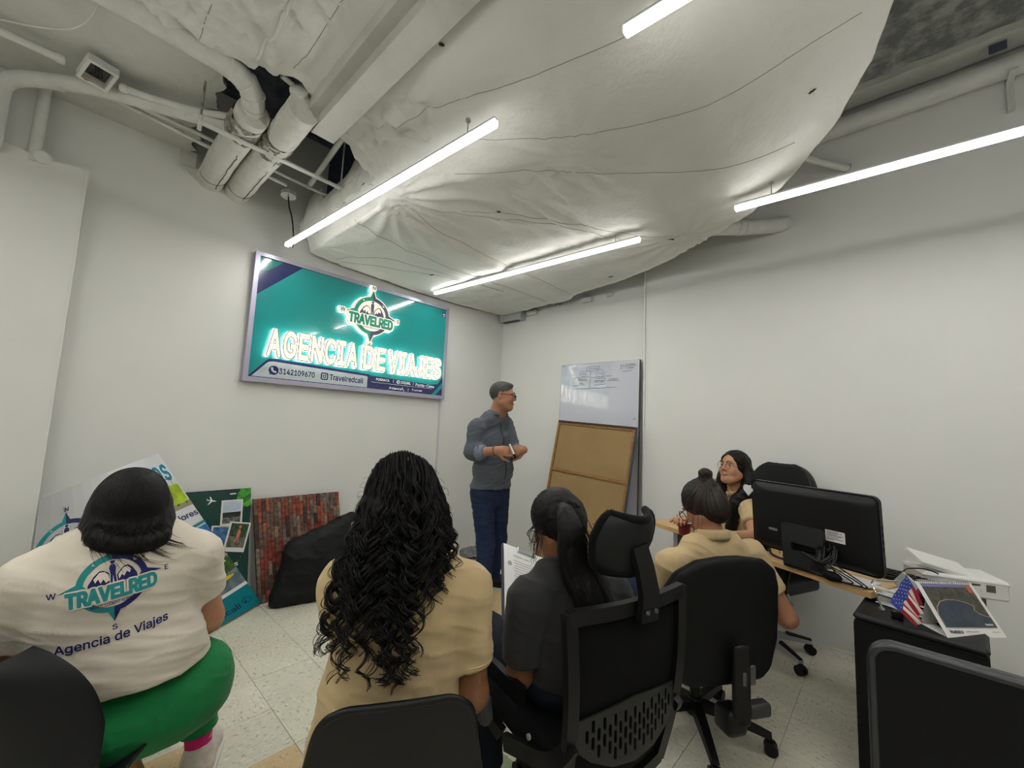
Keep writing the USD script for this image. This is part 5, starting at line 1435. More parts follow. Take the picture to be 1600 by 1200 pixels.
for sx_, sy_ in ((-1, -1), (1, -1), (-1, 1), (1, 1)):
    part(t, 'leg', put(cyl((sx_ * 0.17, sy_ * 0.15 + 0.02, 0.425), (sx_ * 0.21, sy_ * 0.20 + 0.02, 0.0), 0.013, 12), CB), BLKP)

# chair back at the lower right corner
t = thing('visitor_chair', 'black chair at the lower right corner, only its broad back in view', 'chair', (3.75, -2.0, 0))
hl, hr = np.array((3.5537, -2.2796, 0.8698)), np.array((3.8241, -2.2766, 0.9244))
hfw = unit(np.cross([0, 0, 1.0], np.r_[(hr - hl)[:2], 0]))
hmid = (hl + hr) / 2
HM = Mz((hmid[0] + 0.26 * hfw[0], hmid[1] + 0.26 * hfw[1], 0), hfw)
hw_ = float(np.linalg.norm((hr - hl)[:2])) + 0.02
hh_ = float(hmid[2]) - 0.40
panel = prism(rrect(-hw_ / 2, hw_ / 2, 0, hh_, 0.045, 10), 0.030)
hb = HM @ T(0, -0.26, 0.405) @ Rx(math.pi / 2 + 0.0)
part(t, 'backrest', put(panel, hb), mat('chair_leather_dark', (0.004, 0.0043, 0.0047), 0.55, 0.18), 30)
ro = np.array(rrect(-hw_ / 2 + 0.002, hw_ / 2 - 0.002, 0.002, hh_ - 0.002, 0.043, 12).exterior.coords)
part(t, 'back_rim', put(tube(np.c_[ro, np.full(len(ro), 0.026)], 0.0095, 12), hb), mat('glossy_rim', (0.020, 0.021, 0.022), 0.25, 0.5), True)
part(t, 'front_rim', put(tube(np.c_[ro, np.full(len(ro), 0.000)], 0.008, 10), hb), mat('glossy_rim', None), True)
part(t, 'seat', put(put(rbox(hw_ - 0.04, 0.34, 0.05, 0.02), T(0.02, -0.06, 0.415)), HM), BLKM)
for sx_, sy_ in ((-1, -1), (1, -1), (-1, 1), (1, 1)):
    part(t, 'leg', put(cyl((sx_ * (hw_ / 2 - 0.05) + 0.02, sy_ * 0.13 - 0.06, 0.40), (sx_ * (hw_ / 2 - 0.04) + 0.02, sy_ * 0.15 - 0.06, 0.0), 0.013, 12), HM), BLKP)

# mesh office chair with head rest
t = thing('office_chair', 'black mesh office chair with a headrest, under the woman with the ponytail', 'chair', (2.77, -2.43, 0))
cl0, cr0 = np.array((2.9532, -2.7270, 0.8797)), np.array((3.0897, -2.2458, 0.8873))
cfw = unit(np.cross([0, 0, 1.0], np.r_[(cr0 - cl0)[:2], 0]))
cmid = (cl0 + cr0) / 2
CCp = np.array([cmid[0] + 0.27 * cfw[0], cmid[1] + 0.27 * cfw[1], 0])
CC = Mz(CCp, cfw)
CW2, CTOP = float(np.linalg.norm(cr0 - cl0)), float(cmid[2])
CH2 = 0.56


def cback(u, v):        # u across -1..1, v 0 bottom..1 top
    x = u * CW2 / 2 * (0.86 + 0.14 * v)
    y = -0.27 + 0.06 * (1 - v) ** 1 + 0.045 * (1 - np.cos(u * 1.2)) - 0.03 * np.sin(v * math.pi)
    return np.c_[x, y, CTOP - CH2 + CH2 * v - 0.0 * u]


BK = CC
def ribbon(pts, wid, thick, nrm):
    """A flat bar swept along points: wid across, thick along nrm."""
    p = np.asarray(pts, float)
    t_ = np.gradient(p, axis=0)
    t_ /= np.linalg.norm(t_, axis=1, keepdims=True)
    n_ = np.broadcast_to(np.asarray(nrm, float), p.shape)
    b = np.cross(t_, n_)
    b /= np.linalg.norm(b, axis=1, keepdims=True)
    n2 = np.cross(b, t_)
    W_2 = np.broadcast_to(np.asarray(wid, float), (len(p),))[:, None] / 2
    v = np.stack([p + b * W_2 + n2 * thick / 2, p - b * W_2 + n2 * thick / 2, p - b * W_2 - n2 * thick / 2, p + b * W_2 - n2 * thick / 2], 1).reshape(-1, 3)
    f = []
    for i in range(len(p) - 1):
        for j in range(4):
            q = [i * 4 + j, i * 4 + (j + 1) % 4, (i + 1) * 4 + (j + 1) % 4, (i + 1) * 4 + j]
            f += [[q[0], q[1], q[2]], [q[0], q[2], q[3]]]
    e = (len(p) - 1) * 4
    f += [[0, 2, 1], [0, 3, 2], [e, e + 1, e + 2], [e, e + 2, e + 3]]
    m_ = trimesh.Trimesh(v, np.array(f), process=False)
    m_.fix_normals()
    return m_


side = np.linspace(0, 1, 16)
for s_ in (-1, 1):
    part(t, 'frame_side', put(ribbon(cback(np.full(16, s_ * 0.95), side), 0.040, 0.022, (0, 1, 0)), BK), BLKP, 40)
acr = np.linspace(-0.97, 0.97, 20)
part(t, 'frame_top', put(ribbon(cback(acr, np.full(20, 0.975)), 0.040, 0.024, (0, 1, 0)), BK), BLKP, 40)
part(t, 'frame_bottom', put(ribbon(cback(acr, np.full(20, 0.02)), 0.035, 0.022, (0, 1, 0)), BK), BLKP, 40)
mesh_m = usdkit.material(stage, '/World/Looks/chair_mesh', {'p': ('principled_bsdf', {'base_color': (0.006, 0.006, 0.0065), 'roughness': 0.85, 'specular_ior_level': 0.12}), 't': ('transparent_bsdf', {'color': (1, 1, 1)}), 'mx': ('mix_closure', {'fac': 0.10})}, [('p.BSDF', 'mx.closure1'), ('t.BSDF', 'mx.closure2')], surface='mx.closure')
msh, _ = surf_shell(lambda u, v: cback((u * 2 - 1) * 0.93, 0.03 + 0.93 * v) + [0, 0.012, 0], 16, 16, 0.003)
part(t, 'back_mesh', put(msh, BK), mesh_m, True)
# lumbar support: a curved band with slots
lo = Polygon([(-0.20, 0.125), (-0.10, 0.140), (0.0, 0.150), (0.10, 0.140), (0.20, 0.125), (0.20, 0.075), (0.15, 0.035), (0.08, 0.005), (0.0, -0.005), (-0.08, 0.005), (-0.15, 0.035), (-0.20, 0.075)]).buffer(0.01)
slots = []
for i in range(21):
    for j in range(3):
        x = -0.185 + 0.0185 * i
        zc = 0.115 - 0.043 * j + (0.02 if i % 2 else 0)
        s_ = LineString([(x, zc - 0.012), (x, zc + 0.012)]).buffer(0.0052, quad_segs=3)
        if lo.buffer(-0.008).contains(s_):
            slots.append(s_)
lum = lo.difference(unary_union(slots))
lv2 = prism(lum, 0.006)
lv2 = trimesh.Trimesh(*trimesh.remesh.subdivide_to_size(lv2.vertices, lv2.faces, 0.05), process=False)
vv = lv2.vertices.copy()
scl = CW2 / 0.47
lv2.vertices = np.c_[vv[:, 0] * scl * 0.96, -0.265 - vv[:, 2] + 0.30 * vv[:, 0] ** 2 * 2, CTOP - 0.425 + vv[:, 1]]
part(t, 'lumbar_support', put(lv2, BK), mat('lumbar_plastic', (0.011, 0.0115, 0.0115), 0.45, 0.45), False)
part(t, 'care_label', put(box(0.085, 0.12, -0.245, -0.243, CTOP - 0.27, CTOP - 0.225), BK), mat('label_grey', (0.10, 0.10, 0.09), 0.7), False)
# head rest
hx, hy = 0.005, -0.285
part(t, 'headrest_stem', put(ribbon(np.array([(0.02, -0.295, CTOP - 0.05), (0.02, -0.300, CTOP + 0.03), (0.01, -0.29, CTOP + 0.10), (0.0, -0.275, CTOP + 0.16)]), np.array([0.075, 0.07, 0.065, 0.06]), 0.020, (0, 1, 0)), BK), BLKP, 40)
for s_ in (-1, 1):
    part(t, 'screw', put(trimesh.creation.cylinder(0.006, 0.006, sections=12), BK @ T(0.02 + s_ * 0.018, -0.312, CTOP - 0.02) @ Rx(math.pi / 2)), SEAM)


def hrest(u, v):
    x = (u * 2 - 1) * (0.128 - 0.022 * np.abs(v - 0.55) * 2 - 0.03 * np.abs(2 * v - 1) ** 6)
    y = -0.272 + 0.06 * ((u * 2 - 1) ** 2) + 0.02 * np.cos(v * 3)
    z = CTOP + 0.075 + 0.165 * v + 0.014 * ((u * 2 - 1) ** 2) * (v > 0.5)
    return np.c_[x, y, z]


hs_, hg = surf_shell(hrest, 24, 14, 0.014)
part(t, 'headrest', put(hs_, BK), mat('headrest_grey', (0.011, 0.0115, 0.012), 0.55, 0.25), True)
hp = np.array([*hg[:, -1, :], *hg[::-1, 0, :][1:], hg[0, -1, :]])
part(t, 'headrest_rim', put(tube(np.vstack([hg[:, -1, :], hg[-1, ::-1, :][1:], hg[::-1, 0, :][1:], hg[0, :, :][1:]]), 0.013, 10), BK), BLKF, True)
part(t, 'seat', put(put(rbox(0.49, 0.48, 0.075, 0.03), T(0, 0.03, 0.445)), CC), BLKF)
for s_ in (-1, 1):
    arm = [(s_ * 0.215, -0.245, CTOP - 0.34), (s_ * 0.245, -0.20, CTOP - 0.40), (s_ * 0.265, -0.10, 0.45), (s_ * 0.26, 0.02, 0.40)]
    part(t, 'arm_upright', put(ribbon(spline(arm, 24), 0.045, 0.02, (1, 0, 0)), CC), BLKP, 40)
    arm2 = [(s_ * 0.262, 0.04, 0.41), (s_ * 0.285, 0.10, 0.46), (s_ * 0.29, 0.15, 0.54), (s_ * 0.28, 0.13, 0.585), (s_ * 0.28, 0.04, 0.595), (s_ * 0.275, -0.09, 0.595)]
    part(t, 'armrest', put(ribbon(spline(arm2, 30), 0.05, 0.022, (1, 0, 0)), CC), BLKP, 40)
    part(t, 'arm_screw', put(trimesh.creation.cylinder(0.008, 0.006, sections=12), CC @ T(s_ * 0.285, -0.14, 0.52) @ Ry(math.pi / 2)), STEEL)
part(t, 'gas_lift', put(cyl((0, 0.02, 0.08), (0, 0.02, 0.41), 0.025, 16), CC), BLKP)
part(t, 'mechanism', put(put(rbox(0.18, 0.24, 0.05, 0.015), T(0, 0.02, 0.39)), CC), BLKP)
castor_base(t, CC @ T(0, 0.02, 0), BLKP, 0.30, 0.10, 0.3)

# task chair of the woman with the bun
t = thing('task_chair', 'black fabric task chair with a tall rounded back, under the woman with the hair bun', 'chair', (2.87, -1.5, 0))
dl0, dr0 = np.array((2.9312, -2.0306, 0.6461)), np.array((3.2496, -1.5440, 0.6431))
dfw = unit(np.cross([0, 0, 1.0], np.r_[(dr0 - dl0)[:2], 0]))
dmid = (dl0 + dr0) / 2
dtop, dbot = np.array((3.1134, -1.7732, 0.8967)), np.array((3.0676, -1.8414, 0.3871))
DP = np.array([2.865, -1.525, 0])
bkM = Mz((dmid[0], dmid[1], 0), dfw)
DW2 = float(np.linalg.norm((dr0 - dl0)[:2]))
zt, zb = float(dtop[2]), float(dbot[2])
prof_ = Polygon([(-0.30, 0.0), (-0.40, 0.06), (-0.49, 0.28), (-0.50, 0.50), (-0.47, 0.72), (-0.40, 0.87), (-0.26, 0.97), (-0.08, 1.0), (0.08, 1.0), (0.26, 0.97), (0.40, 0.87), (0.47, 0.72), (0.50, 0.50), (0.49, 0.28), (0.40, 0.06), (0.30, 0.0)]).buffer(0.12, quad_segs=16).buffer(-0.24, quad_segs=16).buffer(0.12, quad_segs=16)
pf_ = affinity.scale(prof_, DW2, zt - zb, origin=(0, 0))
ex = np.array(pf_.exterior.segmentize(0.012).coords)[:-1]
cxm = np.array([0, (zt - zb) * 0.5])


def dome_back(sc_list):
    rings = []
    for s_, d_ in sc_list:
        q_ = (ex - cxm) * s_ + cxm
        bend = 0.35 * q_[:, 0] ** 2
        lean = 0.03 * np.sin((q_[:, 1] / (zt - zb)) * math.pi) - 0.05 * (q_[:, 1] / (zt - zb) - 0.5)
        rings.append(np.c_[q_[:, 0], -d_ + bend + lean * 0.9, zb + q_[:, 1]])
    n_ = len(ex)
    v = np.vstack(rings + [rings[0].mean(0)[None], rings[-1].mean(0)[None]])
    f = []
    for i in range(len(rings) - 1):
        for j in range(n_):
            q = [i * n_ + j, i * n_ + (j + 1) % n_, (i + 1) * n_ + (j + 1) % n_, (i + 1) * n_ + j]
            f += [[q[0], q[1], q[2]], [q[0], q[2], q[3]]]
    N = len(rings) * n_
    for j in range(n_):
        f += [[N, (j + 1) % n_, j], [N + 1, (len(rings) - 1) * n_ + j, (len(rings) - 1) * n_ + (j + 1) % n_]]
    m_ = trimesh.Trimesh(v, np.array(f), process=False)
    m_.fix_normals()
    return m_


part(t, 'backrest_shell', put(dome_back([(0.5, 0.034), (0.8, 0.033), (0.93, 0.028), (0.985, 0.016), (1.0, 0.004), (0.99, -0.002)]), bkM), mat('task_back', (0.0055, 0.0057, 0.0055), 0.6, 0.2, bump=(400.0, 0.0003)), 50)
part(t, 'back_cushion', put(dome_back([(0.96, 0.0), (0.985, -0.01), (0.97, -0.035), (0.9, -0.055), (0.5, -0.06)]), bkM), BLKF, 50)
# spine bracket below the back with its knob
z0 = zb
part(t, 'spine_bracket', put(cat_(put(rbox(0.078, 0.03, 0.30, 0.014), T(0.01, -0.045, z0 + 0.03)), put(rbox(0.10, 0.10, 0.10, 0.03), T(-0.01, -0.01, z0 - 0.11))), bkM), BLKP)
part(t, 'bracket_slot', put(put(rbox(0.016, 0.006, 0.05, 0.003), T(0.012, -0.061, z0 + 0.06)), bkM), SEAM)
part(t, 'tilt_knob', put(put(rbox(0.10, 0.05, 0.055, 0.014), T(0.10, -0.03, z0 - 0.075)), bkM), mat('knob_grey', (0.03, 0.03, 0.03), 0.45), 40)
part(t, 'lower_notch', put(put(cbox(0.04, 0.012, 0.07, 0.002), T(0.075, -0.026, z0 + 0.05)), bkM), SEAM, False)
seatM = Mz(DP, dfw)
part(t, 'seat', put(put(rbox(0.47, 0.46, 0.085, 0.035), T(0, 0.0, 0.445)), seatM), BLKF)
part(t, 'seat_pan', put(put(rbox(0.43, 0.40, 0.03, 0.012), T(0, 0.0, 0.40)), seatM), BLKP)
part(t, 'arm_bar', put(ribbon(spline([(0, -0.02, 0.375), (0, -0.15, 0.37), (0, -0.245, 0.38), (0, -0.28, 0.44)], 16), 0.06, 0.014, (1, 0, 0)), seatM), BLKP, 40)
part(t, 'gas_lift', put(cyl((0, 0.0, 0.08), (0, 0.0, 0.39), 0.024, 16), seatM), BLKP)
castor_base(t, seatM, BLKP, 0.31, 0.11, 0.52)

# leather chair of the woman behind the desk
t = thing('executive_chair', 'black leather office chair with a curved back behind the desk', 'chair', (2.85, -0.38, 0))
EM = Mz((2.93, -0.41, 0), (-0.38, -0.93))
eo = []
for v in np.linspace(0, 1, 22):
    eo.append(v)
def eback(u, v):
    k = np.clip((v - 0.25) / 0.765, 0, 1)
    hw = 0.245 * np.clip(1 - k ** 4.5, 0.0, 1) ** (1 / 2.6)
    x = (2 * u - 1) * hw
    y = -0.20 - 0.05 * v + 0.08 * np.abs(2 * u - 1) ** 2.4 * (1 - v ** 1.5)
    z = 0.50 + 0.70 * v
    return np.c_[x, y, z]
es, eg = surf_shell(eback, 30, 44, 0.045)
part(t, 'backrest', put(es, EM), LEATH, True)
for u_ in (6, 23):
    part(t, 'back_seam', put(tube(eg[u_, 4:, :] - [0, 0.024, 0], 0.004, 6), EM), LEATH, True)
part(t, 'seat', put(put(rbox(0.50, 0.46, 0.09, 0.035), T(0, 0.02, 0.46)), EM), LEATH)
for s_ in (-1, 1):
    part(t, 'armrest', put(tube(spline([(s_ * 0.25, -0.15, 0.62), (s_ * 0.285, 0.0, 0.655), (s_ * 0.285, 0.14, 0.645), (s_ * 0.27, 0.19, 0.58), (s_ * 0.24, 0.16, 0.46)], 24), 0.022, 10), EM), BLKP)
part(t, 'side_bracket', put(tube(spline([(-0.24, 0.14, 0.44), (-0.27, 0.16, 0.40), (-0.24, 0.10, 0.38), (-0.10, 0.02, 0.38)], 16), 0.014, 8), EM), SILVER)
part(t, 'gas_lift', put(cyl((0, 0, 0.08), (0, 0, 0.42), 0.026, 16), EM), BLKP)
castor_base(t, Mz((2.93, -0.44, 0), (0, 1)), SILVER, 0.29, 0.105, math.radians(-37), BLKP)

# ================================================================= soft bodies: signed distance shapes meshed by surface nets
class Sd:
    """A list of rounded primitives joined by smooth unions; d(p) is negative inside."""

    def __init__(self):
        self.it, self.cuts, self.dis = [], [], []

    def rc(self, a, b, ra, rb=None, k=0.02):
        self.it.append(('c', np.array(a, float), np.array(b, float), ra, ra if rb is None else rb, k))
        return self

    def chain(self, pts, rad, k=0.02):
        for i in range(len(pts) - 1):
            self.rc(pts[i], pts[i + 1], rad[i], rad[i + 1], k)
        return self

    def el(self, c, r, X=(1, 0, 0), Z=(0, 0, 1), k=0.02):
        X = unit(X)
        Z = unit(np.asarray(Z, float) - np.dot(Z, X) * X)
        Y = np.cross(Z, X)
        self.it.append(('e', np.array(c, float), np.array(r, float), np.array([X, Y, Z]), k))
        return self

    def sub(self, c, r, X=(1, 0, 0), Z=(0, 0, 1), k=0.01):
        X = unit(X)
        Z = unit(np.asarray(Z, float) - np.dot(Z, X) * X)
        self.it.append(('s', np.array(c, float), np.array(r, float), np.array([X, np.cross(Z, X), Z]), k))
        return self

    def join(self, other, k=0.02):
        self.it.append(('f', other, k))
        return self

    def cut(self, p, n, k=0.004):
        """Removes what lies on the side n points to."""
        self.cuts.append((np.array(p, float), unit(n), k))
        return self

    def cutif(self, p, n, c, r, k=0.004):
        """The same, only within r of c."""
        self.cuts.append((np.array(p, float), unit(n), k, np.array(c, float), r))
        return self

    def add(self, fn):
        self.dis.append(fn)
        return self

    def bounds(self, pad=0.03):
        lo, hi = np.full(3, 9e9), np.full(3, -9e9)
        for q in self.it:
            if q[0] == 'c':
                lo = np.minimum(lo, np.minimum(q[1] - q[3], q[2] - q[4]))
                hi = np.maximum(hi, np.maximum(q[1] + q[3], q[2] + q[4]))
            elif q[0] == 'f':
                a, b = q[1].bounds(0)
                lo, hi = np.minimum(lo, a), np.maximum(hi, b)
            elif q[0] == 'e':
                ext = np.sqrt(((q[3] * q[2][:, None]) ** 2).sum(0))
                lo, hi = np.minimum(lo, q[1] - ext), np.maximum(hi, q[1] + ext)
        return lo - pad, hi + pad

    def near(self, lo, hi):
        """The primitives that can matter inside a box."""
        out = []
        for q in self.it:
            if q[0] == 'c':
                a, b = np.minimum(q[1] - q[3], q[2] - q[4]), np.maximum(q[1] + q[3], q[2] + q[4])
            elif q[0] == 'f':
                a, b = q[1].bounds(0)
            else:
                a, b = q[1] - q[2].max(), q[1] + q[2].max()
            g = q[-1] + 0.025
            if (a - g < hi).all() and (b + g > lo).all():
                out.append(q)
        return out

    def d(self, P, items=None):
        D = None if items is None else np.full(len(P), 9.0)
        for q in (self.it if items is None else items):
            k = q[-1]
            if q[0] == 'f':
                x = q[1].d(P)
            elif q[0] == 'c':
                ba = q[2] - q[1]
                h = np.clip((P - q[1]) @ ba / max(ba @ ba, 1e-12), 0, 1)
                w_ = P - q[1] - h[:, None] * ba
                x = np.sqrt(np.einsum('ij,ij->i', w_, w_)) - (q[3] + (q[4] - q[3]) * h)
            else:
                L = (P - q[1]) @ q[3].T
                L1 = L / q[2]
                L2 = L1 / q[2]
                k0 = np.sqrt(np.einsum('ij,ij->i', L1, L1))
                k1 = np.sqrt(np.einsum('ij,ij->i', L2, L2))
                x = k0 * (k0 - 1) / np.maximum(k1, 1e-9)
            if D is None:
                D = x
            elif q[0] == 's':
                h = np.clip(0.5 - 0.5 * (D + x) / k, 0, 1)
                D = D * (1 - h) - x * h + k * h * (1 - h)
            else:
                h = np.clip(0.5 + 0.5 * (x - D) / k, 0, 1)
                D = x * (1 - h) + D * h - k * h * (1 - h)
        for c in self.cuts:
            x = (P - c[0]) @ c[1]
            if len(c) > 3:
                x = np.where(np.linalg.norm(P - c[3], axis=1) < c[4], x, -1.0)
            h = np.clip(0.5 - 0.5 * (D - x) / c[2], 0, 1)
            D = D * (1 - h) + x * h + c[2] * h * (1 - h)
        return D

    def mesh(self, h=0.006, pad=0.03):
        lo, hi = self.bounds(pad)
        B = 8
        nb = np.ceil((hi - lo) / (B * h)).astype(int)
        bi = np.stack(np.meshgrid(*[np.arange(x) for x in nb], indexing='ij'), -1).reshape(-1, 3)
        cen = lo + (bi + 0.5) * B * h
        keep = np.abs(self.d(cen)) < B * h * 0.87 * 1.2 + 0.012
        bi = bi[keep]
        r = np.arange(B + 1)
        off = np.stack(np.meshgrid(r, r, r, indexing='ij'), -1).reshape(-1, 3)
        gi = (bi[:, None, :] * B + off[None]).reshape(-1, 3)
        V = np.empty(len(gi))
        n3 = (B + 1) ** 3
        sup = ((bi // 3).astype(np.int64) * np.array([1000003, 1009, 1])).sum(1)
        order = np.argsort(sup, kind='stable')
        for grp in np.split(order, np.nonzero(np.diff(sup[order]))[0] + 1):
            if not len(grp):
                continue
            P = lo + gi.reshape(-1, n3, 3)[grp].reshape(-1, 3) * h
            V.reshape(-1, n3)[grp] = self.d(P, self.near(P.min(0), P.max(0))).reshape(-1, n3)
        V = V.reshape(-1, B + 1, B + 1, B + 1)
        dim = nb * B + 2
        c = [V[:, a:a + B, b:b + B, e:e + B] for a in (0, 1) for b in (0, 1) for e in (0, 1)]      # corner index a*4 + b*2 + e
        neg = sum((x < 0).astype(np.int8) for x in c)
        act = (neg > 0) & (neg < 8)
        w = np.array(np.nonzero(act)).T
        vals = np.stack([x[act] for x in c], 1)
        cell = bi[w[:, 0]] * B + w[:, 1:]
        pos, num = np.zeros((len(w), 3)), np.zeros(len(w))
        cor = np.array([[a, b, e] for a in (0, 1) for b in (0, 1) for e in (0, 1)], float)
        for i in range(8):
            for j in range(i + 1, 8):
                if np.abs(cor[i] - cor[j]).sum() == 1:
                    m_ = (vals[:, i] < 0) != (vals[:, j] < 0)
                    tt = vals[m_, i] / (vals[m_, i] - vals[m_, j])
                    pos[m_] += cor[i] + tt[:, None] * (cor[j] - cor[i])
                    num[m_] += 1
        verts = lo + (cell + pos / num[:, None]) * h
        key = lambda q: (q[:, 0].astype(np.int64) * dim[1] + q[:, 1]) * dim[2] + q[:, 2]
        kk = key(cell)
        order = np.argsort(kk)
        ks = kk[order]
        F = []
        for ax in range(3):
            e1 = [4, 2, 1][ax]
            m_ = (vals[:, 0] < 0) != (vals[:, e1] < 0)
            q = cell[m_]
            u, v = np.eye(3, dtype=int)[(ax + 1) % 3], np.eye(3, dtype=int)[(ax + 2) % 3]
            quad = []
            good = np.ones(len(q), bool)
            for dlt in (0 * u, u, u + v, v):
                kq = key(q - dlt)
                p = np.searchsorted(ks, kq)
                p = np.minimum(p, len(ks) - 1)
                good &= ks[p] == kq
                quad.append(order[p])
            quad = np.stack(quad, 1)[good]
            flip = (vals[m_, 0] < 0)[good]
            quad = np.where(flip[:, None], quad, quad[:, ::-1])
            F += [quad[:, [0, 1, 2]], quad[:, [0, 2, 3]]]
        tm_ = trimesh.Trimesh(verts, np.vstack(F), process=False)
        if self.dis:
            tm_.vertices = verts - np.array(tm_.vertex_normals) * sum(fn(verts) for fn in self.dis)[:, None]
        return tm_


def folds(amp, scale, axis_scale, seed, power=2.0):
    """Cloth folds: ridged noise stretched by axis_scale, as a change of distance."""
    s = np.asarray(axis_scale, float) * scale
    return lambda P: amp * (np.abs(fbm(P * s, 3, seed)) ** (1.0 / power) - 0.5)


def foldsM(amp, scale, frame, axis_scale, seed, power=2.0):
    s = np.asarray(axis_scale, float) * scale
    fr_ = np.asarray(frame, float)
    return lambda P: amp * (np.abs(fbm((P @ fr_.T) * s, 3, seed)) ** (1.0 / power) - 0.5)


SKIN = mat('skin_light', srgb(186, 138, 108), 0.5, 0.35, var=(14.0, srgb(172, 120, 92), 0.35, 0.7), bump=(300.0, 0.0002), sss=0.0)
SKIN2 = mat('skin_brown', srgb(136, 92, 64), 0.5, 0.35, var=(14.0, srgb(122, 80, 54), 0.35, 0.7), bump=(300.0, 0.0002))
SKIN3 = mat('skin_tan', srgb(166, 120, 90), 0.5, 0.35, var=(14.0, srgb(152, 104, 78), 0.35, 0.7), bump=(300.0, 0.0002))
BEIGE = mat('polo_beige', srgb(190, 168, 128), 0.85, 0.15, var=(7.0, srgb(182, 160, 120), 0.35, 0.7), bump=(700.0, 0.0006), sheen=0.1)
CREAM = mat('tshirt_cream', srgb(210, 202, 186), 0.85, 0.15, var=(5.0, srgb(202, 194, 178), 0.35, 0.7), bump=(800.0, 0.0004), sheen=0.1)
CHARC = mat('polo_charcoal', srgb(50, 50, 50), 0.85, 0.15, var=(6.0, srgb(48, 48, 48), 0.35, 0.7), bump=(700.0, 0.0006), sheen=0.1)
SLATE = mat('shirt_slate', srgb(86, 92, 100), 0.75, 0.2, var=(300.0, srgb(72, 77, 84), 0.4, 0.6), bump=(500.0, 0.0004), sheen=0.1)
CUFFM = mat('shirt_cuff', srgb(128, 136, 148), 0.75, 0.2, var=(260.0, srgb(90, 98, 112), 0.4, 0.6))
DENIM = mat('denim_dark', srgb(34, 46, 74), 0.8, 0.2, var=(10.0, srgb(28, 38, 62), 0.35, 0.7), bump=(600.0, 0.0006))
GREENT = mat('trouser_green', srgb(22, 122, 66), 0.75, 0.2, var=(5.0, srgb(18, 110, 58), 0.35, 0.7), bump=(600.0, 0.0004), sheen=0.1)
HAIRB = mat('hair_black', (0.0045, 0.004, 0.0038), 0.5, 0.22, bump=(60.0, 0.002))
HAIRD = mat('hair_dark_brown', (0.013, 0.0085, 0.0065), 0.5, 0.25, bump=(60.0, 0.002))
HAIRS = mat('hair_salt', (0.028, 0.027, 0.027), 0.6, 0.4, var=(240.0, (0.07, 0.07, 0.07), 0.45, 0.6), bump=(300.0, 0.002))
EYEW = mat('eye_white', (0.65, 0.62, 0.58), 0.3, 0.5)
EYED = mat('eye_dark', (0.03, 0.02, 0.015), 0.2, 0.5)
LIPS = mat('lips', srgb(150, 92, 82), 0.45, 0.4)
SHOEW = mat('shoe_white', srgb(200, 192, 182), 0.6, 0.3, var=(20.0, srgb(180, 172, 160), 0.4, 0.7))


def head_sdf(S, c, fwd, up, s=1.0, jaw=1.0, ears=True):
    """Adds a head (skull, face, nose, lips, chin, ears, eye sockets) centred at c; s = 1 is 0.225 m tall."""
    F = unit(fwd)
    U = unit(np.asarray(up, float) - np.dot(up, F) * F)
    R = np.cross(F, U)
    L = lambda x, y, z: np.asarray(c, float) + s * (x * R + y * F + z * U)
    S.el(L(0, -0.012, 0.030), s * V3(0.073, 0.092, 0.083), R, U, 0.01)
    S.el(L(0, 0.028, -0.030), s * V3(0.060 * jaw, 0.064, 0.080), R, U, 0.03 * s)
    S.el(L(0, 0.054, -0.086), s * V3(0.036 * jaw, 0.036, 0.026), R, U, 0.025 * s)
    S.rc(L(-0.048 * jaw, 0.0, -0.055), L(-0.020, 0.060, -0.088), 0.018 * s, 0.016 * s, 0.03 * s)
    S.rc(L(0.048 * jaw, 0.0, -0.055), L(0.020, 0.060, -0.088), 0.018 * s, 0.016 * s, 0.03 * s)
    for q in (-1, 1):
        S.el(L(q * 0.035, 0.060, -0.028), s * V3(0.024, 0.024, 0.026), R, U, 0.02 * s)
        S.sub(L(q * 0.031, 0.094, 0.006), s * V3(0.017, 0.012, 0.010), R, U, 0.012 * s)
        S.el(L(q * 0.032, 0.080, 0.026), s * V3(0.020, 0.010, 0.006), R, U, 0.010 * s)
        if ears:
            S.el(L(q * 0.072, -0.008, 0.0), s * V3(0.009, 0.017, 0.030), unit(R + q * -0.5 * F), U, 0.008 * s)
            S.sub(L(q * 0.081, -0.004, 0.002), s * V3(0.006, 0.009, 0.016), unit(R + q * -0.5 * F), U, 0.005 * s)
    S.rc(L(0, 0.086, 0.016), L(0, 0.105, -0.018), 0.007 * s, 0.0092 * s, 0.012 * s)
    for q in (-1, 1):
        S.el(L(q * 0.010, 0.095, -0.023), s * V3(0.0075, 0.010, 0.0065), R, U, 0.006 * s)
    S.el(L(0, 0.085, -0.053), s * V3(0.021, 0.010, 0.0055), R, U, 0.006 * s)
    S.el(L(0, 0.083, -0.065), s * V3(0.018, 0.011, 0.006), R, U, 0.005 * s)
    return L, F, U, R


def eyes_and_lips(t, L, R, U, s=1.0, lids=None):
    for q in (-1, 1):
        e = part(t, 'eye', put(trimesh.creation.icosphere(3, 0.0108 * s), T(*L(q * 0.031, 0.0745, 0.006))), EYEW, True)
        part(e, 'iris', put(trimesh.creation.icosphere(2, 0.0062 * s), T(*L(q * 0.031, 0.0812, 0.006))), EYED, True)
        part(t, 'eyebrow', tube(spline([L(q * 0.012, 0.094, 0.026), L(q * 0.028, 0.094, 0.033), L(q * 0.048, 0.082, 0.028)], 12), np.linspace(0.0035, 0.0018, 12) * s, 6), HAIRD, True)
    lp = [L(-0.021, 0.0815, -0.058), L(-0.010, 0.0925, -0.0555), L(0, 0.0955, -0.0575), L(0.010, 0.0925, -0.0555), L(0.021, 0.0815, -0.058)]
    part(t, 'lips', tube(spline(lp, 16), np.array([0.001, *([0.0042] * 14), 0.001]) * s, 8), LIPS, True)


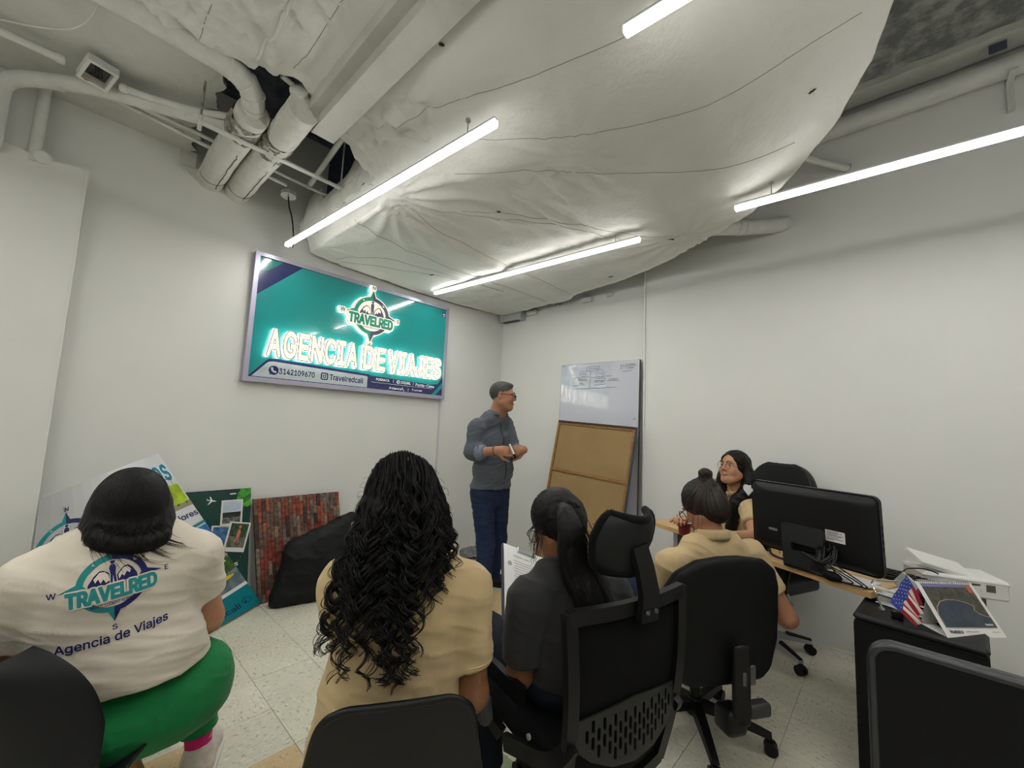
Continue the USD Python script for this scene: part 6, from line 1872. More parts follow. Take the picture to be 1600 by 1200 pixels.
def hand_sdf(S, wrist, d, palm, s=1.0, curl=0.6, thumb=1):
    """A hand with a palm and five bent fingers: d = direction from wrist to knuckles, palm = the way the palm faces."""
    d, palm = unit(d), unit(np.asarray(palm, float) - np.dot(palm, unit(d)) * unit(d))
    side = np.cross(d, palm) * thumb
    w = np.asarray(wrist, float)
    S.rc(w, w + d * 0.03 * s, 0.024 * s, 0.026 * s, 0.02 * s)
    S.el(w + d * 0.052 * s, s * V3(0.040, 0.015, 0.046), side, d, 0.02 * s)
    for i, (o, ln_) in enumerate(((0.029, 0.070), (0.010, 0.079), (-0.010, 0.073), (-0.028, 0.058))):
        base = w + d * (0.088 - 0.004 * abs(i - 1)) * s + side * o * s
        a = curl * (0.9 + 0.12 * i)
        dirs = []
        ang = 0.35 * a
        for f_ in (0.45, 0.32, 0.23):
            dirs.append((f_ * ln_ * s, d * math.cos(ang) + palm * math.sin(ang)))
            ang += 0.95 * a
        p = base - d * 0.012 * s
        r = 0.0092 * s
        for q, (l_, v_) in enumerate(dirs):
            n_ = p + v_ * (l_ + (0.012 * s if q == 0 else 0))
            S.rc(p, n_, r, r * 0.92, 0.004 * s)
            p, r = n_, r * 0.92
    b = w + d * 0.022 * s + side * 0.026 * s
    td = unit(d * 0.75 + side * 0.75 + palm * 0.25)
    m1 = b + td * 0.040 * s
    td2 = unit(d * (1.0 - 0.3 * curl) + side * 0.25 + palm * 0.6 * curl)
    S.rc(b, m1, 0.0135 * s, 0.0105 * s, 0.012 * s)
    S.rc(m1, m1 + td2 * 0.030 * s, 0.0105 * s, 0.0095 * s, 0.004 * s)
    S.rc(m1 + td2 * 0.030 * s, m1 + td2 * 0.052 * s, 0.0095 * s, 0.0080 * s, 0.003 * s)


def locks(roots, dirs_fn, n, step, seed, wig=0.0, width=0.0012):
    pass


def on_surface(S, p, off=0.0):
    """Moves points onto the surface of an Sd (a few Newton steps)."""
    p = np.array(p, float)
    for _ in range(4):
        d0 = S.d(p)
        g = np.stack([S.d(p + e) - d0 for e in np.eye(3) * 1e-3], 1) / 1e-3
        g /= np.linalg.norm(g, axis=1, keepdims=True) + 1e-9
        p = p - g * (d0 - off)[:, None]
    return p


def sleeve(S, sh, el_, f, r0, r1, k=0.03, cutk=0.003):
    """A sleeve from the shoulder to the fraction f of the upper arm, cut square, joined to a garment."""
    q = Sd()
    q.rc(sh, sh + (el_ - sh) * (f + 0.06), r0, r1, 0.01)
    q.cut(sh + (el_ - sh) * f, el_ - sh, cutk)
    S.join(q, k)


def collar(S, pts, rad):
    S.chain(pts, rad)


def decal(t, name, poly, m_, origin, X, Y, surf, depth_dir, size=0.008, lift=0.0012):
    """Wraps a flat print onto a mesh: each point is thrown along depth_dir onto the surface points of surf (local heights)."""
    f_ = flat_fine(poly, size)
    if f_ is None or not len(f_.faces):
        return
    P = origin + f_.vertices[:, :1] * X + f_.vertices[:, 1:2] * Y
    tree, hgt, A = surf
    q = np.c_[P @ A[0], P @ A[1]]
    dd, ii = tree.query(q, k=24)
    w = 1.0 / (dd + 0.006) ** 2
    h_ = (hgt[ii] * w).sum(1) / w.sum(1)
    P = P + ((h_ - P @ A[2]) + lift)[:, None] * A[2]
    part(t, name, trimesh.Trimesh(P, f_.faces, process=False), m_, True)


def surf_of(mesh, X, Y, N, dist_to=None, r=0.5):
    """Height field of the part of a mesh that faces N, for decal()."""
    v = np.asarray(mesh.vertices)
    n_ = mesh.vertex_normals
    ok_ = n_ @ N > 0.25
    if dist_to is not None:
        ok_ &= np.linalg.norm(v - dist_to, axis=1) < r
    v = v[ok_]
    return cKDTree(np.c_[v @ X, v @ Y]), v @ N, (X, Y, N)

# ================================================================= people
UPZ = np.array([0, 0, 1.0])


def lat_fwd(L, R):
    X = unit((np.array(R) - np.array(L)) * [1, 1, 0])
    return X, np.cross(UPZ, X)


def shoe(t, heel, toe, m_, sole_m, s=1.0, name='shoe', h=0.005):
    """A laced low shoe from heel to toe on the ground."""
    heel, toe = np.array(heel, float), np.array(toe, float)
    d = unit(toe - heel)
    up = unit(UPZ - np.dot(UPZ, d) * d)
    side = np.cross(d, up)
    L = float(np.linalg.norm(toe - heel))
    S = Sd()
    S.rc(heel + d * 0.045 * s + up * 0.050 * s, heel + d * 0.05 * s + up * 0.085 * s, 0.040 * s, 0.038 * s)
    S.el(heel + d * L * 0.45 + up * 0.045 * s, V3(0.042 * s, 0.045 * s, L * 0.42), side, d, 0.03)
    S.el(heel + d * L * 0.78 + up * 0.038 * s, V3(0.046 * s, 0.036 * s, L * 0.23), side, d, 0.03)
    S.cut(heel + up * 0.016 * s, -up)
    S.cut(heel + up * 0.115 * s, up)
    S.add(lambda P: 0.002 * fbm(P * 60, 2, 4))
    o = part(t, name, S.mesh(h), m_, True)
    S2 = Sd()
    S2.rc(heel + d * 0.042 * s + up * 0.014 * s, toe - d * 0.048 * s + up * 0.014 * s, 0.046 * s, 0.050 * s)
    S2.cut(heel + up * 0.024 * s, up, 0.003)
    S2.cut(heel + up * 0.001 * s, -up, 0.003)
    part(o, 'sole', S2.mesh(h), sole_m, True)
    for k in range(4):
        c = heel + d * (L * (0.40 + 0.09 * k)) + up * (0.088 - 0.010 * k) * s
        part(o, 'lace', tube(spline([c - side * 0.026 * s - up * 0.006, c + up * 0.004, c + side * 0.026 * s - up * 0.006], 8), 0.0028 * s, 6), sole_m, True)
    return o


def scalp_strands(S, crown, ends, n, seed, off=0.002, spread=0.0, pts=14):
    """Strands over a hair volume: from the crown to points along a polyline of ends, pressed onto the volume."""
    r = np.random.default_rng(seed)
    ends = np.asarray(ends, float)
    out = []
    us = r.random(n)
    e = spline(ends, 200)
    for u in us:
        q = e[int(u * 199)] + spread * r.normal(size=3)
        c = np.asarray(crown) + 0.012 * r.normal(size=3)
        tt = np.linspace(0.02, 1, pts)[:, None]
        out.append(c + tt * (q - c))
    flatp = on_surface(S, np.vstack(out), off)
    return [flatp[i * pts:(i + 1) * pts] for i in range(n)]


# ----------------------------------------------------------------- A: woman in the cream T-shirt
aL, aR = np.array((1.8895, -3.7157, 0.9138)), np.array((1.8910, -3.3588, 0.9172))
aX, aF = lat_fwd(aL, aR)
aN = np.array((1.9001, -3.5342, 1.0094))
aH = np.array((1.8527, -3.5341, 1.0882))
aHip = np.array((1.8513, -3.4415, 0.5042))
tA = thing('person', 'woman in a printed cream T-shirt and green trousers seated at the left', 'person', (aHip[0], aHip[1], 0))
chA, waA = np.array((1.8993, -3.5405, 0.8504)), np.array((1.8946, -3.4928, 0.6710))
eLa, eRa = np.array((1.8107, -3.7581, 0.6914)), np.array((1.8212, -3.2949, 0.6793))
hRa, hLa = aHip + aX * 0.115, aHip - aX * 0.115
kRa, aRa = np.array((1.5815, -3.2727, 0.3989)), np.array((1.6140, -3.2233, 0.1586))
kLa, aLa = np.array((1.2566, -3.5115, 0.3480)), np.array((1.2214, -3.3285, -0.0253))
wRa, wLa = np.array((1.4655, -3.2571, 0.5005)), np.array((1.4738, -3.5742, 0.5723))


def body_base(S, chest, hip, neck, head, L, R, X, arms, legs):
    S.el(chest, (0.125, 0.08, 0.14), X, unit(neck - hip), 0.04)
    S.rc(chest, hip, 0.085, 0.09, 0.04)
    S.rc(neck, neck + (head - neck) * 0.7, 0.055, 0.052, 0.03)
    S.rc(L + (neck - L) * 0.3 - UPZ * 0.012, R + (neck - R) * 0.3 - UPZ * 0.012, 0.036, 0.036, 0.02)
    for sh, el_, wr, r in arms:
        S.chain([sh, el_, wr], r, 0.02)
    for ch_ in legs:
        S.chain(ch_[0], ch_[1], 0.02)
    return S


S = Sd()
body_base(S, chA, aHip, aN, aH, aL, aR, aX, [(aL, eLa, wLa, (0.050, 0.046, 0.030)), (aR, eRa, wRa, (0.055, 0.050, 0.030))], [([hRa, kRa, aRa], (0.09, 0.055, 0.038)), ([hLa, kLa, aLa], (0.09, 0.055, 0.038))])
head_sdf(S, aH, aF * 0.9 - UPZ * 0.3, UPZ + aF * 0.3, 1.0)
hand_sdf(S, wRa, unit(wRa - eRa), -UPZ, 0.95, 0.6, 1)
hand_sdf(S, wLa, unit(wLa - eLa), -UPZ, 0.95, 0.6, -1)
part(tA, 'body', S.mesh(0.0055), SKIN, True)
# T-shirt
S = Sd()
upA = unit(chA - waA)
S.el(chA - aX * 0.01, (0.188, 0.135, 0.19), aX, UPZ, 0.06)
S.rc(aL + (aN - aL) * 0.1, aR + (aN - aR) * 0.1, 0.068, 0.068, 0.07)
S.rc(aL + (aN - aL) * 0.55 + UPZ * 0.01, aR + (aN - aR) * 0.55 + UPZ * 0.01, 0.072, 0.072, 0.05)
S.el(waA - aX * 0.015, (0.195, 0.16, 0.14), aX, UPZ, 0.07)
S.el(aHip + UPZ * 0.03 - aX * 0.01, (0.212, 0.185, 0.13), aX, UPZ, 0.07)
S.cut((0, 0, 0.612), -UPZ, 0.006)
S.cut(aN + UPZ * 0.055, unit(UPZ - aF * 0.2), 0.006)
for sh, el_ in ((aL, eLa), (aR, eRa)):
    sleeve(S, sh, el_, 0.66 if sh is aL else 0.58, 0.074, 0.068)
S.add(foldsM(0.007, 1.0, np.array([aX, aF, UPZ + 0.3 * aX]), (4.0, 4.0, 16.0), 5))
lowA = lambda P: 0.010 * np.abs(np.sin((P @ UPZ) * 105 + 4 * fbm(P * 4, 2, 3) + 3 * (P @ aX))) ** 2 * np.clip((0.80 - P[:, 2]) / 0.12, 0, 1) * -1.0
S.add(lambda P: -0.007 * np.clip((0.86 - P[:, 2]) / 0.12, 0, 1) * np.clip(fbm((P @ np.array([aX, aF, UPZ + 0.25 * aX]).T) * np.array([2.2, 2.2, 30.0]), 3, 8), -0.2, 1))
SA = S
shA = S.mesh(0.0055)
tee = part(tA, 'tshirt', shA, CREAM, True)
ctr = np.array((2.1128, -3.5644, 0.9174))
YA = unit(UPZ - 0.18 * aF * 0)
surfA = surf_of(shA, aX, YA, -aF, ctr, 0.45)
kA = 0.073
rotA = 7.0
turn = lambda g: affinity.rotate(g, rotA, origin=(0, 0))
TSC = {'teal': mat('tee_teal', srgb(44, 132, 134), 0.8, 0.15), 'navy': mat('tee_navy', srgb(38, 42, 92), 0.8, 0.15), 'cream': CREAM}
for k, (s, c) in [(k, (g, c)) for k, (s, c) in enumerate(LOGO) for g in (getattr(s, 'geoms', [s]) if k < 6 else [s])]:
    decal(tee, 'emblem_print', turn(affinity.scale(s, kA, kA, origin=(0, 0))), TSC[c], ctr, aX, YA, surfA, None, 0.012, 0.0020 + 0.0007 * k)
decal(tee, 'lettering', turn(affinity.scale(fit(SLOGAN, -0.62, -0.71, 1.25, 0.12), kA, kA, origin=(0, 0))), TSC['navy'], ctr, aX, YA, surfA, None, 0.012, 0.0085)
decal(tee, 'lettering', turn(fit(text_poly('Agencia de Viajes', 1.0), -0.112, -0.158, 0.225, 0.030)), TSC['navy'], ctr, aX, YA, surfA, None, 0.012, 0.0030)
# trousers
S = Sd()
S.el(aHip - UPZ * 0.005 - aX * 0.01, (0.208, 0.180, 0.128), aX, UPZ, 0.06)
S.el(aHip - UPZ * 0.03 - aX * 0.07, (0.15, 0.165, 0.11), aX, UPZ, 0.05)
S.el(aHip - UPZ * 0.03 + aX * 0.07, (0.15, 0.165, 0.11), aX, UPZ, 0.05)
S.chain([hRa, kRa, aRa + (kRa - aRa) * 0.05], (0.115, 0.078, 0.058), 0.05)
S.chain([hLa, kLa, aLa + (kLa - aLa) * 0.05], (0.125, 0.080, 0.058), 0.05)
S.cut((0, 0, 0.452), -UPZ, 0.02) if False else None
S.cutif(aRa + (kRa - aRa) * 0.09, aRa - kRa, aRa, 0.12, 0.004)
S.cutif(aLa + (kLa - aLa) * 0.06, aLa - kLa, aLa, 0.12, 0.004)
S.add(folds(0.008, 1.0, (9, 9, 14), 15))
part(tA, 'trousers', S.mesh(0.0065), GREENT, True)
for an, kn, f_ in ((aRa, kRa, (1.2854, -3.0923, -0.2169)), (aLa, kLa, (1.0129, -3.1964, -0.2972))):
    S = Sd()
    S.rc(an + (kn - an) * 0.20, an - UPZ * 0.06, 0.047, 0.040)
    part(tA, 'sock', S.mesh(0.005), mat('sock_pink', srgb(196, 44, 112), 0.8, 0.15), True)
    g = np.array([an[0], an[1], 0.0])
    td = unit((np.array(f_) - g) * [1, 1, 0])
    shoe(tA, g - td * 0.068, g + td * 0.205, SHOEW, mat('sole_white', srgb(206, 202, 196), 0.6), 1.28)
# hair
S = Sd()
S.el(aH - aF * 0.012 + UPZ * 0.022, (0.090, 0.108, 0.098), aX, UPZ, 0.03)
S.el(aH - aF * 0.065 - UPZ * 0.060, (0.088, 0.056, 0.092), aX, UPZ, 0.05)
S.rc(aH - aF * 0.088 - UPZ * 0.125 - aX * 0.055, aH - aF * 0.088 - UPZ * 0.130 + aX * 0.065, 0.026, 0.020, 0.04)
S.rc(aH - aX * 0.060 - aF * 0.03, aH - aX * 0.075 - aF * 0.03 - UPZ * 0.115, 0.030, 0.022, 0.04)
S.rc(aH + aX * 0.070 - aF * 0.02, aH + aX * 0.078 - aF * 0.03 - UPZ * 0.10, 0.026, 0.020, 0.04)
drape = on_surface(SA, spline([(1.9932, -3.6154, 1.0809), (2.0232, -3.5846, 1.0584), (2.0378, -3.5418, 1.0443), (2.0397, -3.4985, 1.0414), (2.0249, -3.4600, 1.0597)], 12), 0.004)
S.chain(list(drape), [0.011] * 12, 0.02)
for i_ in range(12):
    f_ = i_ / 11.0 - 0.5
    S.rc(aH - aF * 0.060 * (1.3 - abs(f_)) + aX * 0.125 * f_ - UPZ * 0.045, drape[i_], 0.036, 0.013, 0.035)
S.add(lambda P: 0.0025 * fbm((P @ np.array([aX, aF, UPZ]).T) * np.array([70, 70, 8.0]), 3, 7))
SHA = S
part(tA, 'hair', S.mesh(0.004), HAIRB, True)
r_ = np.random.default_rng(2)
st = scalp_strands(SHA, aH + UPZ * 0.115 - aF * 0.01, list(drape - UPZ * 0.006), 620, 4, 0.0015, 0.008, 18)
curves(tA, 'hair_strands', st, [np.linspace(0.0016, 0.0008, len(s)) for s in st], HAIRB, kind='stuff')
wisps = []
guides = [[(2.0244, -3.4703, 1.0320), (2.0493, -3.4171, 1.0120), (2.0521, -3.3423, 0.9846)], [(2.0301, -3.4920, 1.0295), (2.0699, -3.4359, 0.9890), (2.0831, -3.3666, 0.9716)], [(2.0357, -3.5289, 1.0367), (2.0787, -3.4958, 0.9850), (2.0920, -3.4237, 0.9491)], [(2.0178, -3.5888, 1.0529), (2.0718, -3.5593, 1.0025), (2.0814, -3.5181, 0.9665)],
          [(2.0120, -3.6095, 1.0650), (2.0538, -3.5922, 1.0211), (2.0823, -3.5605, 0.9823)], [(2.0083, -3.4586, 1.0379), (2.0357, -3.4034, 1.0199), (2.0411, -3.3548, 1.0016)], [(2.0300, -3.5062, 1.0317), (2.0590, -3.4621, 1.0056), (2.0725, -3.4075, 0.9988)], [(2.0320, -3.5608, 1.0445), (2.0753, -3.5298, 1.0111), (2.0941, -3.4806, 0.9788)], [(1.9960, -3.6136, 1.0863), (2.0141, -3.6184, 1.0434), (2.0381, -3.6043, 1.0033)]]
for gi, gd in enumerate(guides):
    g0 = np.array([np.array(q) for q in gd])
    for k in range(9):
        fan = r_.normal(size=3) * 0.35
        p = spline(g0 + np.array([[0.010], [0.006], [0.013]]) * (r_.normal(size=(1, 3)) + fan), 24)
        p = p[: 12 + int(12 * r_.random())]
        q = on_surface(SA, p, 0.0)
        lift = 0.0045 + 0.004 * r_.random()
        nrm_ = np.stack([SA.d(q + e) - SA.d(q) for e in np.eye(3) * 1e-3], 1)
        nrm_ /= np.linalg.norm(nrm_, axis=1, keepdims=True) + 1e-9
        wisps.append(q + nrm_ * lift)
curves(tA, 'hair_wisps', wisps, [np.linspace(0.0016, 0.0005, len(q)) for q in wisps], HAIRD, kind='stuff')

# ----------------------------------------------------------------- B: woman with long curly hair
bL, bR = np.array((2.5356, -3.1650, 0.9563)), np.array((2.7119, -2.8821, 0.9315))
bX, bF = lat_fwd(bL, bR)
bN, bH = np.array((2.6252, -3.0433, 1.0228)), np.array((2.5987, -3.0447, 1.1532))
bHip = np.array((2.5858, -3.0179, 0.5234))
chB, waB = np.array((2.6097, -3.0285, 0.8608)), np.array((2.5961, -3.0368, 0.6801))
eRb, eLb = np.array((2.7256, -2.8653, 0.6527)), np.array((2.3914, -3.0234, 0.6491))
wRb, wLb = bHip + bF * 0.30 + bX * 0.06 + UPZ * 0.14, bHip + bF * 0.32 - bX * 0.05 + UPZ * 0.14
tB = thing('person', 'woman with very long black curly hair and a beige polo shirt, seated', 'person', (bHip[0], bHip[1], 0))
hRb, hLb = bHip + bX * 0.10, bHip - bX * 0.10
kRb, kLb = hRb + bF * 0.40 - UPZ * 0.02, hLb + bF * 0.40 - UPZ * 0.02
aRb, aLb = np.array([*(kRb + bF * 0.04)[:2], 0.10]), np.array([*(kLb + bF * 0.04)[:2], 0.10])
S = Sd()
body_base(S, chB, bHip, bN, bH, bL, bR, bX, [(bL, eLb, wLb, (0.045, 0.040, 0.027)), (bR, eRb, wRb, (0.048, 0.0435, 0.028))], [([hRb, kRb, aRb], (0.085, 0.052, 0.036)), ([hLb, kLb, aLb], (0.085, 0.052, 0.036))])
head_sdf(S, bH, bF, UPZ, 1.0)
hand_sdf(S, wRb, unit(wRb - eRb), -UPZ, 0.95, 0.6, 1)
hand_sdf(S, wLb, unit(wLb - eLb), -UPZ, 0.95, 0.6, -1)
part(tB, 'body', S.mesh(0.005), SKIN2, True)
S = Sd()
S.el(chB, (0.178, 0.122, 0.20), bX, UPZ, 0.06)
S.rc(bL + (bN - bL) * 0.1, bR + (bN - bR) * 0.1, 0.060, 0.060, 0.06)
S.rc(bL + (bN - bL) * 0.6 + UPZ * 0.012, bR + (bN - bR) * 0.6 + UPZ * 0.012, 0.060, 0.060, 0.05)
S.el(waB, (0.182, 0.128, 0.15), bX, UPZ, 0.07)
S.el(bHip + UPZ * 0.02, (0.212, 0.155, 0.14), bX, UPZ, 0.07)
for sh, el_ in ((bL, eLb), (bR, eRb)):
    sleeve(S, sh, el_, 0.70, 0.064, 0.058)
S.cut(bN + UPZ * 0.05, UPZ, 0.01)
S.cut(bHip - UPZ * 0.10, -UPZ, 0.006)
S.add(foldsM(0.010, 1.0, np.array([bX, bF, UPZ + 0.3 * bX]), (4.0, 4.0, 13.0), 25))
SB = S
part(tB, 'polo_shirt', S.mesh(0.0055), BEIGE, True)
S = Sd()
nk = [bN + UPZ * 0.018 + 0.062 * (math.cos(a) * bX * 0.95 - math.sin(a) * bF) + UPZ * 0.014 * math.sin(a) for a in np.linspace(-0.4, math.pi + 0.4, 14)]
S.chain(nk, [0.013] * 14, 0.01)
part(tB, 'collar', S.mesh(0.004), BEIGE, True)
part(tB, 'sleeve_band', tube([bR + (eRb - bR) * 0.655 + 0.0600 * (math.cos(a) * unit(np.cross(eRb - bR, bF)) + math.sin(a) * bF) for a in np.linspace(0, 2 * math.pi, 26)], 0.0022, 6), BEIGE, True)
S = Sd()
S.el(bHip - UPZ * 0.03, (0.195, 0.15, 0.10), bX, UPZ, 0.05)
S.chain([hRb, kRb, aRb], (0.105, 0.072, 0.06), 0.04)
S.chain([hLb, kLb, aLb], (0.105, 0.072, 0.06), 0.04)
S.add(folds(0.006, 1.0, (10, 10, 14), 16))
part(tB, 'jeans', S.mesh(0.007), DENIM, True)
for an in (aRb, aLb):
    g = np.array([an[0], an[1], 0.0])
    shoe(tB, g - bF * 0.06, g + bF * 0.18, SHOEW, mat('sole_white', None), 1.0, h=0.006)
# curls: a dark volume with several hundred corkscrew locks over it
S = Sd()
S.el(bH - bF * 0.015 + UPZ * 0.02, (0.098, 0.112, 0.105), bX, UPZ, 0.03)
S.el(bH - bF * 0.045 - UPZ * 0.055, (0.100, 0.070, 0.10), bX, UPZ, 0.05)
S.el(bH - bF * 0.070 - UPZ * 0.14 - bX * 0.04, (0.078, 0.040, 0.085), bX, UPZ, 0.05)
S.rc(bH - bF * 0.09 - UPZ * 0.16 - bX * 0.09, bH - bF * 0.10 - UPZ * 0.24 - bX * 0.095, 0.026, 0.012, 0.04)
S.rc(bH - bF * 0.09 - UPZ * 0.16 - bX * 0.02, bH - bF * 0.10 - UPZ * 0.23 - bX * 0.03, 0.024, 0.010, 0.04)
S.rc(bH + bX * 0.085 - bF * 0.02, bH + bX * 0.115 - bF * 0.03 - UPZ * 0.13, 0.035, 0.020, 0.04)
S.add(lambda P: 0.012 * fbm(P * 24, 3, 9))
part(tB, 'hair', S.mesh(0.0055), HAIRB, True)
rowT = spline([(2.5880, -3.1410, 1.2348), (2.6355, -3.1323, 1.2918), (2.6814, -3.1062, 1.3111), (2.6977, -3.0616, 1.2950), (2.6815, -2.9996, 1.2331)], 100)
rowM = spline([(2.5817, -3.1722, 1.1202), (2.6731, -3.1593, 1.1432), (2.7324, -3.1264, 1.1541), (2.7505, -3.0603, 1.1438), (2.7058, -2.9625, 1.1271)], 100)
rowS = spline([(2.5797, -3.2116, 0.9953), (2.6729, -3.1898, 1.0157), ((2.7319, -3.1499, 1.0224)), (2.7685, -3.0841, 1.0389), (2.7315, -2.9560, 1.0541)], 100)
rowE = spline([(2.5395, -3.2293, 0.7535), (2.6281, -3.2059, 0.7313), (2.6936, -3.1644, 0.7706), (2.7414, -3.1032, 0.7467), (2.7625, -3.0790, 0.8616), (2.7418, -2.9556, 1.0202)], 100)
r_ = np.random.default_rng(12)
lockp, lockw, fine, finew = [], [], [], []
NCOL = 19
cols = []
for j in range(NCOL):
    uc = (j + 0.5) / NCOL
    cols.append((uc, r_.random() * 6.28, 0.050 + 0.020 * r_.random(), 1 if r_.random() < 0.5 else -1, 0.82 + 0.22 * r_.random()))
for k in range(NCOL * 10):
    uc, ph, wl, hand_, stop_ = cols[k % NCOL]
    i0 = int(np.clip((uc + 0.050 * r_.normal()) * 99, 0, 99))
    i1 = int(np.clip((uc + 0.035 * r_.normal()) * 99, 0, 99))
    i2 = int(np.clip((uc + 0.020 * r_.normal()) * 99, 0, 99))
    i3 = int(np.clip((uc + 0.006 * r_.normal()) * 99, 0, 99))
    deep = 0.022 * r_.random()
    c = spline([rowT[i0], rowM[i1], rowS[i2], rowE[i3] + 0.004 * r_.normal(size=3)], 170) + bF * deep
    n_ = int(170 * min(1.0, stop_ * (1.0 if r_.random() < 0.30 else 0.52 + 0.36 * r_.random())))
    c = c[:n_]
    dd = SB.d(c)
    c = c - bF * np.maximum(0.012 - dd, 0)[:, None]
    arc = np.concatenate([[0], np.cumsum(np.linalg.norm(np.diff(c, axis=0), axis=1))])
    tcur = np.clip((arc - 0.03) / 0.16, 0.06, 1)
    rad = (0.0075 + 0.003 * r_.random()) * tcur * (1 + 0.35 * (arc / arc[-1]) ** 3)
    th = hand_ * 2 * math.pi * arc / wl + ph + 0.9 * r_.normal()
    q = c + rad[:, None] * (np.cos(th)[:, None] * bX + np.sin(th)[:, None] * bF)
    lockp.append(q)
    lockw.append(np.clip(np.linspace(0.0058, 0.0040, n_) * np.clip((1 - np.linspace(0, 1, n_)) * 6, 0.15, 1), 0.0008, 1))
    for f_ in range(3):
        q2 = c + (rad * (1.0 + 0.5 * r_.random()))[:, None] * (np.cos(th + 0.35 * r_.normal())[:, None] * bX + np.sin(th + 0.3 * r_.normal())[:, None] * bF) + 0.0025 * r_.normal(size=3)
        fine.append(q2[::2])
        finew.append(np.full(len(q2[::2]), 0.0013))
for k in range(150):       # frizz round the outline
    a = r_.random() * 6.28
    b0_ = bH + UPZ * 0.02 + (0.098 * math.cos(a) * bX + 0.10 * math.sin(a) * UPZ) - bF * 0.02 * r_.random()
    o = unit(math.cos(a) * bX + math.sin(a) * UPZ + 0.6 * r_.normal(size=3))
    fine.append(spline([b0_, b0_ + o * 0.014 + 0.006 * r_.normal(size=3), b0_ + o * 0.022 - UPZ * 0.012 + 0.008 * r_.normal(size=3)], 10))
    finew.append(np.full(10, 0.0007))
curves(tB, 'hair_curls', lockp, lockw, HAIRB, kind='stuff')
curves(tB, 'hair_frizz', fine, finew, HAIRB, kind='stuff')

# ----------------------------------------------------------------- C: woman with the ponytail and charcoal polo
cX = np.array([CC[0, 0], CC[1, 0], 0])
cF = np.array([CC[0, 1], CC[1, 1], 0])
cL, cR = np.array((2.7381, -2.6611, 0.8455)), np.array((2.8547, -2.3014, 0.8059))
cN, cH = np.array((2.7657, -2.4973, 0.9348)), np.array((2.7253, -2.4963, 1.0545))
cHip = CCp + cF * 0.00 + UPZ * 0.575
chC, waC = (cL + cR) / 2 * 0.72 + cHip * 0.28, (cL + cR) / 2 * 0.36 + cHip * 0.64
chC = chC - UPZ * 0.02
eLc, eRc = np.array((2.7080, -2.6430, 0.6107)), np.array((2.8215, -2.1126, 0.5037))
wLc, wRc = np.array((2.5625, -2.4800, 0.6367)), np.array((2.5973, -2.2511, 0.6005))
tC = thing('person', 'woman with a long black ponytail and a charcoal polo shirt, bent over a clipboard', 'person', (cHip[0], cHip[1], 0))
hRc, hLc = cHip + cX * 0.095, cHip - cX * 0.095
kLc, kRc = cHip - cX * 0.13 + cF * 0.40 - UPZ * 0.04, cHip + cX * 0.12 + cF * 0.42 - UPZ * 0.04
aLc, aRc = np.array([*(kLc[:2] - cF[:2] * 0.06), 0.10]), np.array([*(kRc[:2] + cF[:2] * 0.02), 0.10])
S = Sd()
body_base(S, chC, cHip, cN, cH, cL, cR, cX, [(cL, eLc, wLc, (0.044, 0.040, 0.026)), (cR, eRc, wRc, (0.044, 0.040, 0.026))], [([hRc, kRc, aRc], (0.085, 0.052, 0.036)), ([hLc, kLc, aLc], (0.085, 0.052, 0.036))])
cHF = unit(cF * 0.75 - UPZ * 0.55 - cX * 0.05)
_, _, cHU, cHR = head_sdf(S, cH, cHF, UPZ, 0.97)
hand_sdf(S, wLc, unit(wLc - eLc + cF * 0.1), cX, 0.9, 0.8, 1)
hand_sdf(S, wRc, unit(wRc - eRc), -UPZ, 0.9, 0.8, -1)
part(tC, 'body', S.mesh(0.005), SKIN2, True)
S = Sd()
S.el(chC, (0.168, 0.115, 0.17), cX, unit(cN - cHip), 0.06)
S.rc(cL + (cN - cL) * 0.1, cR + (cN - cR) * 0.1, 0.057, 0.057, 0.06)
S.rc(cL + (cN - cL) * 0.6, cR + (cN - cR) * 0.6, 0.058, 0.058, 0.05)
S.el(waC, (0.165, 0.115, 0.15), cX, unit(cN - cHip), 0.07)
S.el(cHip + UPZ * 0.03, (0.185, 0.135, 0.12), cX, UPZ, 0.07)
for sh, el_ in ((cL, eLc), (cR, eRc)):
    sleeve(S, sh, el_, 0.78, 0.062, 0.062)
S.cut(cN + unit(cN - chC) * 0.03, cN - chC, 0.01)
S.cut(cHip - UPZ * 0.055, -UPZ, 0.006)
S.add(foldsM(0.010, 1.0, np.array([cX, cF, UPZ + 0.3 * cX]), (5.0, 5.0, 12.0), 35))
SC = S
part(tC, 'polo_shirt', S.mesh(0.0055), CHARC, True)
S = Sd()
S.chain([cN + UPZ * 0.012 + 0.058 * (math.cos(a) * cX - math.sin(a) * cF) + UPZ * 0.012 * math.sin(a) for a in np.linspace(-0.4, math.pi + 0.4, 14)], [0.012] * 14, 0.01)
part(tC, 'collar', S.mesh(0.004), CHARC, True)
S = Sd()
S.el(cHip - UPZ * 0.02, (0.178, 0.14, 0.10), cX, UPZ, 0.05)
S.chain([hRc, kRc, aRc], (0.10, 0.070, 0.055), 0.04)
S.chain([hLc, kLc, aLc], (0.10, 0.070, 0.055), 0.04)
S.add(folds(0.006, 1.0, (10, 10, 14), 17))
part(tC, 'jeans', S.mesh(0.007), mat('denim_black', srgb(28, 32, 42), 0.8, 0.2, bump=(600.0, 0.0006)), True)
for an in (aRc, aLc):
    g = np.array([an[0], an[1], 0.0])
    shoe(tC, g - cF * 0.06, g + cF * 0.18, SHOEW, mat('sole_white', None), 1.0, h=0.006)
S = Sd()
S.el(cH + cHU * 0.026 - cHF * 0.020, (0.086, 0.096, 0.092), cHR, cHU, 0.03)
S.el(cH - cHF * 0.055 - cHU * 0.02, (0.075, 0.05, 0.07), cHR, cHU, 0.04)
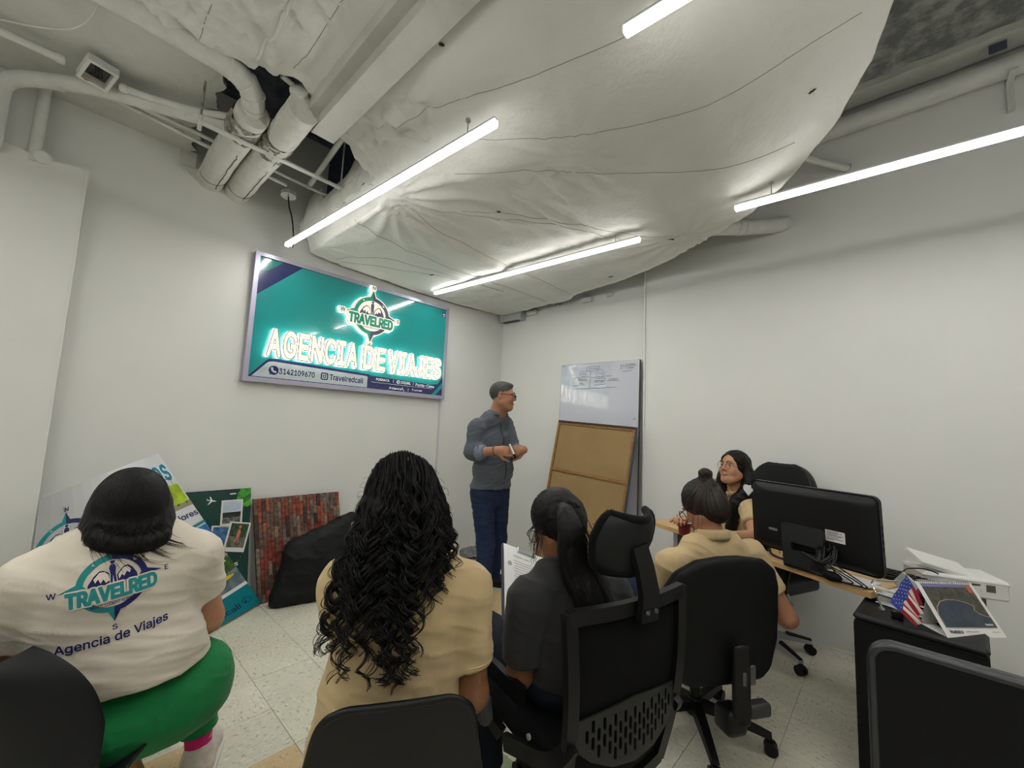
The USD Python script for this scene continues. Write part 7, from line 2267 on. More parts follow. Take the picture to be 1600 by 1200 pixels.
S.sub(cH + cHF * 0.10 - cHU * 0.045, (0.08, 0.075, 0.075), cHR, cHU, 0.02)
S.add(lambda P: 0.0012 * fbm(P * 90, 2, 7))
SHC = S
tie = np.array((2.8136, -2.5671, 1.1175))
pony = spline([tie, (2.8401, -2.5854, 1.0808), (2.8597, -2.5792, 1.0174), (2.8857, -2.5650, 0.9402), (2.9114, -2.5443, 0.8631), (2.9309, -2.5287, 0.7811)], 24)
SC.dis, _keep = [], SC.dis
pd = SC.d(pony)
ppn = np.linspace(0, 1, 24)
pony = pony - cF * np.clip(0.030 - pd, -0.10, 0.2)[:, None] * np.clip((ppn - 0.25) * 3, 0, 1)[:, None]
pw = np.interp(np.linspace(0, 1, 24), [0, 0.12, 0.35, 0.75, 1], [0.020, 0.030, 0.046, 0.052, 0.040])
for i in range(24):
    tdir = unit(pony[min(i + 1, 23)] - pony[max(i - 1, 0)])
    S.el(pony[i], (pw[i], min(0.024, pw[i]), 0.030), cX, tdir, 0.025)
S.add(lambda P: 0.007 * fbm(P * np.array([26, 26, 5.0]), 3, 19))
part(tC, 'hair', S.mesh(0.0045), HAIRB, True)
r_ = np.random.default_rng(21)
st = []
for k in range(260):
    a = r_.random() * 2 * math.pi
    p0 = cH + cHU * (0.05 + 0.06 * math.sin(a)) + cHR * 0.10 * math.cos(a) + cHF * 0.06
    st.append(on_surface(SHC, np.linspace(0, 1, 12)[:, None] * (tie - p0) + p0, 0.0015))
for k in range(380):
    o = r_.normal(size=3)
    rr = np.interp(np.linspace(0, 1, 24), [0, 0.12, 0.4, 0.75, 1], [0.019, 0.030, 0.041, 0.044, 0.040])
    o = unit(o - np.dot(o, UPZ) * UPZ)
    if np.dot(o, cF) > 0.5:
        o = o - 1.0 * cF
    q = pony + (o - cX * np.dot(o, cX)) * 0.026 * (1.0 + 0.1 * r_.random()) + cX * np.dot(o, cX) * (pw * (0.98 + 0.10 * r_.random()))[:, None] + 0.004 * fbm(np.c_[np.linspace(0, 3, 24) + 10 * r_.random(), np.full(24, k), np.full(24, 0.5)], 2, 3)[:, None] * r_.normal(size=3)
    st.append(q[: 14 + int(10 * r_.random())])
for k in range(170):
    o = r_.normal() * 0.55
    q = pony + cX * (pw * np.clip(o, -1.25, 1.25))[:, None] - cF * (0.022 + 0.008 * r_.random()) + 0.006 * np.c_[fbm(np.c_[np.linspace(0, 4, 24) + k, np.zeros(24), np.zeros(24)], 2, 3), fbm(np.c_[np.linspace(0, 4, 24) + k, np.ones(24), np.zeros(24)], 2, 4), np.zeros(24)]
    st.append(q[3:])
for k in range(26):
    b0_ = cH + cHR * (-0.085 + 0.02 * r_.random()) + cHU * (0.02 - 0.06 * r_.random()) + cHF * 0.03 * r_.random()
    st.append(spline([b0_, b0_ - cHR * 0.02 * r_.random() - UPZ * 0.02, b0_ - cHR * 0.02 * r_.random() - UPZ * (0.04 + 0.05 * r_.random()) + cHF * 0.02], 10))
for k in range(24):
    b0_ = np.array((2.9041, -2.5525, 1.0727)) + 0.02 * r_.normal(size=3)
    st.append(spline([b0_, b0_ + cX * 0.02 - UPZ * 0.03, b0_ + cX * (0.02 + 0.03 * r_.random()) - UPZ * (0.07 + 0.06 * r_.random())], 12))
curves(tC, 'hair_strands', st, [np.linspace(0.0017, 0.0007, len(s)) for s in st], HAIRB, kind='stuff')
part(tC, 'hair_tie', put(trimesh.creation.torus(0.021, 0.006, major_sections=24, minor_sections=10), T(*tie) @ trimesh.geometry.align_vectors([0, 0, 1], unit(pony[2] - tie))), BLKM, True)
part(tC, 'glasses', cat_(tube(spline([cH - cHR * 0.080 + cHF * 0.0 + cHU * 0.008, cH - cHR * 0.075 + cHF * 0.08 + cHU * 0.006, cH - cHR * 0.055 + cHF * 0.100 + cHU * 0.004], 12), 0.0018, 6), tube([cH - cHR * 0.032 + cHF * 0.102 + 0.022 * (math.cos(a) * cHR + math.sin(a) * cHU) for a in np.linspace(0, 2 * math.pi, 20)], 0.0014, 6), tube([cH + cHR * 0.032 + cHF * 0.102 + 0.022 * (math.cos(a) * cHR + math.sin(a) * cHU) for a in np.linspace(0, 2 * math.pi, 20)], 0.0014, 6)), BLKP, True)

# ----------------------------------------------------------------- D: woman with the hair bun
dX, dF = np.array([bkM[0, 0], bkM[1, 0], 0]), np.array([bkM[0, 1], bkM[1, 1], 0])
dL, dR = np.array((2.8407, -1.7787, 0.7939)), np.array((3.0785, -1.3418, 0.8101))
dN, dH = np.array((2.9568, -1.5644, 0.9126)), np.array((2.9133, -1.5538, 1.0411))
dHip = DP + dF * 0.02 + UPZ * 0.59
chD, waD = (dL + dR) / 2 * 0.72 + dHip * 0.28 - UPZ * 0.02, (dL + dR) / 2 * 0.35 + dHip * 0.65
eLd, eRd = np.array((2.7429, -1.6706, 0.5444)), np.array((3.2104, -1.3064, 0.5436))
wLd, wRd = np.array((2.7588, -1.4354, 0.7335)), np.array((3.1218, -1.1677, 0.6316))
tD = thing('person', 'woman with a brown hair bun and beige polo shirt, bent over the desk', 'person', (dHip[0], dHip[1], 0))
hRd, hLd = dHip + dX * 0.095, dHip - dX * 0.095
kLd, kRd = dHip - dX * 0.10 + dF * 0.40 - UPZ * 0.07, dHip + dX * 0.10 + dF * 0.40 - UPZ * 0.07
aLd, aRd = np.array([*(kLd[:2] - dF[:2] * 0.05), 0.10]), np.array([*(kRd[:2] - dF[:2] * 0.05), 0.10])
S = Sd()
body_base(S, chD, dHip, dN, dH, dL, dR, dX, [(dL, eLd, wLd, (0.044, 0.040, 0.026)), (dR, eRd, wRd, (0.046, 0.042, 0.026))], [([hRd, kRd, aRd], (0.085, 0.052, 0.036)), ([hLd, kLd, aLd], (0.085, 0.052, 0.036))])
dHF = unit(dF * 0.70 - UPZ * 0.55 - dX * 0.30)
_, _, dHU, dHR = head_sdf(S, dH, dHF, UPZ, 0.97)
hand_sdf(S, wLd, unit(wLd - eLd), -UPZ, 0.9, 0.7, 1)
hand_sdf(S, wRd, unit(wRd - eRd), -UPZ, 0.9, 0.7, -1)
part(tD, 'body', S.mesh(0.005), SKIN3, True)
S = Sd()
S.el(chD, (0.172, 0.115, 0.17), dX, unit(dN - dHip), 0.06)
S.rc(dL + (dN - dL) * 0.1, dR + (dN - dR) * 0.1, 0.058, 0.058, 0.06)
S.rc(dL + (dN - dL) * 0.6, dR + (dN - dR) * 0.6, 0.060, 0.060, 0.05)
S.el(waD, (0.165, 0.115, 0.15), dX, unit(dN - dHip), 0.07)
S.el(dHip + UPZ * 0.03, (0.18, 0.13, 0.12), dX, UPZ, 0.07)
for sh, el_ in ((dL, eLd), (dR, eRd)):
    sleeve(S, sh, el_, 0.60, 0.062, 0.059)
S.cut(dN + unit(dN - chD) * 0.03, dN - chD, 0.01)
S.cut(dHip - UPZ * 0.055, -UPZ, 0.006)
S.add(foldsM(0.010, 1.0, np.array([dX, dF, UPZ + 0.4 * dX]), (5.0, 5.0, 12.0), 45))
part(tD, 'polo_shirt', S.mesh(0.006), BEIGE, True)
S = Sd()
S.chain([dN + UPZ * 0.010 + 0.062 * (math.cos(a) * dX - math.sin(a) * dF) + UPZ * 0.012 * math.sin(a) for a in np.linspace(-0.5, math.pi + 0.5, 16)], [0.015] * 16, 0.01)
S.chain([dN - UPZ * 0.006 + 0.068 * (math.cos(a) * dX - math.sin(a) * dF) + UPZ * 0.012 * math.sin(a) for a in np.linspace(-0.5, math.pi + 0.5, 16)], [0.010] * 16, 0.012)
part(tD, 'collar', S.mesh(0.004), BEIGE, True)
S = Sd()
S.el(dHip - UPZ * 0.02, (0.175, 0.13, 0.09), dX, UPZ, 0.05)
S.chain([hRd, kRd, aRd], (0.10, 0.070, 0.055), 0.04)
S.chain([hLd, kLd, aLd], (0.10, 0.070, 0.055), 0.04)
part(tD, 'jeans', S.mesh(0.008), DENIM, True)
for an in (aRd, aLd):
    g = np.array([an[0], an[1], 0.0])
    shoe(tD, g - dF * 0.06, g + dF * 0.18, BLKM, BLKP, 0.95, h=0.007)
S = Sd()
S.el(dH + dHU * 0.026 - dHF * 0.016, (0.088, 0.100, 0.094), dHR, dHU, 0.03)
S.el(dH - dHF * 0.050 - dHU * 0.035, (0.078, 0.055, 0.075), dHR, dHU, 0.04)
S.sub(dH + dHF * 0.10 - dHU * 0.045, (0.08, 0.075, 0.075), dHR, dHU, 0.02)
bun = np.array((2.9320, -1.5736, 1.1612))
bunt = np.array((2.9331, -1.5768, 1.1920))
S.rc(dH + dHU * 0.07, bun, 0.045, 0.030, 0.03)
S.el(bunt + UPZ * 0.006, (0.031, 0.029, 0.027), dX, UPZ, 0.012)
S.el(bun - UPZ * 0.022 + dX * 0.012, (0.044, 0.04, 0.03), dX, UPZ, 0.02)
S.add(lambda P: 0.003 * fbm(P * 60, 3, 7))
SHD = S
part(tD, 'hair', S.mesh(0.0045), HAIRD, True)
r_ = np.random.default_rng(31)
st = []
for k in range(330):
    a = r_.random() * 2 * math.pi
    p0 = dH - dHU * 0.06 + dHR * 0.11 * math.cos(a) + dHF * 0.11 * math.sin(a)
    st.append(on_surface(SHD, np.linspace(0, 1, 14)[:, None] * (bun - UPZ * 0.01 - p0) + p0, 0.0015))
for k in range(90):
    a, b = r_.random() * 6.28, r_.random() * 3
    c0 = bunt + UPZ * 0.004
    st.append(on_surface(SHD, np.array([c0 + 0.034 * V3(math.cos(a + t_), math.sin(a + t_), 0.7 * math.sin(t_ * 2 + b)) for t_ in np.linspace(0, 1.8, 12)]), 0.0015))
for k in range(46):
    b0_ = dH + dHR * 0.05 - dHF * 0.07 + dHU * 0.05 + 0.02 * r_.normal(size=3)
    st.append(spline([b0_, b0_ + dX * 0.035 - UPZ * 0.04, b0_ + dX * (0.05 + 0.02 * r_.random()) - UPZ * (0.08 + 0.05 * r_.random())], 12))
for k in range(5):
    b0_ = dH - dHR * 0.085 - dHU * 0.04 + 0.01 * r_.normal(size=3)
    st.append(spline([b0_, b0_ - UPZ * 0.025, b0_ - UPZ * 0.06 + dHF * 0.02 * r_.random()], 8))
curves(tD, 'hair_strands', st, [np.linspace(0.0017, 0.0008, len(s)) for s in st], mat('hair_brown', (0.030, 0.019, 0.013), 0.42, 0.5), kind='stuff')
part(tD, 'glasses', cat_(tube(spline([dH - dHR * 0.082 + dHU * 0.008, dH - dHR * 0.078 + dHF * 0.085 + dHU * 0.006, dH - dHR * 0.055 + dHF * 0.105 + dHU * 0.004], 12), 0.0022, 6), tube([dH - dHR * 0.032 + dHF * 0.106 + 0.023 * (math.cos(a) * dHR + math.sin(a) * dHU) for a in np.linspace(0, 2 * math.pi, 20)], 0.0018, 6)), BLKP, True)

# ----------------------------------------------------------------- E: woman behind the desk, looking at the standing man
eL_, eR_ = np.array((2.8999, -0.6177, 0.9145)), np.array((2.6576, -0.4244, 0.8657))        # her left (near) and right (far) shoulders
eXr = unit((eR_ - eL_) * [1, 1, 0])                                             # towards her right
eFw = np.cross(UPZ, eXr)
eN, eH = np.array((2.8028, -0.5281, 1.0039)), np.array((2.8050, -0.5765, 1.1710))
eHip = np.array([2.86, -0.34, 0.58])
tE = thing('person', 'woman with long wavy black hair behind the desk, facing the standing man', 'person', (eHip[0], eHip[1], 0))
chE = (eL_ + eR_) / 2 * 0.72 + eHip * 0.28
waE = (eL_ + eR_) / 2 * 0.35 + eHip * 0.65
enL, ewL = np.array((2.9797, -0.8282, 0.7912)), np.array((2.8704, -1.0965, 0.8123))
enR, ewR = np.array((2.5922, -0.6331, 0.7481)), np.array((2.6122, -0.9556, 0.8388))
hRe, hLe = eHip + eXr * 0.09, eHip - eXr * 0.09
kRe, kLe = eHip + eXr * 0.09 + eFw * 0.28 - UPZ * 0.06, eHip - eXr * 0.09 + eFw * 0.28 - UPZ * 0.06
aRe, aLe = np.array([*kRe[:2], 0.1]), np.array([*kLe[:2], 0.1])
S = Sd()
body_base(S, chE, eHip, eN, eH, eL_, eR_, eXr, [(eL_, enL, ewL, (0.043, 0.038, 0.025)), (eR_, enR, ewR, (0.043, 0.037, 0.024))], [([hRe, kRe, aRe], (0.08, 0.05, 0.036)), ([hLe, kLe, aLe], (0.08, 0.05, 0.036))])
vR = RGT * [1, 1, 0]
eHF = unit(-unit(vR) * 0.88 - unit(fw * [1, 1, 0]) * 0.40 + UPZ * 0.10)
eLf, eF2, eU2, eR2 = head_sdf(S, eH, eHF, UPZ, 1.0)
hand_sdf(S, ewL, unit(ewL - enL), -UPZ, 0.9, 0.4, 1)
hand_sdf(S, ewR, unit(ewR - enR), -UPZ, 0.9, 0.8, -1)
part(tE, 'body', S.mesh(0.0042), SKIN, True)
eyes_and_lips(tE, eLf, eR2, eU2)
S = Sd()
S.el(chE, (0.165, 0.115, 0.17), eXr, UPZ, 0.06)
S.rc(eL_ + (eN - eL_) * 0.1, eR_ + (eN - eR_) * 0.1, 0.056, 0.056, 0.06)
S.el(waE, (0.16, 0.115, 0.15), eXr, UPZ, 0.07)
S.el(eHip + UPZ * 0.02, (0.17, 0.13, 0.11), eXr, UPZ, 0.07)
for sh, el_ in ((eL_, enL), (eR_, enR)):
    sleeve(S, sh, el_, 0.60, 0.060, 0.057)
S.cut(eN + UPZ * 0.02, UPZ, 0.01)
S.add(folds(0.008, 1.0, (10, 10, 13), 55))
SE = S
part(tE, 'polo_shirt', S.mesh(0.006), BEIGE, True)
S = Sd()
S.chain([eN + 0.055 * (math.cos(a) * eXr + math.sin(a) * eFw) + UPZ * (0.008 - 0.018 * max(math.sin(a), 0)) for a in np.linspace(-math.pi / 2 + 0.0, 1.5 * math.pi, 22)], [0.011] * 22, 0.01)
part(tE, 'collar', S.mesh(0.0045), BEIGE, True)
part(tE, 'sleeve_band', tube([eL_ + (enL - eL_) * 0.57 + 0.0585 * (math.cos(a) * unit(np.cross(enL - eL_, eFw)) + math.sin(a) * unit(np.cross(enL - eL_, np.cross(enL - eL_, eFw)))) for a in np.linspace(0, 2 * math.pi, 26)], 0.002, 6), BEIGE, True)
badge_c = chE + eFw * 0.118 - eXr * 0.055 + UPZ * 0.03
part(tE, 'chest_emblem', put(trimesh.creation.icosphere(2, 1.0), T(*badge_c) @ np.diag([0.024, 0.024, 0.024, 1])), TSC['teal'], True)
S = Sd()
S.el(eHip - UPZ * 0.02, (0.165, 0.13, 0.09), eXr, UPZ, 0.05)
S.chain([hRe, kRe, aRe], (0.095, 0.068, 0.052), 0.04)
S.chain([hLe, kLe, aLe], (0.095, 0.068, 0.052), 0.04)
part(tE, 'jeans', S.mesh(0.009), DENIM, True)
for an in (aRe, aLe):
    g = np.array([an[0], an[1], 0.0])
    shoe(tE, g - eFw * 0.06, g + eFw * 0.17, BLKM, BLKP, 0.95, h=0.008)
S = Sd()
S.el(eH + UPZ * 0.026 - eF2 * 0.018, (0.088, 0.100, 0.092), eR2, eU2, 0.03)
S.el(eH - eF2 * 0.055 - UPZ * 0.05, (0.078, 0.05, 0.09), eR2, eU2, 0.04)
S.sub(eH + eF2 * 0.095 - UPZ * 0.020, (0.074, 0.075, 0.098), eR2, eU2, 0.015)
for s_, pts, rr in ((-1, [eH - eR2 * 0.075 - eF2 * 0.035 - UPZ * 0.02, eH - eR2 * 0.090 - eF2 * 0.02 - UPZ * 0.11, eL_ * 0.55 + eN * 0.45 + eFw * 0.07 - UPZ * 0.04, chE - eXr * 0.08 + eFw * 0.115 - UPZ * 0.03, chE - eXr * 0.075 + eFw * 0.12 - UPZ * 0.13], [0.036, 0.040, 0.040, 0.034, 0.020]),
                    (1, [eH + eR2 * 0.075 - eF2 * 0.03 - UPZ * 0.01, eH + eR2 * 0.085 + eF2 * 0.01 - UPZ * 0.09, eN + eR2 * 0.075 + eF2 * 0.06 - UPZ * 0.035, chE + eXr * 0.05 + eFw * 0.12 + UPZ * 0.05, chE + eXr * 0.05 + eFw * 0.12 - UPZ * 0.06], [0.030, 0.032, 0.030, 0.026, 0.014])):
    S.chain(list(spline(pts, 12)), list(np.interp(np.linspace(0, 1, 12), np.linspace(0, 1, 5), rr)), 0.02)
S.add(lambda P: 0.008 * fbm(P * 30, 3, 9))
SHE = S
part(tE, 'hair', S.mesh(0.0045), HAIRB, True)
r_ = np.random.default_rng(41)
st = []
for base_pts in ([eH - eR2 * 0.075 - eF2 * 0.035 - UPZ * 0.02, eH - eR2 * 0.090 - eF2 * 0.02 - UPZ * 0.11, eL_ * 0.55 + eN * 0.45 + eFw * 0.07 - UPZ * 0.04, chE - eXr * 0.08 + eFw * 0.115 - UPZ * 0.03, chE - eXr * 0.075 + eFw * 0.12 - UPZ * 0.17], [eH + eR2 * 0.075 - eF2 * 0.03, eH + eR2 * 0.085 + eF2 * 0.01 - UPZ * 0.09, eN + eR2 * 0.075 + eF2 * 0.06 - UPZ * 0.035, chE + eXr * 0.05 + eFw * 0.12 + UPZ * 0.05, chE + eXr * 0.05 + eFw * 0.12 - UPZ * 0.10]):
    c = spline(base_pts, 40)
    for k in range(90):
        o = 0.036 * unit(r_.normal(size=3)) * (0.8 + 0.3 * r_.random())
        ph, wl = r_.random() * 6.28, 4 + 3 * r_.random()
        w_ = 0.007 * np.sin(np.linspace(0, wl * 6.28, 40) + ph) * np.linspace(0.2, 1, 40)
        st.append((c + o + w_[:, None] * unit(r_.normal(size=3)))[: 26 + int(14 * r_.random())])
curves(tE, 'hair_strands', st, [np.linspace(0.002, 0.001, len(s)) for s in st], HAIRB, kind='stuff')
gl = [tube([eLf(q * 0.032, 0.100, 0.004) + 0.021 * (math.cos(a) * eR2 + 0.9 * math.sin(a) * eU2) for a in np.linspace(0, 2 * math.pi, 24)], 0.0013, 6) for q in (-1, 1)]
gl += [tube([eLf(q * 0.053, 0.100, 0.006), eLf(q * 0.074, 0.06, 0.008), eLf(q * 0.080, -0.01, 0.010)], 0.0013, 6) for q in (-1, 1)] + [tube([eLf(-0.012, 0.103, 0.008), eLf(0.012, 0.103, 0.008)], 0.0013, 6)]
part(tE, 'glasses', cat_(*gl), mat('glasses_rim', (0.10, 0.07, 0.06), 0.35), True)
part(tE, 'earring', put(trimesh.creation.icosphere(2, 0.007), T(*eLf(-0.080, -0.008, -0.036))), mat('pearl', (0.72, 0.70, 0.64), 0.25, 0.5), True)

# ----------------------------------------------------------------- F: the standing man
fN_, fF_ = np.array((1.1251, -1.4310, 1.3610)), np.array((1.1291, -1.0893, 1.3918))            # near (right) and far (left) shoulders
fXr = unit((fN_ - fF_) * [1, 1, 0])                                             # towards his right
fFw = np.cross(UPZ, fXr)
fNk, fH = np.array((1.1639, -1.2342, 1.4854)), np.array((1.2010, -1.2200, 1.6320))
fHip = np.array((1.1032, -1.2140, 0.8301))
tF = thing('person', 'standing man with glasses in a grey shirt and dark jeans, holding a marker', 'person', (fHip[0], fHip[1], 0))
chF, beF = np.array((1.1150, -1.2452, 1.2364)), np.array((1.1182, -1.2266, 1.0231))
enF, ewF = np.array((1.1397, -1.4717, 1.1574)), np.array((1.3612, -1.4223, 1.1928))
enf, ewf = np.array((1.2146, -1.0613, 1.1657)), np.array((1.4212, -1.1758, 1.1983))
hNf, hFf = fHip + fXr * 0.09, fHip - fXr * 0.09
kN, kF = np.array((1.1255, -1.2597, 0.4161)), np.array((1.0789, -1.0699, 0.4150))
aN_, aF_ = np.array((1.1798, -1.3276, 0.0298)), np.array((0.9996, -1.0244, 0.0981))
aN_[2], aF_[2] = 0.095, 0.095
S = Sd()
body_base(S, chF, fHip, fNk, fH, fF_, fN_, fXr, [(fN_, enF, ewF, (0.050, 0.044, 0.031)), (fF_, enf, ewf, (0.050, 0.044, 0.030))], [([hNf, kN, aN_], (0.09, 0.056, 0.042)), ([hFf, kF, aF_], (0.09, 0.056, 0.042))])
fHF = unit(unit(vR) * 0.985 - unit(fw * [1, 1, 0]) * 0.10 - UPZ * 0.06)
fLf, fF2, fU2, fR2 = head_sdf(S, fH, fHF, UPZ, 1.07, 1.14)
S.rc(fNk, fH - UPZ * 0.05, 0.066, 0.064, 0.03)
hand_sdf(S, ewF, unit(ewF - enF + vR * 0.25 - UPZ * 0.04), unit(-fXr - UPZ * 0.2), 1.05, 1.0, -1)
hand_sdf(S, ewf, unit(vR * -0.55 - fw * 0.6 + UPZ * 0.02), unit(-vR * 0.6 + fw * 0.5 - UPZ * 0.25), 1.05, 1.35, 1)
part(tF, 'body', S.mesh(0.004), SKIN3, True)
eyes_and_lips(tF, fLf, fR2, fU2, 1.07)
S = Sd()
S.el(chF, (0.185, 0.135, 0.17), fXr, UPZ, 0.06)
S.rc(fN_ + (fNk - fN_) * 0.1, fF_ + (fNk - fF_) * 0.1, 0.060, 0.060, 0.06)
S.rc(fN_ + (fNk - fN_) * 0.6 + UPZ * 0.004, fF_ + (fNk - fF_) * 0.6 + UPZ * 0.004, 0.066, 0.066, 0.06)
S.el(beF + fFw * 0.020, (0.185, 0.155, 0.17), fXr, UPZ, 0.07)
S.el(fHip + UPZ * 0.03, (0.188, 0.150, 0.13), fXr, UPZ, 0.06)
for sh, en_, ew_ in ((fN_, enF + UPZ * 0.01, ewF), (fF_, enf, ewf)):
    q = Sd()
    q.chain([sh, en_, en_ + (ew_ - en_) * 0.42], (0.067, 0.064, 0.058), 0.03)
    q.cut(en_ + (ew_ - en_) * 0.40, ew_ - en_, 0.003)
    S.join(q, 0.025)
S.cut(fNk + UPZ * 0.015, UPZ, 0.01)
S.cut(fHip + UPZ * 0.035, -UPZ + 0.02 * fFw, 0.004)
S.add(foldsM(0.012, 1.0, np.array([fXr, fFw, UPZ + 0.5 * fXr]), (6.0, 6.0, 15.0), 65))
SF = S
part(tF, 'shirt', S.mesh(0.0055), SLATE, True)
S = Sd()
S.chain([fNk + 0.072 * (math.cos(a) * fXr + math.sin(a) * fFw) + UPZ * (0.012 - 0.030 * max(math.sin(a), 0)) for a in np.linspace(-math.pi / 2 - 1.9, -math.pi / 2 + 1.9 + 0.6, 22)], [0.014] * 22, 0.01)
part(tF, 'collar', S.mesh(0.0045), SLATE, True)
for en_, ew_, r in ((enF, ewF, 0.060), (enf, ewf, 0.058)):
    S = Sd()
    S.rc(en_ + (ew_ - en_) * 0.30, en_ + (ew_ - en_) * 0.52, r + 0.006, r - 0.008, 0.01)
    S.cut(en_ + (ew_ - en_) * 0.54, ew_ - en_, 0.003)
    S.cut(en_ + (ew_ - en_) * 0.24, en_ - ew_, 0.003)
    S.add(lambda P: 0.003 * fbm(P * 40, 2, 3))
    part(tF, 'rolled_cuff', S.mesh(0.005), CUFFM, True)
pl = np.array([fNk + fFw * 0.30 + UPZ * z - UPZ * 0.03 for z in np.linspace(-0.04, -0.56, 40)])
pl = on_surface(SF, pl - fFw * 0.10, 0.0015)
part(tF, 'placket', ribbon(pl, 0.012, 0.003, fFw), mat('placket_dark', srgb(44, 48, 56), 0.8), True)
S = Sd()
S.el(fHip - UPZ * 0.02, (0.158, 0.128, 0.14), fXr, UPZ, 0.05)
S.chain([hNf, kN, aN_ + UPZ * 0.01], (0.100, 0.073, 0.058), 0.03)
S.chain([hFf, kF, aF_ + UPZ * 0.01], (0.100, 0.073, 0.058), 0.03)
S.cutif(aN_ - UPZ * 0.02, -UPZ, aN_, 0.14, 0.003)
S.cutif(aF_ - UPZ * 0.02, -UPZ, aF_, 0.14, 0.003)
S.add(folds(0.010, 1.0, (9, 9, 16), 75))
part(tF, 'jeans', S.mesh(0.0065), DENIM, True)
for an, d_ in ((aN_, unit(np.array((1.3613, -1.4772, -0.0010)) * [1, 1, 0] - aN_ * [1, 1, 0])), (aF_, unit((np.array((1.1269, -0.9420, 0.0068)) - aF_) * [1, 1, 0]))):
    g = np.array([an[0], an[1], 0.0])
    shoe(tF, g - d_ * 0.075, g + d_ * 0.205, mat('sneaker_black', (0.012, 0.012, 0.013), 0.6, 0.3), BLKP, 1.08)
S = Sd()
S.el(fLf(0, -0.013, 0.031), 1.07 * V3(0.0745, 0.0938, 0.0860), fR2, fU2, 0.02)
S.el(fLf(0, 0.032, 0.088), 1.07 * V3(0.046, 0.046, 0.021), fR2, fU2, 0.02)
S.sub(fLf(0, 0.100, -0.010), 1.07 * V3(0.10, 0.075, 0.078), fR2, fU2, 0.008)
S.sub(fLf(0, 0.060, -0.105), 1.07 * V3(0.12, 0.14, 0.095), fR2, fU2, 0.008)
S.sub(fLf(0.082, -0.004, -0.010), 1.07 * V3(0.026, 0.022, 0.034), fR2, fU2, 0.004)
S.sub(fLf(-0.082, -0.004, -0.010), 1.07 * V3(0.026, 0.022, 0.034), fR2, fU2, 0.004)
S.add(lambda P: 0.002 * fbm(P * 120, 2, 5))
part(tF, 'hair', S.mesh(0.0035), HAIRS, True)
gl = [tube([fLf(q * 0.031, 0.103, 0.002) + 1.07 * (0.022 * math.copysign(abs(math.cos(a)) ** 0.7, math.cos(a)) * fR2 + 0.015 * math.copysign(abs(math.sin(a)) ** 0.7, math.sin(a)) * fU2) for a in np.linspace(0, 2 * math.pi, 28)], 0.0024, 6) for q in (-1, 1)]
gl += [tube([fLf(q * 0.053, 0.102, 0.008), fLf(q * 0.077, 0.055, 0.012), fLf(q * 0.082, -0.005, 0.016)], 0.0024, 6) for q in (-1, 1)] + [tube([fLf(-0.010, 0.106, 0.006), fLf(0.010, 0.106, 0.006)], 0.002, 6)]
part(tF, 'glasses', cat_(*gl), BLKP, True)
part(tF, 'bracelet', put(trimesh.creation.torus(0.036, 0.003, major_sections=24, minor_sections=8), T(*(ewF + (enF - ewF) * 0.06)) @ trimesh.geometry.align_vectors([0, 0, 1], unit(ewF - enF))), mat('bracelet_red', srgb(96, 40, 36), 0.6), True)
tt = thing('whiteboard_marker', 'black and white marker pen held by the standing man', 'marker', (1.4757, -1.3728, 1.2051))
ma, mb_ = np.array((1.4561, -1.3830, 1.2473)), np.array((1.4948, -1.3466, 1.1434))
part(tt, 'barrel', cyl(ma, ma + (mb_ - ma) * 0.70, 0.0075, 14), mat('marker_white', (0.72, 0.72, 0.70), 0.4))
part(tt, 'cap', cyl(ma + (mb_ - ma) * 0.70, mb_, 0.0085, 14), BLKP)

# ----------------------------------------------------------------- what they hold, and soft things on the floor
t = thing('clipboard', 'clipboard with printed sheets in the hands of the woman with the ponytail', 'clipboard', (2.5193, -2.4272, 0.7586))
k4 = [np.array(p) for p in ((2.5632, -2.5709, 0.7047), (2.6244, -2.4518, 0.6494), (2.4939, -2.1837, 0.8085), (2.4381, -2.2927, 0.8276))]
kM4 = frame_of(k4[0], k4[1] - k4[0], Y=k4[3] - k4[0])
if kM4[2, 2] < 0:
    kM4[:3, 2] *= -1
kw_, kh_ = 0.225, float(np.linalg.norm(k4[3] - k4[0]))
part(t, 'board', put(prism(rrect(-0.006, kw_, -0.006, kh_, 0.008), 0.004), kM4 @ T(0, 0, -0.005)), mat('clip_dark', srgb(44, 44, 58), 0.5), False)
for k in range(3):
    part(t, 'sheet', put(box(0.004, kw_ - 0.008, 0.002, kh_ - 0.004, 0.0, 0.0008), kM4 @ T(0.002 * k, 0.001 * k, 0.001 * k) @ Rz(0.01 * k)), PAPER, False)
pr_ = [fit(text_poly('FORMULARIO', 1.0), 0.05, kh_ - 0.05, 0.08, 0.008), Point(0.03, kh_ - 0.09).buffer(0.010)] + [sbox(0.05 + 0.002 * (k % 3), kh_ - 0.07 - 0.012 * k, 0.15 + 0.02 * ((k * 7) % 3), kh_ - 0.0675 - 0.012 * k) for k in range(9)]
part(t, 'sheet_print', put(prism(unary_union(pr_), 0.0003), kM4 @ T(0, 0, 0.0042)), mat('cal_greytext', None), False)
part(t, 'clip', put(rbox(0.09, 0.025, 0.012, 0.004), kM4 @ T(kw_ / 2, kh_ - 0.01, 0.006)), CHROME)

t = thing('knit_pouch', 'grey ribbed knit pouch beside the elbow of the curly haired woman', 'pouch', (2.6212, -2.7052, 0.4790))
S = Sd()
pc0, pc1 = np.array((2.5921, -2.6924, 0.4885)), np.array((2.6148, -2.6951, 0.4619))
S.rc(pc0, pc1, 0.036, 0.024, 0.02)
S.add(lambda P: 0.003 * np.abs(np.sin((P @ bX) * 420)) - 0.0015)
part(t, 'pouch_body', S.mesh(0.003), mat('knit_grey', srgb(92, 92, 94), 0.9, 0.1), True)

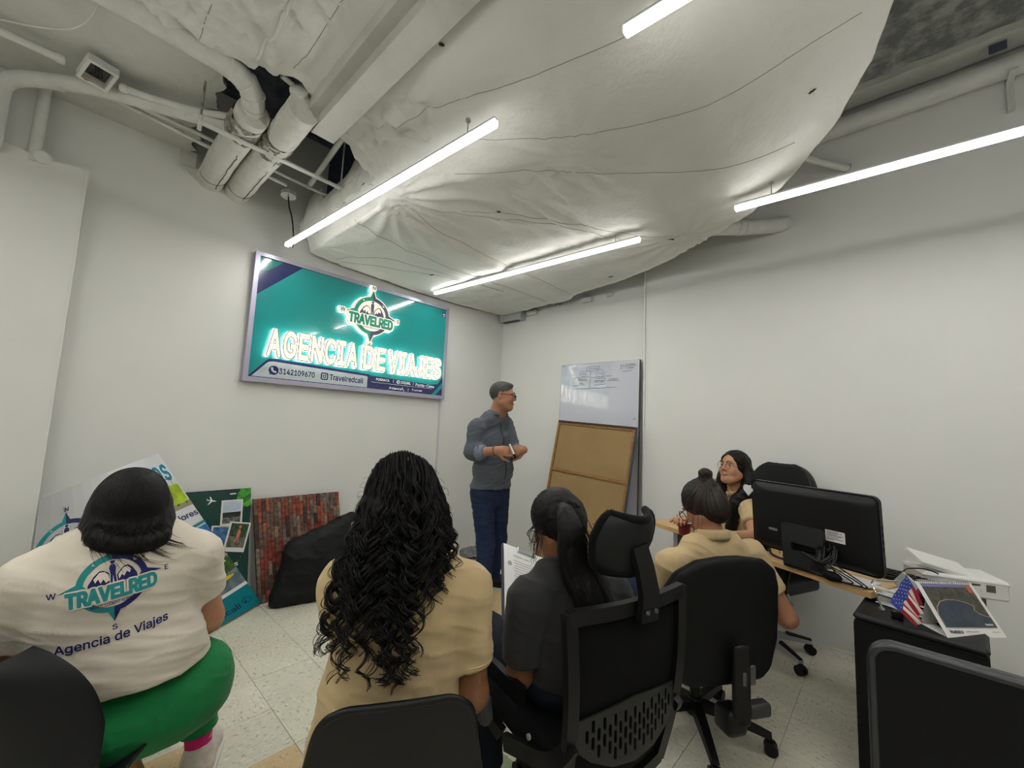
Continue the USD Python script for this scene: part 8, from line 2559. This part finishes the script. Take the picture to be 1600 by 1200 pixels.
BAGM = mat('bag_black', (0.007, 0.0078, 0.0082), 0.6, 0.22, bump=(26.0, 0.004))
t = thing('cloth_bag', 'large black soft bag slumped on the floor against the brick panel', 'bag', (0.3, -2.2, 0))
S = Sd()
P0 = [np.array(p) for p in ((0.2400, -2.5459, 0.0748), (0.2200, -2.4355, 0.4249), (0.2200, -2.1256, 0.5118), (0.2000, -1.9458, 0.5665), (0.3400, -1.6954, 0.0538))]
S.rc((0.24, -2.50, 0.05), (0.24, -2.42, 0.40), 0.05, 0.05, 0.06)
S.rc((0.26, -2.44, 0.06), (0.30, -2.0, 0.08), 0.07, 0.10, 0.08)
S.rc((0.24, -2.40, 0.38), (0.24, -2.06, 0.50), 0.055, 0.06, 0.08)
S.el((0.27, -2.18, 0.26), (0.13, 0.30, 0.26), (1, 0, 0), UPZ, 0.08)
S.rc((0.22, -2.10, 0.50), (0.20, -1.96, 0.56), 0.055, 0.035, 0.05)
S.rc((0.24, -2.52, 0.02), (0.25, -2.40, 0.03), 0.022, 0.04, 0.04)
S.cut((0, 0, 0.004), -UPZ, 0.01)
S.cut((0.155, 0, 0.0), unit(V3(-1, 0, -0.12)), 0.01)
S.add(folds(0.022, 1.0, (8, 5, 7), 85, 1.6))
part(t, 'bag_body', S.mesh(0.009), BAGM, True)
part(t, 'draw_cord', tube(spline([(0.24, -2.13, 0.545), (0.245, -2.10, 0.585), (0.24, -2.06, 0.575), (0.24, -2.03, 0.555)], 16), 0.005, 7), BAGM, True)

t = thing('crumpled_sheet', 'crumpled grey plastic sheet on the floor in the corner behind the man', 'plastic sheet', (0.35, -0.45, 0))
U, Vv = np.meshgrid(np.linspace(0.05, 0.62, 70), np.linspace(-0.80, -0.13, 80), indexing='ij')
f1 = fbm(np.c_[U.ravel() * 9, Vv.ravel() * 9, U.ravel() * 0], 4, 91)
f2 = fbm(np.c_[U.ravel() * 5 + 7, Vv.ravel() * 12, U.ravel() * 0], 3, 92)
ctr_ = np.hypot((U.ravel() - 0.33) / 0.27, (Vv.ravel() + 0.46) / 0.32)
hz = (0.075 * (1 - np.abs(f1)) ** 3 + 0.03 * (1 - np.abs(f2)) ** 4) * np.clip(1.15 - ctr_, 0, 1) ** 0.6 + 0.004
ang_ = np.arctan2(Vv.ravel() + 0.46, U.ravel() - 0.33)
lim = 0.92 + 0.16 * np.sin(ang_ * 3 + 1) + 0.08 * np.sin(ang_ * 7)
inn = (ctr_ < lim).reshape(U.shape)
ii = np.arange(U.size).reshape(U.shape)
cellok = inn[:-1, :-1] & inn[1:, :-1] & inn[1:, 1:] & inn[:-1, 1:]
qf = np.stack([ii[:-1, :-1], ii[1:, :-1], ii[1:, 1:], ii[:-1, 1:]], -1)[cellok]
shv = np.c_[U.ravel(), Vv.ravel(), hz]
tm_ = trimesh.Trimesh(shv, np.vstack([qf[:, [0, 1, 2]], qf[:, [0, 2, 3]]]), process=False)
tm_.remove_unreferenced_vertices()
part(t, 'sheet', tm_, mat('plastic_grey', srgb(112, 114, 116), 0.35, 0.5, var=(14.0, srgb(84, 86, 88), 0.4, 0.6)), True)
